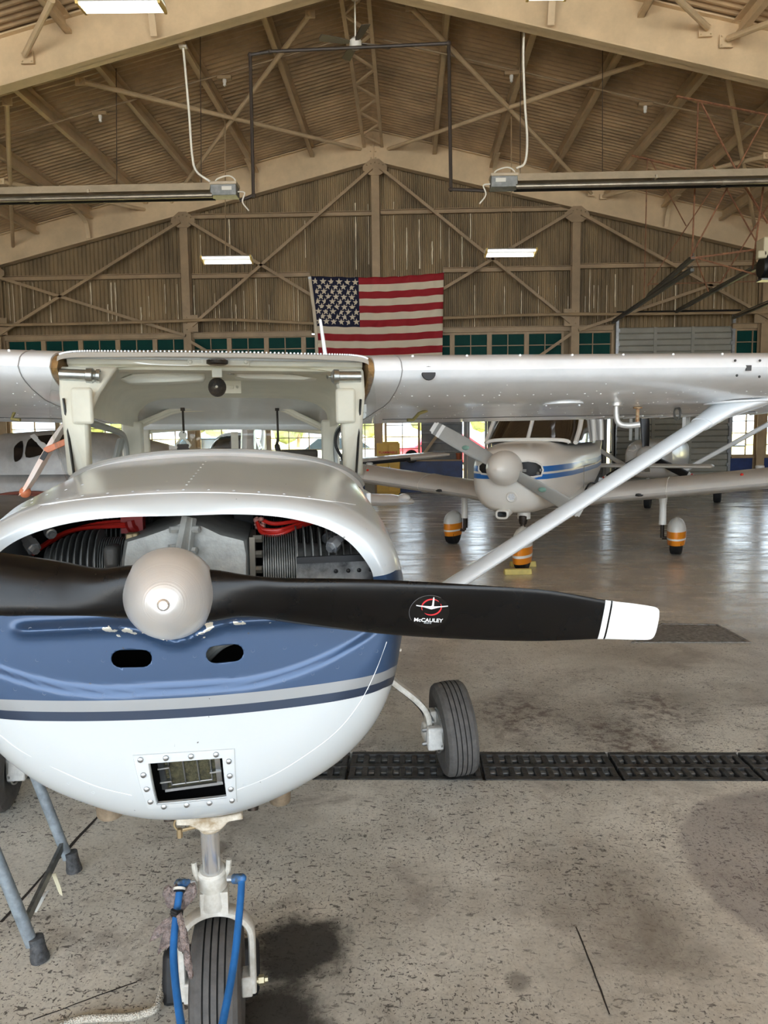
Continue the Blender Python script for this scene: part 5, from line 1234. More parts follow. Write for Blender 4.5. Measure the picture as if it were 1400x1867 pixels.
# open door seen edge-on beyond the cabin
P_ = [cs(x, y, 2.3) for x, y in ((122, 765), (104, 790), (78, 835), (56, 875), (42, 898))]
m = MB(); rgs = []
for i, p in enumerate(P_): 
    w = (.030, .034, .035, .032, .026)[i]; d = V((.82, 0, .57)); rgs.append([p - d * w, p + d * w * .6 + V((0, -.012, 0)), p + d * w + V((0, .01, 0)), p + d * w + V((0, .05, 0)), p - d * w + V((0, .05, 0))])
m.loft(rgs, True, True, True)
tip_ = MB(); tip_.sph(P_[-1] + V((.004, .018, .0)), .027, 12, sc=(1, 1, 1.0))
dr = part(m, 'open_door_edge', mat('worn_door_edge', (222, 222, 218), .5, var=.35, vscale=7, dark=(232, 200, 182), stretch=(1.6, 1, .3))); tag(dr, 'open cabin door, white edge with worn orange streaks')
part(tip_, 'worn_tip', mat('orange_arm', (226, 132, 88), .5, var=.2, vscale=14), dr, loc=(0, 0, 0))
m = MB(); m.bar(cs(82, 822, 2.28), cs(125, 803, 2.28), .016, .028); part(m, 'door_stop_arm', mat('orange_arm', (226, 132, 88), .5, var=.2, vscale=14), dr, loc=(0, 0, 0), bevel=.003)
m = MB(); m.bar(cs(84, 824, 2.27), cs(76, 838, 2.27), .008, .02); part(m, 'latch_slot', BLACK, dr, loc=(0, 0, 0))
# ---- wings
def wing_sections(sg):
    out = []; prof = UPPER + LOWER
    for s, ch, le in ((.585, 1.63, 1.50), (.66, 1.63, 1.50), (1.2, 1.63, 1.50), (1.9, 1.63, 1.50), (2.5, 1.63, 1.50), (3.2, 1.53, 1.53), (4.2, 1.33, 1.58), (5.15, 1.15, 1.63), (5.4, .98, 1.70), (5.48, .7, 1.8)):
        thin = 1 if s < 5.2 else (.75 if s < 5.45 else .25)
        out.append([wing_pt(sg * s, x, z * thin, ch, le) for x, z in prof])
    return out
for sg in (-1, 1):
    m = MB(); m.loft(wing_sections(sg), True, True, True); wg = part(m, 'wing', WHITE, ang=30)
    tag(wg, 'white wing on the roller-door side' if sg > 0 else 'white wing on the ladder side')
    bv = BVHTree.FromPolygons([V(p) for p in m.v], m.f)
    def under_(s, xc, off=.0):
        h = bv.ray_cast(V((sg * s, LE0 + xc * ROOTC, -1)), V((0, 0, 1))); p = h[0] or V((sg * s, LE0, .4)); return p - V((0, 0, off))
    def unorm(s, xc):
        h = bv.ray_cast(V((sg * s, LE0 + xc * ROOTC, -1)), V((0, 0, 1))); n_ = h[1] or V((0, 0, -1)); return n_ if n_.z < 0 else -n_
    def lead(s, z):
        h = bv.ray_cast(V((sg * s, 0, z)), V((0, 1, 0))); return h[0] or V((sg * s, 1.5, z))
    r_ = MB()
    for i in range(42):
        s = .70 + i * .075
        for xc in ((.14, .30) if i % 2 else (.145, .305, .62)): r_.sph(under_(s, xc), .0042, 6, sc=(1, 1, .6))
    for j in range(8):
        for i in range(14): r_.sph(under_(.72 + j * .42, .06 + i * .055), .0032, 6, sc=(1, 1, .6))
    for i in range(14): r_.sph(wing_pt(sg * (.75 + i * .22), .06, .0455, ROOTC, LE0), .006, 6)
    part(r_, 'wing_rivets', mat('pale_rivet', (236, 238, 238), .25), wg, loc=(0, 0, 0))
    sm = MB(); P_ = [wing_pt(sg * .69, x, z * 1.004, ROOTC, LE0 - .001) for x, z in (UPPER + LOWER)]; sm.tube(P_ + P_[:1], .0022, 6); part(sm, 'root_fairing_seam', mat('seam_grey', (150, 150, 150), .5), wg, loc=(0, 0, 0))
    rs_ = MB(); rs_.loft([[wing_pt(sg * s, .01 + x * .98, z * .95, ROOTC, LE0) for x, z in (UPPER + LOWER)] for s in (.563, .588)], True, True, True)
    part(rs_, 'root_seal', mat('yellowed_foam', (178, 140, 84), .9, var=.35, vscale=30, dark=(120, 92, 60)), wg, loc=(0, 0, 0))
    # aileron and flap skin with pressed ribs
    rb = MB()
    for i in range(26):
        s = 2.1 + i * .12
        P_ = [under_(s + dx, xc, .002) for xc in (.80, .88, .95) for dx in (.0,)]
        rb.tube(P_, .006, 6)
    part(rb, 'aileron_ribs', WHITE, wg, loc=(0, 0, 0))
    gp = MB(); gp.tube([under_(s, .755, -.001) for s in (.8, 1.5, 2.2, 3.0)], .004, 6); part(gp, 'flap_gap', mat('dark_gap', (70, 70, 70), .8), wg, loc=(0, 0, 0))
    # strut with root cuffs
    top, bot = V((sg * 2.42, 2.05, .435)), V((sg * .50, 1.74, -.635)); top = ROLL @ top
    def strut_ring(c, w, ch, ax):
        d = ax.normalized(); aft = V((0, 1, 0)); aft = (aft - d * aft.dot(d)).normalized(); nn = d.cross(aft)
        return [c + aft * (ch / 2 * -cos(2 * pi * k / 20)) + nn * (w / 2 * sin(2 * pi * k / 20) * (1 - .25 * -cos(2 * pi * k / 20) * -1)) for k in range(20)]
    ax = top - bot; m2 = MB(); m2.loft([strut_ring(bot.lerp(top, t), .058, .138, ax) for t in (0, .5, 1.0)], True, True, True)
    stt = part(m2, 'wing_strut', WHITE, ang=50); tag(stt, 'white wing strut on the roller-door side' if sg > 0 else 'white wing strut on the ladder side')
    m2 = MB(); u_ = under_(2.62, .30); m2.loft([strut_ring(bot.lerp(top, .905), .070, .15, ax), strut_ring(bot.lerp(top, .96), .082, .18, ax + V((0, .2, 0))), [p + V((sg * .06, .0, 0)) for p in strut_ring(bot.lerp(top, 1.01), .10, .30, ax)], strut_ring(bot.lerp(top, 1.075) + V((sg * .02, 0, .0)),   .09, .42, ax)], True, True, True)
    part(m2, 'strut_cuff', WHITE, stt, loc=(0, 0, 0), ang=60)
    m2 = MB(); cc = under_(2.45, .34, .004); m2.lathe([(.16, -.003), (.16, .004), (.15, .006)], cc, unorm(2.45, .34), 28); part(m2, 'strut_fairing_plate', WHITE, stt, loc=(0, 0, 0))
    if sg > 0:
        m2 = MB(); c = under_(1.53, .30); m2.lathe([(.092, -.004), (.092, .0035), (.086, .005), (0, .005)], c, unorm(1.53, .30), 32)
        for dx in (-.08, .08): m2.sph(c + V((dx, 0, -.006)), .006, 6)
        part(m2, 'inspection_cover', WHITE, wg, loc=(0, 0, 0))
        m2 = MB(); t0 = under_(1.79, .30); m2.lathe([(.03, -.004), (.03, .012), (.024, .014)], t0, (0, 0, -1), 16); m2.tube(catmull([t0, t0 + V((0, -.005, -.06)), t0 + V((.012, -.01, -.095)), t0 + V((.05, -.02, -.105)), t0 + V((.10, -.04, -.10))], 4), .0135, 12); part(m2, 'fuel_vent_tube', mat('vent_metal', (186, 184, 178), .4, .5), wg, loc=(0, 0, 0))
        m2 = MB(); t0 = under_(2.02, .45); m2.tube([t0, t0 + V((0, 0, -.085))], .009, 8); m2.lathe([(.022, 0), (.022, .008), (.01, .01)], t0, (0, 0, -1), 12); part(m2, 'drain_pin', mat('yellowed_pin', (206, 190, 150), .5, var=.3, vscale=40, dark=(150, 96, 50)), wg, loc=(0, 0, 0))
        m2 = MB(); t0 = under_(2.28, .5); m2.tube([t0 + V((0, .03 * cos(t), -.03 - .03 * sin(t))) for t in [2 * pi * k / 14 for k in range(14)]], .007, 6, closed=True); part(m2, 'tie_down_ring', STEEL, wg, loc=(0, 0, 0))
        m2 = MB(); t0 = under_(.90, .44); m2.tube([t0 + V((.04, 0, .0)), t0 + V((.0, 0, -.015)), t0 + V((-.03, -.01, -.045)), t0 + V((-.06, -.02, -.045))], .008, 8); part(m2, 'door_catch', mat('olive_brass', (150, 140, 90), .45, .6), wg, loc=(0, 0, 0))
        m2 = MB(); p = lead(.815, .548)
        p = lead(.80, .515); m2.lathe([(.028, -.002), (.026, .003), (0, .003)], p, (0, -1, .1), 20, ); part(m2, 'lamp_hole', BLACK, wg, loc=(0, 0, 0))
        m2 = MB(); p = lead(2.13, .535); m2.box(p, (.022, .008, .022)); 
        for dx, dz in ((-.06, .03), (.05, .03), (-.05, -.03), (.05, -.035)): m2.sph(p + V((dx, .0, dz)), .006, 6)
        part(m2, 'stall_vent', mat('dark_port', (60, 60, 60), .6), wg, loc=(0, 0, 0), smooth=False)
    else:
        m2 = MB(); t0 = under_(.98, .55); m2.tube([t0, t0 + V((-.01, -.01, -.03)), t0 + V((.03, -.02, -.035))], .008, 8); part(m2, 'door_catch', mat('olive_brass', (150, 140, 90), .45, .6), wg, loc=(0, 0, 0))
# ---- tail
def surf(name, secs, m_, parent=None, vertical=False):
    mb_ = MB(); rgs = []
    for o_, ch, th in secs: 
        rgs.append([V(o_) + V((0, ch * x, 0)) + (V((th * z * ch, 0, 0)) if vertical else V((0, 0, th * z * ch))) for x, z in [(0, 0), (.1, .5), (.35, .75), (.7, .4), (1, .02), (.7, -.4), (.35, -.75), (.1, -.5)]])
    mb_.loft(rgs, True, True, True); return part(mb_, name, m_, parent, ang=30)
for sg in (-1, 1):
    surf('tailplane', [((sg * .05, 5.75, -.33), .95, .11), ((sg * 1.4, 5.95, -.40), .72, .11), ((sg * 1.58, 6.0, -.41), .6, .07), ((sg * 1.62, 6.1, -.41), .4, .03)], WHITE)
    m = MB(); m.sph((sg * 1.5, 6.05, -.365), .055, 12, sc=(1.1, 2.2, .75)); part(m, 'tailplane_balance_tip', WHITE)
surf('fin', [((0, 4.9, -.1), 1.7, .06), ((0, 5.5, .25), 1.15, .08), ((0, 6.05, .70), .75, .09), ((0, 6.15, .78), .6, .05)], WHITE, vertical=True)
# ---- nose gear
ng = empty('nose_gear'); ng.parent = K; ng.location = UP
def ngp(mb_, nm, m_, **k): return mb_.obj(nm, m_, ng, **k)
SX = .016
def strut_p(t): return V((SX, .40 + .06 * t, -.56 - .30 * t))
m = MB(); m.tube([strut_p(-.3), strut_p(.05)], .032, 20); ngp(m, 'oleo_upper', WHITEW)
m = MB(); m.tube([strut_p(.0), strut_p(.95)], .0225, 24); ngp(m, 'oleo_piston', CHROME)
m = MB(); c = cs(383, 1487, .40); m.loft([[c + V((x * .9, -.035, z * .75)) for x, z in ((-.085, .018), (-.05, .02), (-.02, .014), (.03, .014), (.085, .022), (.09, .0), (.05, -.004), (.03, -.03), (-.02, -.03), (-.05, -.006), (-.085, -.002))], [c + V((x * .86, .05, z * .75)) for x, z in ((-.085, .018), (-.05, .02), (-.02, .014), (.03, .014), (.085, .022), (.09, .0), (.05, -.004), (.03, -.03), (-.02, -.03), (-.05, -.006), (-.085, -.002))]], True, True, True)
m.lathe([(.026, -.03), (.03, -.01), (.03, .01)], c + V((.0, 0, -.006)), (0, 0, 1), 18); ngp(m, 'steering_collar', mat('grimy_white', (228, 223, 210), .55, var=.3, vscale=26, dark=(158, 138, 108)), bevel=.004)
for s, x, y in ((-1, 318, 1488), (1, 452, 1470)):
    m = MB(); p = cs(x, y, .42); m.tube([p + V((-s * .0, 0, .006)), p - V((s * .055, 0, -.004))], .007, 8); m.lathe([(.013, -.012), (.015, 0), (.013, .012)], p + V((s * .012, 0, .002)), (0, .3, 1), 12); ngp(m, 'steering_rod', mat('dark_rod_end', (74, 64, 56), .5, .6, var=.3, vscale=40))
m = MB(); p = cs(333, 1502, .41); m.tube([p + V((.02 * cos(t), 0, .018 * sin(t))) for t in [2 * pi * k / 16 for k in range(16)]], .003, 6, closed=True); m.lathe([(.007, -.012), (.007, .01)], p + V((-.008, 0, -.022)), (0, 0, 1), 6); m.tube([p + V((0, 0, -.015)), cs(400, 1500, .4)], .004, 6); ngp(m, 'scissor_bolt', mat('brass', (158, 138, 104), .5, .5))
AX = V((.020, .475, -1.302 + .178)); AX.z = -HZ + .178
m = MB(); cl = strut_p(.95); m.lathe([(.030, -.02), (.037, -.014), (.037, .03), (.031, .036)], cl + V((0, 0, .02)), (0, -.2, 1), 20); m.lathe([(.033, -.05), (.036, -.04), (.033, 0)], cl, (0, 0, 1), 20)
for s in (-1, 1): m.tube(catmull([cl + V((s * .034, -.01, .03)), cl + V((s * .04, -.012, .05)), cl + V((s * .043, -.012, .078))], 4), .007, 8)
ngp(m, 'fork_collar', WHITEW)
m = MB()
hw = .088
zc_ = cl.z - .062 - .083
arcp = [AX + V((-hw, 0, -.02)), AX + V((-hw, 0, .07))] + [V((AX.x - hw * cos(radians(t)), .472 - .012 * sin(radians(t)), zc_ + .083 * sin(radians(t)))) for t in range(0, 181, 20)] + [AX + V((hw, 0, .07)), AX + V((hw, 0, -.02))]
pp = catmull(arcp, 5); rgs = []
for i, p in enumerate(pp):
    a_ = pp[max(0, i - 1)]; c_ = pp[min(len(pp) - 1, i + 1)]; d = (c_ - a_).normalized(); yv = V((0, 1, 0)); n_ = d.cross(yv).normalized(); w = .022; h = .009
    rgs.append([p + yv * (sy * w) + n_ * (sn * h) for sy, sn in ((-1, -.6), (-.8, -1), (.8, -1), (1, -.6), (1, .6), (.8, 1), (-.8, 1), (-1, .6))])
m.loft(rgs, True, True, True)
m.loft([[V((AX.x + x, y, cl.z + z)) for x, y in ((-.034, .43), (.034, .43), (.034, .49), (-.034, .49))] for z in (-.062, -.05, -.02, .0)], True, True, True)
ngp(m, 'fork', WHITEW, ang=40)
def tyre(R, w, grooves, rim):
    prof_ = []; hw_ = w / 2; N = 14
    pts_ = [(-hw_ * .72, rim), (-hw_ * .95, rim + (R - rim) * .35), (-hw_ * 1.0, rim + (R - rim) * .58), (-hw_ * .88, R * .94), (-hw_ * .70, R * .985)]
    n = 5; wd = hw_ * 1.4
    for i in range(n):
        x0 = -hw_ * .70 + wd * i / n; x1 = x0 + wd / n; cr = lambda x: R * (1 - .02 * (x / (hw_ * .7)) ** 2)
        g = .0022
        if i: pts_ += [(x0 - g, cr(x0 - g)), (x0 - g * .8, R - .006), (x0 + g * .8, R - .006), (x0 + g, cr(x0 + g))]
        pts_ += [((x0 + x1) / 2, cr((x0 + x1) / 2))]
    pts_ += [(hw_ * .70, R * .985), (hw_ * .88, R * .94), (hw_, rim + (R - rim) * .58), (hw_ * .95, rim + (R - rim) * .35), (hw_ * .72, rim)]
    return [(r, x) for x, r in pts_]
def wheel(parent, c, ax, R, w, rim, tname='tyre', hubm=WHITEW):
    prof_ = tyre(R, w, 4, rim); t = MB(); t.lathe(prof_, c, ax, 56)
    k0 = len(prof_); n = 56
    t.m = [1 if (min(prof_[i][0], prof_[i + 1][0]) < R - .005 and prof_[i][0] > R * .97 - .006 and abs(prof_[i][1]) < w / 2 * .68 and prof_[i + 1][0] > R * .9) else 0 for i in range(k0 - 1) for _ in range(n)] + [0] * (len(t.f) - (k0 - 1) * n)
    o = t.obj(tname, [RUBBER, RUBBERD], parent, ang=28)
    h = MB(); q = w / 2 * .74; h.lathe([(.0, -q * .6), (rim * .3, -q * .62), (rim * .36, -q * .95), (rim * .8, -q * .8), (rim * 1.04, -q), (rim * 1.04, q), (rim * .8, q * .8), (rim * .36, q * .95), (rim * .3, q * .62), (0, q * .6)], c, ax, 36); hb_ = h.obj('wheel_hub', hubm, parent, ang=30)
    return o
wheel(ng, AX, (1, 0, 0), .178, .126, .075)
m = MB(); m.tube([AX + V((-.108, 0, 0)), AX + V((.115, 0, 0))], .009, 10); m.lathe([(.013, 0), (.013, .014), (.008, .016), (.008, .024)], AX + V((.102, 0, 0)), (1, 0, 0), 6); ngp(m, 'axle_bolt', mat('cad_bolt', (168, 158, 130), .4, .7))
for s_ in (-1, 1):
    m = MB(); m.box(AX + V((s_ * .073, 0, 0)), (.028, .05, .055)); ngp(m, 'axle_spacer', WHITEW, bevel=.004)
# ---- main gear
for sg in (-1, 1):
    mg = empty('main_gear'); mg.parent = K; mg.location = UP; tag(mg, 'main wheel on the roller-door side' if sg > 0 else 'main wheel half hidden at the picture edge')
    R, w = .216, .155; camb = radians(5); cx = sg * 1.0; c = V((cx, 1.95, -HZ + R + .004)); axv = V((cos(camb), 0, -sg * sin(camb) * -1)).normalized()
    axv = V((cos(camb), 0, sg * sin(camb)))
    m = MB(); leg = catmull([(sg * .40, 1.93, -.60), (sg * .56, 1.93, -.70), (sg * .72, 1.94, -.84), (sg * .82, 1.95, -.93), (sg * .872, 1.95, -1.0), (sg * .885, 1.95, -1.08)], 5); rgs = []
    for i, p in enumerate(leg):
        d = (leg[min(i + 1, len(leg) - 1)] - leg[max(0, i - 1)]).normalized(); yv = V((0, 1, 0)); n_ = d.cross(yv).normalized(); ww = .06 - .028 * i / len(leg); h = .012
        rgs.append([p + yv * (sy * ww) + n_ * (sn * h) for sy, sn in ((-1, -.3), (-.9, -1), (.9, -1), (1, -.3), (1, .3), (.9, 1), (-.9, 1), (-1, .3))])
    m.loft(rgs, True, True, True); m.obj('gear_leg', WHITEW, mg, ang=40)
    m = MB(); m.tube([p + V((0, .05, -.03)) for p in leg[5:-2]] + [c + V((-sg * .13, .03, .09))], .006, 8); m.obj('brake_hose', BLACK, mg)
    wheel(mg, c, axv, R, w, .098)
    m = MB(); dd = -axv * sg; m.lathe([(.05, .0), (.096, .004), (.096, .012), (.05, .016)], c + dd * .062, dd, 32); m.tube([c + dd * .075 + V((0, .1 * cos(t), .1 * sin(t))) for t in [radians(200 + 10 * k) for k in range(30)]], .004, 6); m.obj('brake_disc', mat('disc_steel', (196, 196, 192), .35, .8), mg)
    m = MB(); m.box(c + dd * .10 + V((0, -.07, -.005)), (.075, .045, .105)); m.box(c + dd * .125 + V((0, -.055, .0)), (.03, .05, .075)); m.box(c + dd * .09 + V((0, -.05, -.0)), (.03, .08, .085)); m.obj('brake_caliper', mat('white_caliper', (228, 228, 224), .5, var=.12, vscale=40), mg, bevel=.008)
    m = MB()
    for dz in (-.03, .035): m.lathe([(.009, 0), (.009, .025), (.006, .03)], c + dd * .13 + V((0, -.06, dz)), dd, 6)
    m.tube([c + dd * .10 + V((0, -.02, .05)), c + dd * .12 + V((0, 0, .09))], .01, 8); m.obj('caliper_bolts', STEEL, mg)
    m = MB(); m.lathe([(.0, 0), (.045, .002), (.05, .04), (.02, .05)], c + dd * .10, dd, 20); m.box(c + dd * .095 + V((0, .02, -.0)), (.03, .06, .19)); m.obj('axle_fitting', WHITEW, mg, bevel=.006)
    st_ = MB(); p = V((sg * .66, 1.86, -.635)); st_.box(p, (.16, .10, .014), R=Matrix.Rotation(sg * radians(18), 3, 'Y'))
    for i in range(5): st_.box(p + V((0, -.035 + i * .0175, .011)), (.13, .006, .006), R=Matrix.Rotation(sg * radians(18), 3, 'Y'))
    st_.bar(V((sg * .5, 1.88, -.58)), p, .02, .03); stp = part(st_, 'entry_step', WHITEW, bevel=.003)
# ================================================================== OTHER AEROPLANES
def oval(a, hw, zt, zb, pt=.6, n=40, zc=None):
    zc = (zt + zb) / 2 if zc is None else zc; out = []
    for k in range(n):
        t = pi / 2 - 2 * pi * k / n; c, s = cos(t), sin(t)
        out.append(V((hw * (1 if c > 0 else -1) * abs(c) ** pt, a, zc + (zt - zc if s > 0 else zc - zb) * (1 if s > 0 else -1) * abs(s) ** pt)))
    return out
def bands(name, base, rows, rough=.3, spec=.5):
    """paint whose colour changes in horizontal bands: rows = [(z, colour above z)...] ascending, on object height + 2 m"""
    m = mat(name, base, rough, coat=.2); n = m.node_tree; b = n.nodes['Principled BSDF']; L = n.links.new
    tc = n.nodes.new('ShaderNodeTexCoord'); sp = n.nodes.new('ShaderNodeSeparateXYZ'); L(tc.outputs['Object'], sp.inputs[0])
    mr = n.nodes.new('ShaderNodeMapRange'); mr.inputs[1].default_value = -1; mr.inputs[2].default_value = 1; L(sp.outputs[2], mr.inputs[0])
    cr = n.nodes.new('ShaderNodeValToRGB'); cr.color_ramp.interpolation = 'CONSTANT'; e = cr.color_ramp.elements; e[0].color = lin(base)
    e[1].position = (rows[0][0] + 1) / 2; e[1].color = lin(rows[0][1])
    for z, c in rows[1:]: e.new((z + 1) / 2).color = lin(c)
    L(mr.outputs[0], cr.inputs[0]); L(cr.outputs[0], b.inputs['Base Color']); return m
PW_ = (230, 228, 221)
TINT = mat('tinted_canopy', (46, 36, 26), 0.06, spec=.8)
GREYW = mat('grey_wing_paint', (206, 204, 198), 0.36, 0.0, var=.06, vscale=3)
def airfoil_ring(s, a, z, ch, th=.14, tw=0.0):
    return [V((s, a + ch * x, z + ch * zz * th / .12 - ch * x * tw)) for x, zz in UPPER + LOWER]
def simple_blade(ang, R, root, chord, parent, m_, tipm=None, hubr=.1):
    d = V((cos(ang), 0, -sin(ang))); u = V((sin(ang), 0, cos(ang))); out = []
    def seg(t0, t1, mm, nm):
        b = MB(); rg = []
        for i in range(9):
            t = t0 + (t1 - t0) * i / 8; s = R * t; w = chord * (.55 + .6 * sin(pi * min(1, t * .62 + .16))) * (1 if t < .97 else .8); tk = .05 * (1 - t) + .012; be = radians(40 - 24 * t)
            rg.append([d * s + u * (w / 2 * cos(q) * cos(be)) + V((0, 1, 0)) * (tk / 2 * sin(q) - w / 2 * cos(q) * sin(be) * .9) for q in [2 * pi * k / 14 for k in range(14)]])
        b.loft(rg, True, True, True); return b.obj(nm, mm, parent, ang=50)
    o = seg(hubr / R, .86 if tipm else 1.0, m_, 'blade')
    if tipm:
        for t0, t1, mm in tipm: seg(t0, t1, mm, 'blade_tip').parent = o
    return o
# ---------------- low-wing aeroplane with blue stripes
hubp = at(922, 853, 8.35); PY = radians(-22)
PR = empty('low_wing_aeroplane', (hubp.x, hubp.y, 0), PY); tag(PR, 'off-white low-wing aeroplane with two blue stripes and orange-banded wheel covers', 'aeroplane')
PHZ = hubp.z; PU = V((0, 0, PHZ))
def pp_(mb_, nm, m_, parent=None, up=True, **k):
    o = mb_.obj(nm, m_, parent or PR, **k)
    if parent is None and up: o.location = PU
    return o
PFUS = bands('striped_fuselage', PW_, [(-.125, (38, 112, 190)), (-.075, PW_), (-.05, (38, 112, 190)), (.015, PW_)])
m = MB()
rg = [oval(.02, .16, .06, -.22, .8, zc=-.05), oval(.03, .26, .14, -.36, .75, zc=-.06), oval(.07, .345, .185, -.45, .72, zc=-.06), oval(.16, .41, .21, -.50, .7, zc=-.06), oval(.4, .47, .235, -.53, .68, zc=-.06), oval(.95, .545, .275, -.52, .62), oval(1.5, .565, .27, -.50, .6), oval(2.8, .56, .27, -.46, .6), oval(3.7, .48, .26, -.38, .65), oval(5.0, .28, .26, -.18, .75), oval(6.6, .08, .26, .05, .9), oval(6.9, .03, .24, .1, 1)]
m.loft(rg, True, True, True); pf = pp_(m, 'fuselage', PFUS, ang=50)
pbv = BVHTree.FromPolygons([V(p) for p in m.v], m.f)
def pface(s, z):
    h = pbv.ray_cast(V((s, -1, z)), V((0, 1, 0))); return (h[0], h[1]) if h[0] else (V((s, .1, z)), V((0, -1, 0)))
def ppix(px, py):
    d = ray(px, py); o = CAM_P - hubp; Rz = Matrix.Rotation(-PY, 3, 'Z'); h = pbv.ray_cast(Rz @ o, (Rz @ d).normalized()); return h[0], h[1]
# inlets, scoop, lights
def patch(cs_, off, mm, nm, rim=None):
    cs_ = [p for p in cs_ if p]; c = sum(cs_, V()) / len(cs_); b = MB(); rr_ = []
    for f_ in (1, .75, .5, .25, .04):
        row = []
        for p in cs_:
            q = c + (p - c) * f_; h_ = pface(q.x, q.z)[0]; row.append(V((q.x, min(h_.y, q.y + .2) - off, q.z)))
        rr_.append(row)
    b.loft(rr_, True, False, True)
    o = pp_(b, nm, mm)
    if rim:
        b = MB(); b.tube([p + V((0, -off, 0)) for p in cs_], rim[0], 8, closed=True); r = b.obj('inlet_rim', rim[1], o)
    return o
PWM = mat('off_white_paint', PW_, .3, coat=.2)
R_ = [ppix(x, y)[0] for x, y in ((950, 842), (962, 840), (977, 842), (987, 848), (990, 857), (987, 867), (972, 870), (958, 870), (950, 862))]
patch(R_, .006, BLACK, 'air_inlet', (.012, PWM))
m = MB(); a_, c_ = ppix(953, 858)[0], ppix(987, 857)[0]; m.bar(a_ + V((0, -.012, 0)), c_ + V((0, -.012, 0)), .012, .03); m.sph(ppix(981, 863)[0] + V((0, -.012, 0)), .02, 8); pp_(m, 'inlet_baffle', mat('grey_baffle', (120, 118, 112), .5), smooth=False)
L_ = [pface(s, z)[0] for s, z in ((-.17, .05), (-.22, .065), (-.28, .055), (-.32, .02), (-.32, -.03), (-.28, -.07), (-.2, -.075), (-.16, -.05))]
patch(L_, .006, BLACK, 'air_inlet', (.012, PWM))
sc_ = Matrix.Rotation(-PY, 3, 'Z') @ (on(915, 938, hubp + V((0, .02, 0)), V((0, 1, 0))) - hubp)
S__ = [sc_ + V((.062 * (1 if cos(t) > 0 else -1) * abs(cos(t)) ** .6, 0, .042 * (1 if sin(t) > 0 else -1) * abs(sin(t)) ** .6)) for t in [2 * pi * k / 20 for k in range(20)]]
m = MB(); m.loft([S__, [sc_ + (p - sc_) * 1.12 + V((0, .03, .0)) for p in S__], [sc_ + (p - sc_) * 1.2 + V((0, .4, .06)) for p in S__]], True, False, True); so2 = pp_(m, 'lower_scoop', PWM)
m = MB(); m.tube(S__, .012, 8, closed=True); m.obj('scoop_rim', PWM, so2)
m = MB(); m.loft([[p + V((0, .01, 0)) for p in S__], [sc_ + (p - sc_) * .1 + V((0, .03, 0)) for p in S__]], True, False, True); m.obj('scoop_mouth', BLACK, so2)
lp = ppix(933, 906)[0]; m = MB(); m.lathe([(.05, .01), (.06, -.01), (.052, -.02), (.04, -.012), (0, -.012)], lp, (0, -1, -.1) if False else (0, 1, .1), 22); lo = pp_(m, 'landing_lamp', PWM)
m = MB()
for k in range(7):
    q = lp + V((0, -.012, 0)) + (V((.026 * cos(k * pi / 3), 0, .026 * sin(k * pi / 3))) if k < 6 else V((0, 0, 0))); m.lathe([(.012, .002), (.011, -.008), (0, -.009)], q, (0, 1, 0), 10)
m.obj('lamp_lenses', mat('lamp_lens', (220, 225, 230), .1, spec=.8), lo)
m = MB(); m.loft([oval(.05 + .02 * i, .22 - .0 * i, .22 + .01 * i, .1, .8, 24) for i in range(2)], True); 
# spinner and propeller
pp2 = empty('propeller'); pp2.parent = PR; pp2.location = PU + V((0, -.06, 0)); tag(pp2, 'grey two-bladed propeller with off-white spinner')
m = MB(); r0 = .19; m.lathe([(r0 * .98, .06), (r0, .03), (r0, 0), (r0 * .97, -.06), (r0 * .88, -.13), (r0 * .72, -.20), (r0 * .5, -.26), (r0 * .25, -.295), (.0, -.305)], (0, 0, 0), (0, 1, 0), 32); m.obj('spinner', PWM, pp2, ang=60)
PB = mat('grey_blade_paint', (168, 170, 166), .4, var=.06, vscale=4); PT1 = mat('blade_white_tip', (226, 228, 226), .35); PT2 = mat('blade_tip_grey', (140, 142, 140), .4)
for an in (radians(29), radians(209)): simple_blade(an, .94, 0, .15, pp2, PB, [(.86, .905, PT1), (.905, .95, PT2), (.95, 1.0, PT1)], .12)
for s in (-1, 1):
    m = MB(); d = V((cos(radians(29)), 0, -sin(radians(29)))) * s; m.sph(d * .48 + V((0, -.045, .012 * s)), .045, 8, sc=(1, .2, .6)); m.obj('faded_decal', mat('green_decal', (120, 158, 144), .5), pp2)
# canopy
m = MB(); cr_ = []
for a, hwb, hwt, zt in ((1.0, .50, .46, .285), (1.3, .53, .47, .56), (1.75, .55, .45, .93), (2.3, .56, .44, .99), (3.2, .54, .40, .93), (3.9, .42, .30, .62), (4.6, .33, .2, .3)):
    ring = []
    for k in range(21):
        t = pi * k / 20; c, s = cos(t), sin(t); hw = hwb + (hwt - hwb) * s; ring.append(V((-hw * (1 if c > 0 else -1) * abs(c) ** .5, a, .24 + (zt - .24) * s ** .55)))
    cr_.append(ring)
m.loft(cr_, False); pc = pp_(m, 'canopy_glass', TINT, fix=False, ang=60)
def rib(ring_i, t0, t1, r, nm):
    pass
m = MB(); m.tube([V((.0, 1.0, .29)), V((0, 1.3, .565)), V((0, 1.75, .935))], .024, 8); pp_(m, 'windshield_post', PWM)
for s in (-1, 1):
    for r_, P_ in ((.03, [(.545, 1.12, .25), (.55, 1.4, .45), (.52, 1.72, .75), (.40, 1.82, .93)]), (.035, [(.565, 2.35, .25), (.56, 2.3, .5), (.52, 2.25, .8), (.40, 2.25, .96)]), (.045, [(.55, 3.1, .25), (.54, 3.1, .5), (.5, 3.1, .75), (.40, 3.1, .9)])):
        m = MB(); m.tube(catmull([V((s * x, y, z)) for x, y, z in P_], 5), r_, 8); pp_(m, 'canopy_post', PWM)
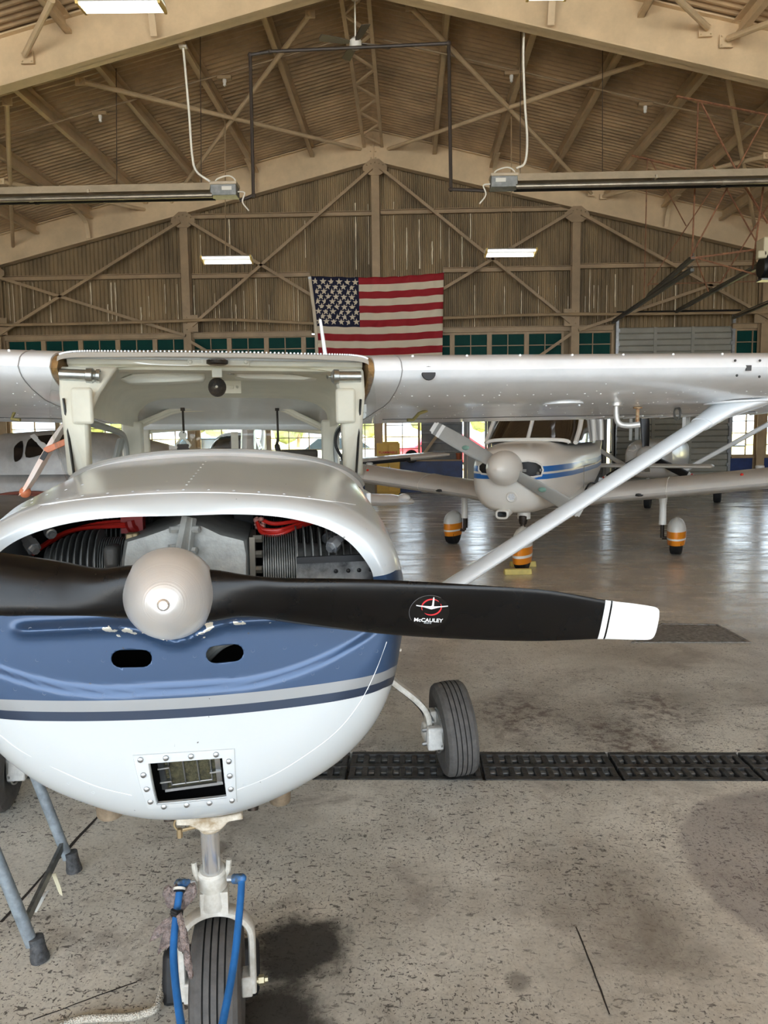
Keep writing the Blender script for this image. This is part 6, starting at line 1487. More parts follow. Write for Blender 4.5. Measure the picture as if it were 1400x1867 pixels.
m = MB(); m.loft([[V((p.x * 1.0, p.y, p.z + .012)) for p in r[6:15]] for r in cr_[2:]], False); o = pp_(m, 'roof_skin', PWM, fix=False); sd = o.modifiers.new('t', 'SOLIDIFY'); sd.thickness = .012
m = MB(); m.tube([p + V((0, -.01, .005)) for p in cr_[0]], .022, 8); pp_(m, 'windshield_base_strip', PWM)
m = MB(); m.box((.585, 1.95, -.05), (.006, .9, .006)); m.box((.585, 1.5, -.2), (.006, .006, .3)); pp_(m, 'door_seam', mat('seam_grey2', (120, 118, 112), .6), smooth=False)
# wings
for sg in (-1, 1):
    m = MB(); m.loft([airfoil_ring(sg * s, 1.35 - .35 * max(0, .9 - s), -.46 + .12 * (s - .5) , 1.6 + .35 * max(0, .9 - s), .15 if s < 4.4 else .08, .03) for s in (.42, .6, .9, 2.2, 3.6, 4.4, 4.56)], True, True, True)
    wg = pp_(m, 'wing', GREYW, ang=40)
    m = MB()
    for s in (1.55, 3.0): m.tube([p * 1.0 for p in airfoil_ring(sg * s, 1.345, -.46 + .12 * (s - .5), 1.61, .152, .03)], .005, 5, closed=True)
    m.obj('wing_joint', PWM, wg)
    m = MB(); m.tube(airfoil_ring(sg * .62, 1.30, -.445, 1.7, .165, .03)[:9] + airfoil_ring(sg * .62, 1.30, -.445, 1.7, .165, .03)[-9:], .012, 6); m.obj('root_seal', BLACK, wg)
    m = MB(); m.sph(V((sg * 1.25, 1.36, -.375)), .03, 8, sc=(1.8, .5, .7)); m.obj('stall_port', BLACK, wg)
    m = MB(); m.lathe([(.05, 0), (.05, .05), (.03, .06), (0, .06)], (sg * 2.55, 2.0, -.10), (0, 0, 1), 14); m.obj('fuel_cap', mat('grey_cap', (190, 190, 184), .4), wg)
    m = MB(); m.sph(V((sg * 2.35, 1.5, -.13)), .02, 8); m.obj('nav_bead', RED, wg)
# gear with covers
def cover(c, rx, ry, z0, z1, bands_, nm):
    b = MB(); rg = []
    for i in range(11):
        t = i / 10; z = z0 + (z1 - z0) * t; f_ = sin(pi * min(1, .5 + .5 * t)) ** .45 if t > .0 else 1; f_ = sqrt(max(.02, 1 - max(0, (t - .45) / .55) ** 2.4)); f_ *= (.9 + .1 * min(1, t * 4))
        rg.append([V((c.x + rx * f_ * cos(q), c.y + ry * f_ * sin(q), z)) for q in [2 * pi * k / 24 for k in range(24)]])
    b.loft(rg, True, True, True); return pp_(b, nm, bands(nm + '_paint_%d' % int(z0 * 1000), (232, 138, 24), [(bands_[0], (240, 238, 230)), (bands_[1], (232, 138, 24)), (bands_[2], (222, 222, 216))], .5), up=False, ang=60)
nosec = V((0.0, .33, 0))
def toP(w):
    q = w - V((hubp.x, hubp.y, 0)); return Matrix.Rotation(-PY, 3, 'Z') @ q
nc = toP(fl(952, 1038)); mr_, ml_ = toP(fl(1232, 1010)), toP(fl(826, 991))
for i, (c, rx, ry, z0, z1, bd) in enumerate(((nc, .105, .24, .085, .50, (.155, .185, .27)), (mr_, .115, .25, .13, .47, (.19, .215, .30)), (ml_, .115, .25, .13, .47, (.19, .215, .30)))):
    gr = empty('landing_gear'); gr.parent = PR
    t = MB(); t.lathe(tyre(.20 if i else .175, .15, 4, .09), V((c.x, c.y, .198 if i else .173)), (1, 0, 0), 28); t.obj('tyre', RUBBERD, gr)
    cv = cover(c, rx, ry, z0, z1, bd, 'wheel_cover'); cv.parent = gr
    t = MB()
    if i == 0:
        t.tube([V((c.x, c.y, .40)), V((c.x, c.y + .03, .62))], .03, 12); t.lathe([(.04, 0), (.05, .04), (.05, .09), (.04, .1)], V((c.x, c.y + .02, .52)), (0, 0, 1), 14); t.obj('nose_leg', mat('dark_rod_end', (74, 64, 56), .5), gr)
        t = MB(); t.lathe([(.075, 0), (.075, .12), (.06, .14)], V((c.x, c.y + .06, .58)), (0, 0, 1), 16); t.obj('leg_fairing', PWM, gr)
    else:
        s = -1 if i == 1 else 1; x = c.x + s * .17
        t.lathe([(.045, 0), (.042, .25), (.055, .36), (.075, .40)], V((x, c.y, .37)), (0, 0, 1), 16); t.obj('gear_leg', PWM, gr)
        t = MB(); t.tube([V((x, c.y, .20)), V((x, c.y, .40))], .024, 10); t.tube([V((x, c.y, .2)), V((c.x, c.y, .2))], .022, 10); t.bar(V((x, c.y + .09, .22)), V((x, c.y + .10, .36)), .02, .04); t.obj('torque_link', mat('dark_rod_end', (74, 64, 56), .5), gr)
m = MB(); m.loft([airfoil_ring(s, 6.05, -.27 + .0 * abs(s), .72, .10) for s in (-1.96, -1.9, 0, 1.9, 1.96)], True, True, True); pp_(m, 'stabilator', PWM, ang=40)
m = MB()
for s in (-1, 1): m.sph(V((s * 1.93, 6.35, -.265)), .07, 10, sc=(1.3, 3.8, .6))
pp_(m, 'stabilator_tips', PWM)
m = MB(); rgs = [[V((th * z, a + ch * x, zz)) for x, z in [(0, 0), (.1, .5), (.35, .75), (.7, .4), (1, .02), (.7, -.4), (.35, -.75), (.1, -.5)]] for a, zz, ch, th in ((5.5, .15, 1.4, .08), (6.1, .7, .9, .08), (6.4, 1.02, .6, .05))]; m.loft(rgs, True, True, True); pp_(m, 'fin', PWM)
m = MB(); m.bar((1.0, 3.05, -.42), (.55, 3.0, -.30), .03, .05); m.bar((.62, 2.9, -.47), (.8, 3.0, -.36), .04, .02); pp_(m, 'boarding_step', STEEL, smooth=False)
# yellow chocks at the nose wheel
CHK = mat('yellow_chock_paint', (226, 208, 122), .6, var=.12, vscale=14)
for (p, q, lb) in (((919, 1047), (968, 1046), 'yellow wooden chock lying in front of the striped aeroplane nose wheel'), ((930, 1033), (976, 1032), 'yellow wooden chock lying behind the striped aeroplane nose wheel')):
    a, c = fl(*p), fl(*q); d = (c - a).normalized(); u = V((-d.y, d.x, 0)); m = MB(); m.prism([(-.055, 0), (.055, 0), (.03, .06), (-.03, .06)], a, u, (0, 0, 1), c - a)
    tag(m.obj('wheel_chock', CHK, bevel=.008), lb, 'wheel chock', 'yellow chocks at the nose wheel')

# ---------------- high-wing aeroplane far behind
hq = at(1178, 829, 15.0); QY = radians(-24)
Q = empty('high_wing_aeroplane', (hq.x, hq.y, 0), QY); tag(Q, 'white high-wing aeroplane with dark three-bladed propeller parked before the roller door', 'aeroplane'); QU = V((0, 0, hq.z))
QF = bands('far_fuselage_paint', (206, 206, 202), [(-.9, (206, 206, 202))])
def qp(mb_, nm, m_, parent=None, **k):
    o = mb_.obj(nm, m_, parent or Q, **k)
    if parent is None: o.location = QU
    return o
m = MB(); m.loft([oval(.06, .30, .14, -.33, .7), oval(.12, .38, .20, -.42, .65), oval(.4, .45, .24, -.47, .6), oval(1.1, .53, .27, -.52, .55), oval(1.6, .56, .28, -.52, .5), oval(3.2, .54, .25, -.48, .5), oval(4.6, .34, .2, -.3, .6), oval(6.6, .1, .12, -.1, .8)], True, True, True); qf = qp(m, 'fuselage', QF, ang=50)
qbv = BVHTree.FromPolygons([V(p) for p in m.v], m.f)
def qpix(px, py):
    d = ray(px, py); o = CAM_P - hq; Rz = Matrix.Rotation(-QY, 3, 'Z'); h = qbv.ray_cast(Rz @ o, (Rz @ d).normalized()); return h[0]
for pts, mm, nm in ((((1146, 814), (1158, 812), (1162, 818), (1155, 822), (1146, 821)), mat('dark_red_inlet', (88, 24, 22), .5), 'air_inlet'), (((1168, 849), (1185, 848), (1186, 861), (1169, 862)), mat('grey_filter', (120, 116, 104), .7), 'filter_inlet')):
    ps = [qpix(*p) for p in pts]
    if all(ps):
        c = sum(ps, V()) / len(ps); b = MB(); b.loft([[p + V((0, -.012, 0)) for p in ps], [c + (p - c) * .1 + V((0, -.012, 0)) for p in ps]], True, False, True); o = qp(b, nm, mm)
        b = MB(); b.tube([p + V((0, -.012, 0)) for p in ps], .016, 6, closed=True); b.obj('inlet_rim', PWM, o)
for pts, col, nm in ((((1233, 828), (1247, 832), (1260, 832), (1258, 840), (1246, 840), (1236, 834)), (120, 66, 66), 'red_stripe'), (((1236, 836), (1250, 842), (1262, 842), (1262, 848), (1248, 848), (1240, 842)), (48, 44, 62), 'navy_stripe')):
    ps = [qpix(*p) for p in pts]
    if all(ps):
        b = MB(); n = len(ps); b.add([p + V((.006, -.006, 0)) for p in ps], [tuple(range(n))]); qp(b, nm, mat(nm, col, .4), smooth=False)
qpr = empty('propeller'); qpr.parent = Q; qpr.location = QU + V((0, -.05, 0)); tag(qpr, 'dark three-bladed propeller')
m = MB(); m.lathe([(.17, .08), (.17, 0), (.14, -.12), (.08, -.22), (0, -.27)], (0, 0, 0), (0, 1, 0), 24); m.obj('spinner', PWM, qpr)
DKB = mat('dark_blade', (26, 26, 27), .4); RTP = mat('red_tip', (190, 60, 56), .4)
for an in (27, 147, 267): simple_blade(radians(an), .98, 0, .15, qpr, DKB, [(.86, .91, PT1), (.91, .95, RTP), (.95, 1, PT1)], .12)
m = MB(); m.loft([[V((x * k, a, z)) for x, k in ((-1, .52), (-.9, .54), (0, .5), (.9, .54), (1, .52))] for a, z in ((1.15, .27), (1.45, .62), (1.6, .80))], False); qp(m, 'windshield', PLEXI, fix=False)
m = MB(); m.box((0, 2.4, .82), (1.1, 1.7, .12)); m.obj
qp(m, 'cabin_roof', QF, bevel=.04)
for s in (-1, 1):
    m = MB(); m.bar((s * .53, 1.65, .25), (s * .53, 1.68, .8), .06, .06); m.bar((s * .53, 2.6, .25), (s * .53, 2.6, .8), .08, .06); m.bar((s * .5, 3.25, .22), (s * .5, 3.1, .8), .08, .06); qp(m, 'cabin_post', QF, smooth=False)
    m = MB(); m.loft([airfoil_ring(s * ss, 1.6 + .03 * max(0, ss - 2.6), .80 + .03 * ss, ch, .13, .02) for ss, ch in ((.5, 1.63), (2.6, 1.63), (5.3, 1.1), (5.45, .7))], True, True, True); qp(m, 'wing', QF, ang=40)
    m = MB(); m.bar((s * .5, 1.95, -.42), (s * 2.5, 2.15, .80), .05, .1); qp(m, 'wing_strut', QF, bevel=.02)
    m = MB(); m.tube(catmull([(s * .4, 2.1, -.46), (s * .8, 2.1, -.66), (s * 1.12, 2.1, -.88)], 4), .035, 8); qp(m, 'gear_leg', QF)
    m = MB(); m.lathe(tyre(.2, .15, 4, .09), (s * 1.2, 2.1, -hq.z + .2), (1, 0, 0), 24); qp(m, 'wheel', RUBBERD)
    m = MB(); m.loft([airfoil_ring(s * ss, 6.0, .02, .85, .09) for ss in (.05, 1.6, 1.65)], True, True, True); qp(m, 'tailplane', QF)
m = MB(); m.tube([(0, .35, -.46), (0, .38, -hq.z + .22)], .04, 10); m.box((0, .4, -.62), (.12, .06, .16)); qp(m, 'nose_leg', mat('grey_leg', (170, 168, 160), .4, .4))
m = MB(); m.lathe(tyre(.18, .13, 4, .08), (0, .4, -hq.z + .18), (1, 0, 0), 24); qp(m, 'nose_wheel', RUBBERD)
m = MB(); m.loft([[V((th * z, a + ch * x, zz)) for x, z in [(0, 0), (.1, .5), (.35, .75), (.7, .4), (1, .02), (.7, -.4), (.35, -.75), (.1, -.5)]] for a, zz, ch, th in ((5.2, .12, 1.7, .1), (6.2, .9, .9, .08), (6.4, 1.3, .7, .05))], True, True, True); qp(m, 'fin', QF)

# ---------------- silver low-wing aeroplane half hidden at the left
LC = V((-4.5, 9.6, 0)); LA = radians(90)
Lp = empty('low_wing_aeroplane', LC, LA); tag(Lp, 'silver-grey low-wing aeroplane with dark cabin windows, seen past the ladder-side door post', 'aeroplane')
SIL = mat('silver_grey_paint', (158, 158, 156), .4, .35, var=.18, vscale=3)
# local: x to its far wing, y forward; the tail comes back towards the camera
def lp_(mb_, nm, m_, parent=None, **k): return mb_.obj(nm, m_, parent or Lp, **k)
m = MB(); m.loft([oval(2.6, .2, 1.15, .82, .8, 32), oval(2.45, .42, 1.24, .6, .7, 32), oval(1.4, .5, 1.28, .55, .6, 32), oval(.6, .56, 1.22, .55, .6, 32), oval(-1.2, .52, 1.2, .6, .6, 32), oval(-1.9, .34, 1.15, .75, .7, 32), oval(-2.6, .1, 1.12, .92, .8, 32)], True, True, True); lp_(m, 'fuselage', SIL, ang=50)
m = MB(); cr_ = []
for y, hw, zt in ((1.35, .48, 1.27), (.95, .52, 1.48), (.5, .52, 1.62), (-.1, .52, 1.655), (-.9, .5, 1.60), (-1.6, .44, 1.42), (-2.2, .36, 1.2)):
    ring = []
    for k in range(21):
        t = pi * k / 20; c, s = cos(t), sin(t); ring.append(V((-hw * (1 if c > 0 else -1) * abs(c) ** .5 * (1 - .16 * s), y, 1.12 + (zt - 1.12) * s ** .6)))
    cr_.append(ring)
m.loft(cr_, False); lp_(m, 'cabin_shell', SIL, fix=False, ang=60)
lbv = BVHTree.FromPolygons([V(p) for p in m.v], m.f)
def lpix(px, py):
    d = ray(px, py); o = CAM_P - LC; Rz = Matrix.Rotation(-LA, 3, 'Z'); h = lbv.ray_cast(Rz @ o, (Rz @ d).normalized()); return h[0], h[1]
for pts, nm in ((((28, 814), (42, 805), (41, 833), (28, 842), (26, 826)), 'side_window'), (((50, 808), (60, 799), (80, 795), (118, 794), (124, 806), (98, 822), (74, 830), (48, 834)), 'side_window'), (((16, 836), (22, 812), (26, 812), (22, 842)), 'windshield')):
    cx_, cy_ = sum(p[0] for p in pts) / len(pts), sum(p[1] for p in pts) / len(pts); rws = []; nv = None
    for f_ in (1.0, .8, .6, .4, .2, .03):
        row = []
        for p in catmull([V((x, y, 0)) for x, y in pts], 3, True):
            h, nn = lpix(cx_ + (p.x - cx_) * f_, cy_ + (p.y - cy_) * f_)
            if h is None: row = None; break
            if nn.dot(Matrix.Rotation(-LA, 3, 'Z') @ (CAM_P - LC)) < 0: nn = -nn
            nv = nn; row.append(h + nn * .012)
        if row: rws.append(row)
    if len(rws) > 1:
        n = len(pts); b = MB(); b.loft(rws, True, False, True); wo_ = lp_(b, nm, mat('dark_cabin_window', (16, 15, 15), .15) if nm != 'windshield' else CLEAR, fix=False)
        if n > 6:
            bb = MB(); q = [lpix(*p)[0] for p in ((56, 797), (64, 793), (92, 818), (84, 826))]
            if all(q): bb.add([p + nv * .03 for p in q] + [p + nv * .012 for p in q], [(0, 1, 2, 3), (0, 4, 5, 1), (1, 5, 6, 2), (2, 6, 7, 3), (3, 7, 4, 0)]); bb.obj('folded_sunshade', mat('grey_shade', (176, 176, 172), .6), wo_, smooth=False)
for s in (-1, 1):
    m = MB(); rg = []
    for ss, ch in ((.4, 1.5), (1.2, 1.45), (3.7, 1.2), (4.2, .9), (4.3, .5)):
        rg.append([V((s * ss, .75 - ch * x, .76 + .01 * (ss - .4) + ch * zz * 1.1)) for x, zz in UPPER + LOWER])
    m.loft(rg, True, True, True); wgo = lp_(m, 'wing', SIL, ang=40); pass
    m = MB(); m.tube([V((s * ss, .75 + .005, .76 + .01 * (ss - .4))) for ss in (1.4, 2.6, 3.7)], .022, 8); m.obj('leading_edge_boot', BLACK, wgo)
    m = MB(); m.tube([(s * 1.5, .2, .62), (s * 1.5, .2, .2)], .04, 10); m.lathe(tyre(.2, .15, 4, .09), (s * 1.5, .2, .2), (1, 0, 0), 24); lp_(m, 'main_gear', RUBBERD)
m = MB(); m.tube([(0, 2.0, .6), (0, 2.05, .2)], .04, 10); m.lathe(tyre(.18, .13, 4, .08), (0, 2.05, .18), (1, 0, 0), 24); lp_(m, 'nose_gear', RUBBERD)
m = MB(); arcp = catmull([(-.56, .75, .80), (-.60, .2, .90), (-.60, -.3, .88), (-.57, -.9, .74)], 6); m.tube(arcp, .028, 8); m.tube([V(p) + V((-.015, 0, -.03)) for p in arcp], .02, 8); lp_(m, 'wing_root_fillet', mat('red_brown_fillet', (118, 66, 54), .5))
m = MB(); m.lathe([(.13, .05), (.12, -.05), (.06, -.16), (0, -.2)], (0, 2.62, .98), (0, -1, 0), 20); lp_(m, 'spinner', SIL)
m = MB(); m.bar((-.7, 2.7, 1.25), (.7, 2.7, .7), .12, .03, up=(0, 1, 0)); lp_(m, 'propeller', BLACK, bevel=.01)
for s in (-1, 1):
    m = MB(); m.loft([[V((s * ss, -1.85 - ch * x, 1.02 + ch * zz)) for x, zz in UPPER + LOWER] for ss, ch in ((.05, .6), (.75, .5), (.8, .3))], True, True, True); tpo = lp_(m, 'tailplane', PWM)
    pass

# ---------------- low-wing aeroplane with a dark bubble canopy, glimpsed through the cabin
TC = V((-3.7, 16.4, 0)); Tt = empty('low_wing_aeroplane', TC, 0.0); tag(Tt, 'pale low-wing aeroplane with dark bubble canopy, glimpsed through the near cabin windows', 'aeroplane')
def tp_(mb_, nm, m_, parent=None, **k): return mb_.obj(nm, m_, parent or Tt, **k)
m = MB(); m.loft([oval(-2.0, .16, 1.05, .75, .8, 32), oval(-1.9, .36, 1.14, .62, .7, 32), oval(-.9, .46, 1.2, .55, .6, 32), oval(.4, .52, 1.2, .52, .6, 32), oval(1.8, .36, 1.15, .62, .65, 32), oval(3.6, .08, 1.05, .85, .8, 32)], True, True, True); tp_(m, 'fuselage', PWM, ang=50)
m = MB(); cr_ = []
for y, hw, zt in ((-.95, .40, 1.2), (-.5, .46, 1.42), (0.0, .48, 1.58), (.6, .46, 1.57), (1.3, .36, 1.38), (1.9, .22, 1.15)):
    cr_.append([V((-hw * (1 if cos(pi * k / 20) > 0 else -1) * abs(cos(pi * k / 20)) ** .7, y, 1.1 + (zt - 1.1) * sin(pi * k / 20) ** .7)) for k in range(21)])
m.loft(cr_, False); cg = tp_(m, 'bubble_canopy', mat('dark_bubble', (44, 48, 54), .08, spec=.8), fix=False, ang=60)
m = MB(); m.tube(cr_[2], .02, 8); m.tube(cr_[0], .02, 8); m.obj('canopy_hoop', PWM, cg)
for s in (-1, 1):
    m = MB(); m.loft([[V((s * ss, -.8 + .1 * (ss > 4) + ch * x, .74 + .085 * (ss - .4) + ch * zz)) for x, zz in UPPER + LOWER] for ss, ch in ((.4, 1.5), (3.0, 1.3), (4.1, 1.1), (4.45, .7), (4.55, .4))], True, True, True); wgo = tp_(m, 'wing', PWM, ang=40)
    m = MB(); m.tube([V((s * ss, -.80, .735 + .085 * (ss - .4))) for ss in (.9, 2, 3.75)], .035, 8); m.obj('leading_edge_boot', BLACK, wgo)
    m = MB(); m.tube([(s * 1.3, -.3, .7), (s * 1.3, -.3, .2)], .04, 10); m.lathe(tyre(.2, .14, 4, .09), (s * 1.3, -.3, .2), (1, 0, 0), 24); tp_(m, 'main_gear', RUBBERD)
    m = MB(); m.loft([[V((s * ss, 2.9 + ch * x, .98 + ch * zz)) for x, zz in UPPER + LOWER] for ss, ch in ((.05, .7), (1.3, .5), (1.35, .3))], True, True, True); tp_(m, 'tailplane', PWM)
m = MB(); m.tube([(0, -1.5, .6), (0, -1.55, .2)], .04, 10); m.lathe(tyre(.17, .12, 4, .08), (0, -1.55, .17), (1, 0, 0), 24); tp_(m, 'nose_gear', RUBBERD)
m = MB(); m.lathe([(.14, .05), (.13, -.05), (.06, -.2), (0, -.25)], (0, -2.0, .9), (0, 1, 0), 20); tp_(m, 'spinner', PWM)
m = MB(); m.bar((-.75, -2.05, .65), (.75, -2.05, 1.15), .13, .03, up=(0, 1, 0)); tp_(m, 'propeller', DKB, bevel=.01)
m = MB(); m.loft([[V((th * z, a + ch * x, zz)) for x, z in [(0, 0), (.1, .5), (.35, .75), (.7, .4), (1, .02), (.7, -.4), (.35, -.75), (.1, -.5)]] for a, zz, ch, th in ((2.4, 1.0, 1.2, .1), (3.0, 1.5, .7, .08), (3.15, 1.75, .5, .05))], True, True, True); tp_(m, 'fin', PWM)
# ================================================================== SMALL THINGS AROUND THE NOSE WHEEL
KM = Matrix.Translation(V((HUB.x, HUB.y, HZ))) @ Matrix.Rotation(TH, 4, 'Z')
def kw(p): return KM @ V(p)                       # aeroplane coordinates to the hangar
# ---- blue tow bar hooked to the nose fork
clw = V((SX, .457, -.82))
e = empty('tow_bar', kw((AX.x, -.1, -HZ))); e.rotation_euler = (0, 0, TH); tag(e, 'blue two-armed tow bar hooked onto the nose wheel fork', 'tow bar')
def tl_(p): return e.matrix_world_inv @ kw(p) if hasattr(e, 'matrix_world_inv') else Matrix.Rotation(-TH, 3, 'Z') @ (kw(p) - e.location)
bpy.context.view_layer.update()
RA = [cs(438, 1602, .41), cs(440, 1618, .395), cs(433, 1700, .31), cs(425, 1765, .24), cs(407, 1860, .13), cs(386, 1960, .02)]
LA_ = [cs(329, 1611, .41), cs(326, 1635, .385), cs(318, 1700, .33), cs(317, 1760, .27), cs(330, 1867, .14), cs(352, 1960, .02)]
for pts, sg in ((RA, 1), (LA_, -1)):
    m = MB(); m.tube(catmull([tl_(p) for p in pts], 8), .0088, 12); o = m.obj('arm', BLUEBAR, e)
    m = MB(); p0 = pts[0]; inn = cs(416, 1603, .425) if sg > 0 else cs(354, 1612, .425); a, c = tl_(p0 + V((sg * .004, 0, 0))), tl_(inn)
    mid_ = a.lerp(c, .62); m.tube([a, mid_], .0118, 12); m.sph(a, .0118, 10)
    m.obj('elbow', mat('chipped_blue', (48, 118, 186), .45, var=.5, vscale=60, dark=(70, 74, 66)), e)
    m = MB(); m.tube([mid_, c], .0085, 10); m.obj('hook_pin', STEEL, e)
m = MB(); a = tl_(RA[-1].lerp(LA_[-1], .5)); zf = .03; m.tube([a + V((0, .0, 0)), V((0.0, -.25, zf + .1)), V((0, -.62, .05))], .012, 10); m.tube([V((-.11, -.62, .05)), V((.11, -.62, .05))], .014, 10); m.obj('handle', BLUEBAR, e)
m = MB()
for (x, y, a_) in ((327, 1624, .39), (323, 1664, .36)):
    p = tl_(cs(x, y, a_)); d = (tl_(LA_[2]) - tl_(LA_[1])).normalized()
    for k in range(2 if y > 1650 else 1): m.lathe([(.0095, -.003), (.0135, -.0025), (.0135, .0025), (.0095, .003)], p + d * (.007 * k), d, 14)
m.obj('rubber_band', BLACK, e)
m = MB(); p = tl_(cs(327, 1620, .39)); m.lathe([(.0095, -.003), (.0145, -.0015), (.0145, .0025), (.0095, .004)], p, d, 14); m.obj('white_ring', LAMPW, e)
# ---- rag tied to the tow bar
RAG = mat('grey_pink_rag', (184, 166, 160), .95, var=.35, vscale=60, bump=1.0, bscale=220)
org = kw(cs(323, 1664, .36)); rg_ = empty('cleaning_rag', org); tag(rg_, 'frayed grey-pink cloth glove tied around the blue tow bar', 'rag')
def rp(x, y, a): return kw(cs(x, y, a)) - org
def strip_(pts, ws, nm, th=.007):
    P_ = catmull([rp(*p) for p in pts], 5); n = len(P_); rings = []; rr = random.Random(len(pts) + int(pts[0][0]))
    for i, p in enumerate(P_):
        t = i / (n - 1) * (len(ws) - 1); k = min(int(t), len(ws) - 2); w = ws[k] + (ws[k + 1] - ws[k]) * (t - k)
        w *= .00112; d = (P_[min(i + 1, n - 1)] - P_[max(0, i - 1)]).normalized(); u = d.cross(V((0, 1, 0))).normalized()
        rings.append([p + u * (w * .5 * cos(q)) + V((0, 1, 0)) * (th * sin(q) + .004 * sin(3 * q + i)) for q in [2 * pi * j / 10 for j in range(10)]])
    b = MB(); b.loft(rings, True, True, True); return b
fold = [(((322, 1664, .385), (314, 1648, .39), (307, 1630, .395), (304, 1617, .40)), (10, 24, 26, 14)), (((316, 1660, .385), (322, 1640, .39), (318, 1626, .395), (322, 1612, .40)), (8, 16, 18, 6)), (((326, 1662, .39), (338, 1642, .395), (347, 1625, .40), (352, 1612, .405)), (10, 26, 30, 12)), (((320, 1668, .375), (304, 1686, .375), (288, 1700, .375), (274, 1714, .375)), (10, 24, 20, 3)), (((320, 1668, .375), (308, 1698, .37), (297, 1722, .37), (289, 1738, .37)), (10, 20, 14, 3)),
        (((322, 1668, .375), (314, 1695, .37), (306, 1716, .37), (304, 1728, .37)), (12, 26, 20, 5)), (((328, 1668, .37), (326, 1700, .36), (330, 1722, .355), (334, 1734, .355)), (12, 24, 20, 6)), (((326, 1666, .335), (334, 1700, .31), (340, 1735, .28), (345, 1765, .26), (350, 1782, .25)), (10, 17, 15, 14, 6))]
for pts, ws in fold: strip_(pts, ws, 'f').obj('cloth_finger', RAG, rg_)
m = MB(); d = V((0, 0, 1)); m.tube([rp(313, 1660, .345), rp(322, 1664, .335), rp(332, 1662, .345)], .005, 8); m.tube([rp(313, 1665, .345), rp(322, 1669, .335), rp(331, 1668, .345)], .005, 8); m.obj('tie_cord', BLACK, rg_)
# ---- rubber chock behind the nose wheel with its rope
a, c = fl(304, 1853), fl(441, 1832); a = kw((AX.x - .172, .70, -HZ)); c = kw((AX.x + .098, .70, -HZ)); d = (c - a).normalized(); u = V((-d.y, d.x, 0))
ck = empty('rubber_chock', (a + c) / 2); tag(ck, 'black rubber chock behind the blue-nosed aeroplane nose wheel', 'wheel chock')
m = MB(); m.prism([(-.06, 0), (.07, 0), (.06, .07), (.03, .128), (-.012, .132), (-.045, .07)], a - ck.location, u, (0, 0, 1), c - a); m.obj('block', mat('chock_rubber', (34, 34, 36), .6, var=.3, vscale=30), ck, bevel=.014)
m = MB(); m.tube([a - ck.location + d * -.004 + V((0, 0, .03)), a - ck.location + d * .02 + V((0, 0, .03))], .02, 12); m.obj('rope_eye', BLACK, ck)
P_ = [a + V((0, 0, .032)) + d * .0, fl(285, 1836, .028), fl(262, 1848, .018), fl(235, 1854, .013), fl(190, 1856, .013), fl(150, 1858, .013), fl(118, 1868, .013), fl(60, 1900, .013), fl(-20, 1960, .013)]
path = catmull(P_, 14); m = MB(); m.tube(path, .0102, 12)
def braid():
    mm = mat('braided_rope', (208, 202, 188), .85); n = mm.node_tree; b = n.nodes['Principled BSDF']; tc = n.nodes.new('ShaderNodeTexCoord'); v_ = n.nodes.new('ShaderNodeTexVoronoi'); v_.inputs['Scale'].default_value = 240
    n.links.new(tc.outputs['Object'], v_.inputs['Vector']); cr = n.nodes.new('ShaderNodeValToRGB'); cr.color_ramp.elements[0].position = .25; cr.color_ramp.elements[1].position = .75; cr.color_ramp.elements[0].color = lin((222, 217, 204)); cr.color_ramp.elements[1].color = lin((160, 152, 138))
    n.links.new(v_.outputs['Distance'], cr.inputs[0]); n.links.new(cr.outputs[0], b.inputs['Base Color']); bp = n.nodes.new('ShaderNodeBump'); bp.inputs['Strength'].default_value = .8; bp.inputs['Distance'].default_value = .004; bp.invert = True; n.links.new(v_.outputs['Distance'], bp.inputs['Height']); n.links.new(bp.outputs[0], b.inputs['Normal']); return mm
tag(m.obj('chock_rope', braid()), 'pale braided rope lying on the floor, leading to the black chock', 'rope')
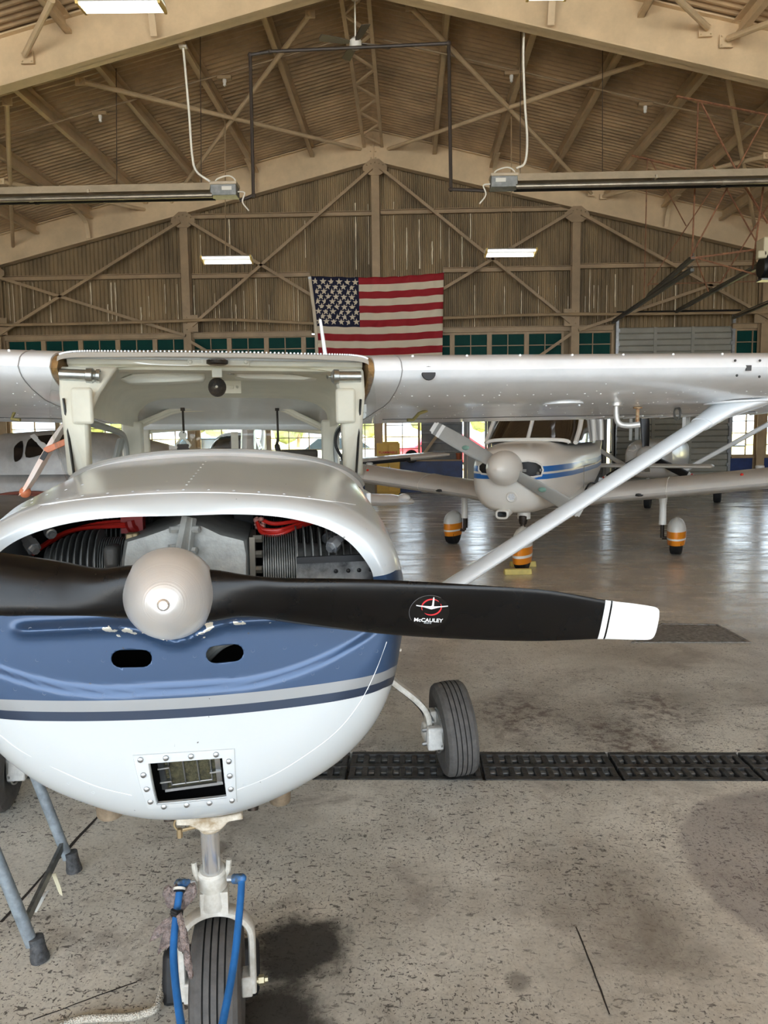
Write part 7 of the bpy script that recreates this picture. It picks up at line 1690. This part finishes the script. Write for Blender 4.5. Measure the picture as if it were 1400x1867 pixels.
# ---- stepladder at the left
f1, f2 = fl(130, 1580, .03), fl(66, 1742, .03)
b1, b2 = fl(133, 1588), fl(70, 1750)
ld = empty('step_ladder', (b1 + b2) / 2); tag(ld, 'grey tubular step ladder with black rubber feet standing by the cowl', 'ladder'); lo_ = ld.location.copy()
LAD = mat('grey_blue_ladder_paint', (150, 162, 170), .45, var=.15, vscale=24, dark=(112, 120, 126))
DIRU = V((-.34, .0, 1.0))
def lpnt(b, t): return V((b.x, b.y, 0)) + DIRU * t - lo_
q1 = on(57, 1418, b1, V((0, 1, 0))); k1 = (q1.x - b1.x) / q1.z; q2 = on(0, 1553, b2, V((0, 1, 0))); k2 = (q2.x - b2.x) / q2.z
DIRU = V(((k1 + k2) / 2, 0.0, 1.0))
HT = 1.15
for b in (b1, b2):
    m = MB(); m.tube([lpnt(b, .05), lpnt(b, HT)], .0185, 14); m.obj('rail', LAD, ld)
    m = MB(); m.lathe([(.0, -.002), (.028, .0), (.028, .012), (.0245, .03), (.023, .045), (.0225, .075), (.019, .076)], lpnt(b, 0) + V((.006, 0, 0)), V((DIRU.x * .4, 0, 1)), 16); m.sph(lpnt(b, .06) + V((.012, -.02, 0)), .005, 8); m.obj('rubber_foot', mat('scuffed_rubber', (40, 41, 44), .7, var=.4, vscale=50, dark=(90, 92, 94)), ld)
p, q = on(110, 1543, b1 + V((0, -.01, 0)), V((0, 1, 0))), on(53, 1682, b2 + V((0, .01, 0)), V((0, 1, 0)))
t1, t2 = p.z, q.z; a, c = lpnt(b1, t1), lpnt(b2, t2); m = MB(); m.bar(a, c, .012, .03); m.obj('cross_brace', mat('bare_brace', (126, 128, 126), .4, .6, var=.3, vscale=30), ld, smooth=False)
TW = 2 * DIRU.x * HT
for b in (b1, b2):
    far = V((b.x + TW, b.y, 0)); m = MB(); m.tube([far - lo_, lpnt(b, HT)], .0185, 12); m.obj('rail', LAD, ld)
for i in range(4):
    t = .25 + i * .25; xa = V((b1.x + TW - DIRU.x * t, b1.y, t)) - lo_; xb = V((b2.x + TW - DIRU.x * t, b2.y, t)) - lo_; m = MB(); m.box((xa + xb) / 2, (.09, abs(b1.y - b2.y), .02)); m.obj('step', LAD, ld, smooth=False)
m = MB(); xa, xb = lpnt(b1, HT), lpnt(b2, HT); m.box((xa + xb) / 2 + V((0, 0, .015)), (.2, abs(b1.y - b2.y) + .08, .03)); m.obj('top_cap', LAD, ld, bevel=.006)
for pts, mm in ((((94, 1594), (101, 1592), (112, 1622), (114, 1634), (108, 1630)), mat('old_tape', (226, 218, 188), .7)), (((84, 1626), (90, 1622), (84, 1632), (72, 1655), (66, 1664), (62, 1662), (72, 1640)), mat('torn_sticker', (186, 186, 180), .6))):
    yy = (b1.y + b2.y) / 2 + (.06 if pts[0][1] < 1600 else -.06); ps = [on(x, y, V((0, yy, 0)), V((0, 1, 0))) - lo_ for x, y in pts]; b = MB(); n = len(ps); b.add(ps + [p + V((0, .002, 0)) for p in ps], [tuple(range(n)), tuple(range(n, 2 * n))[::-1]] + [(i, (i + 1) % n, n + (i + 1) % n, n + i) for i in range(n)]); b.obj('tape_scrap', mm, ld, smooth=False)
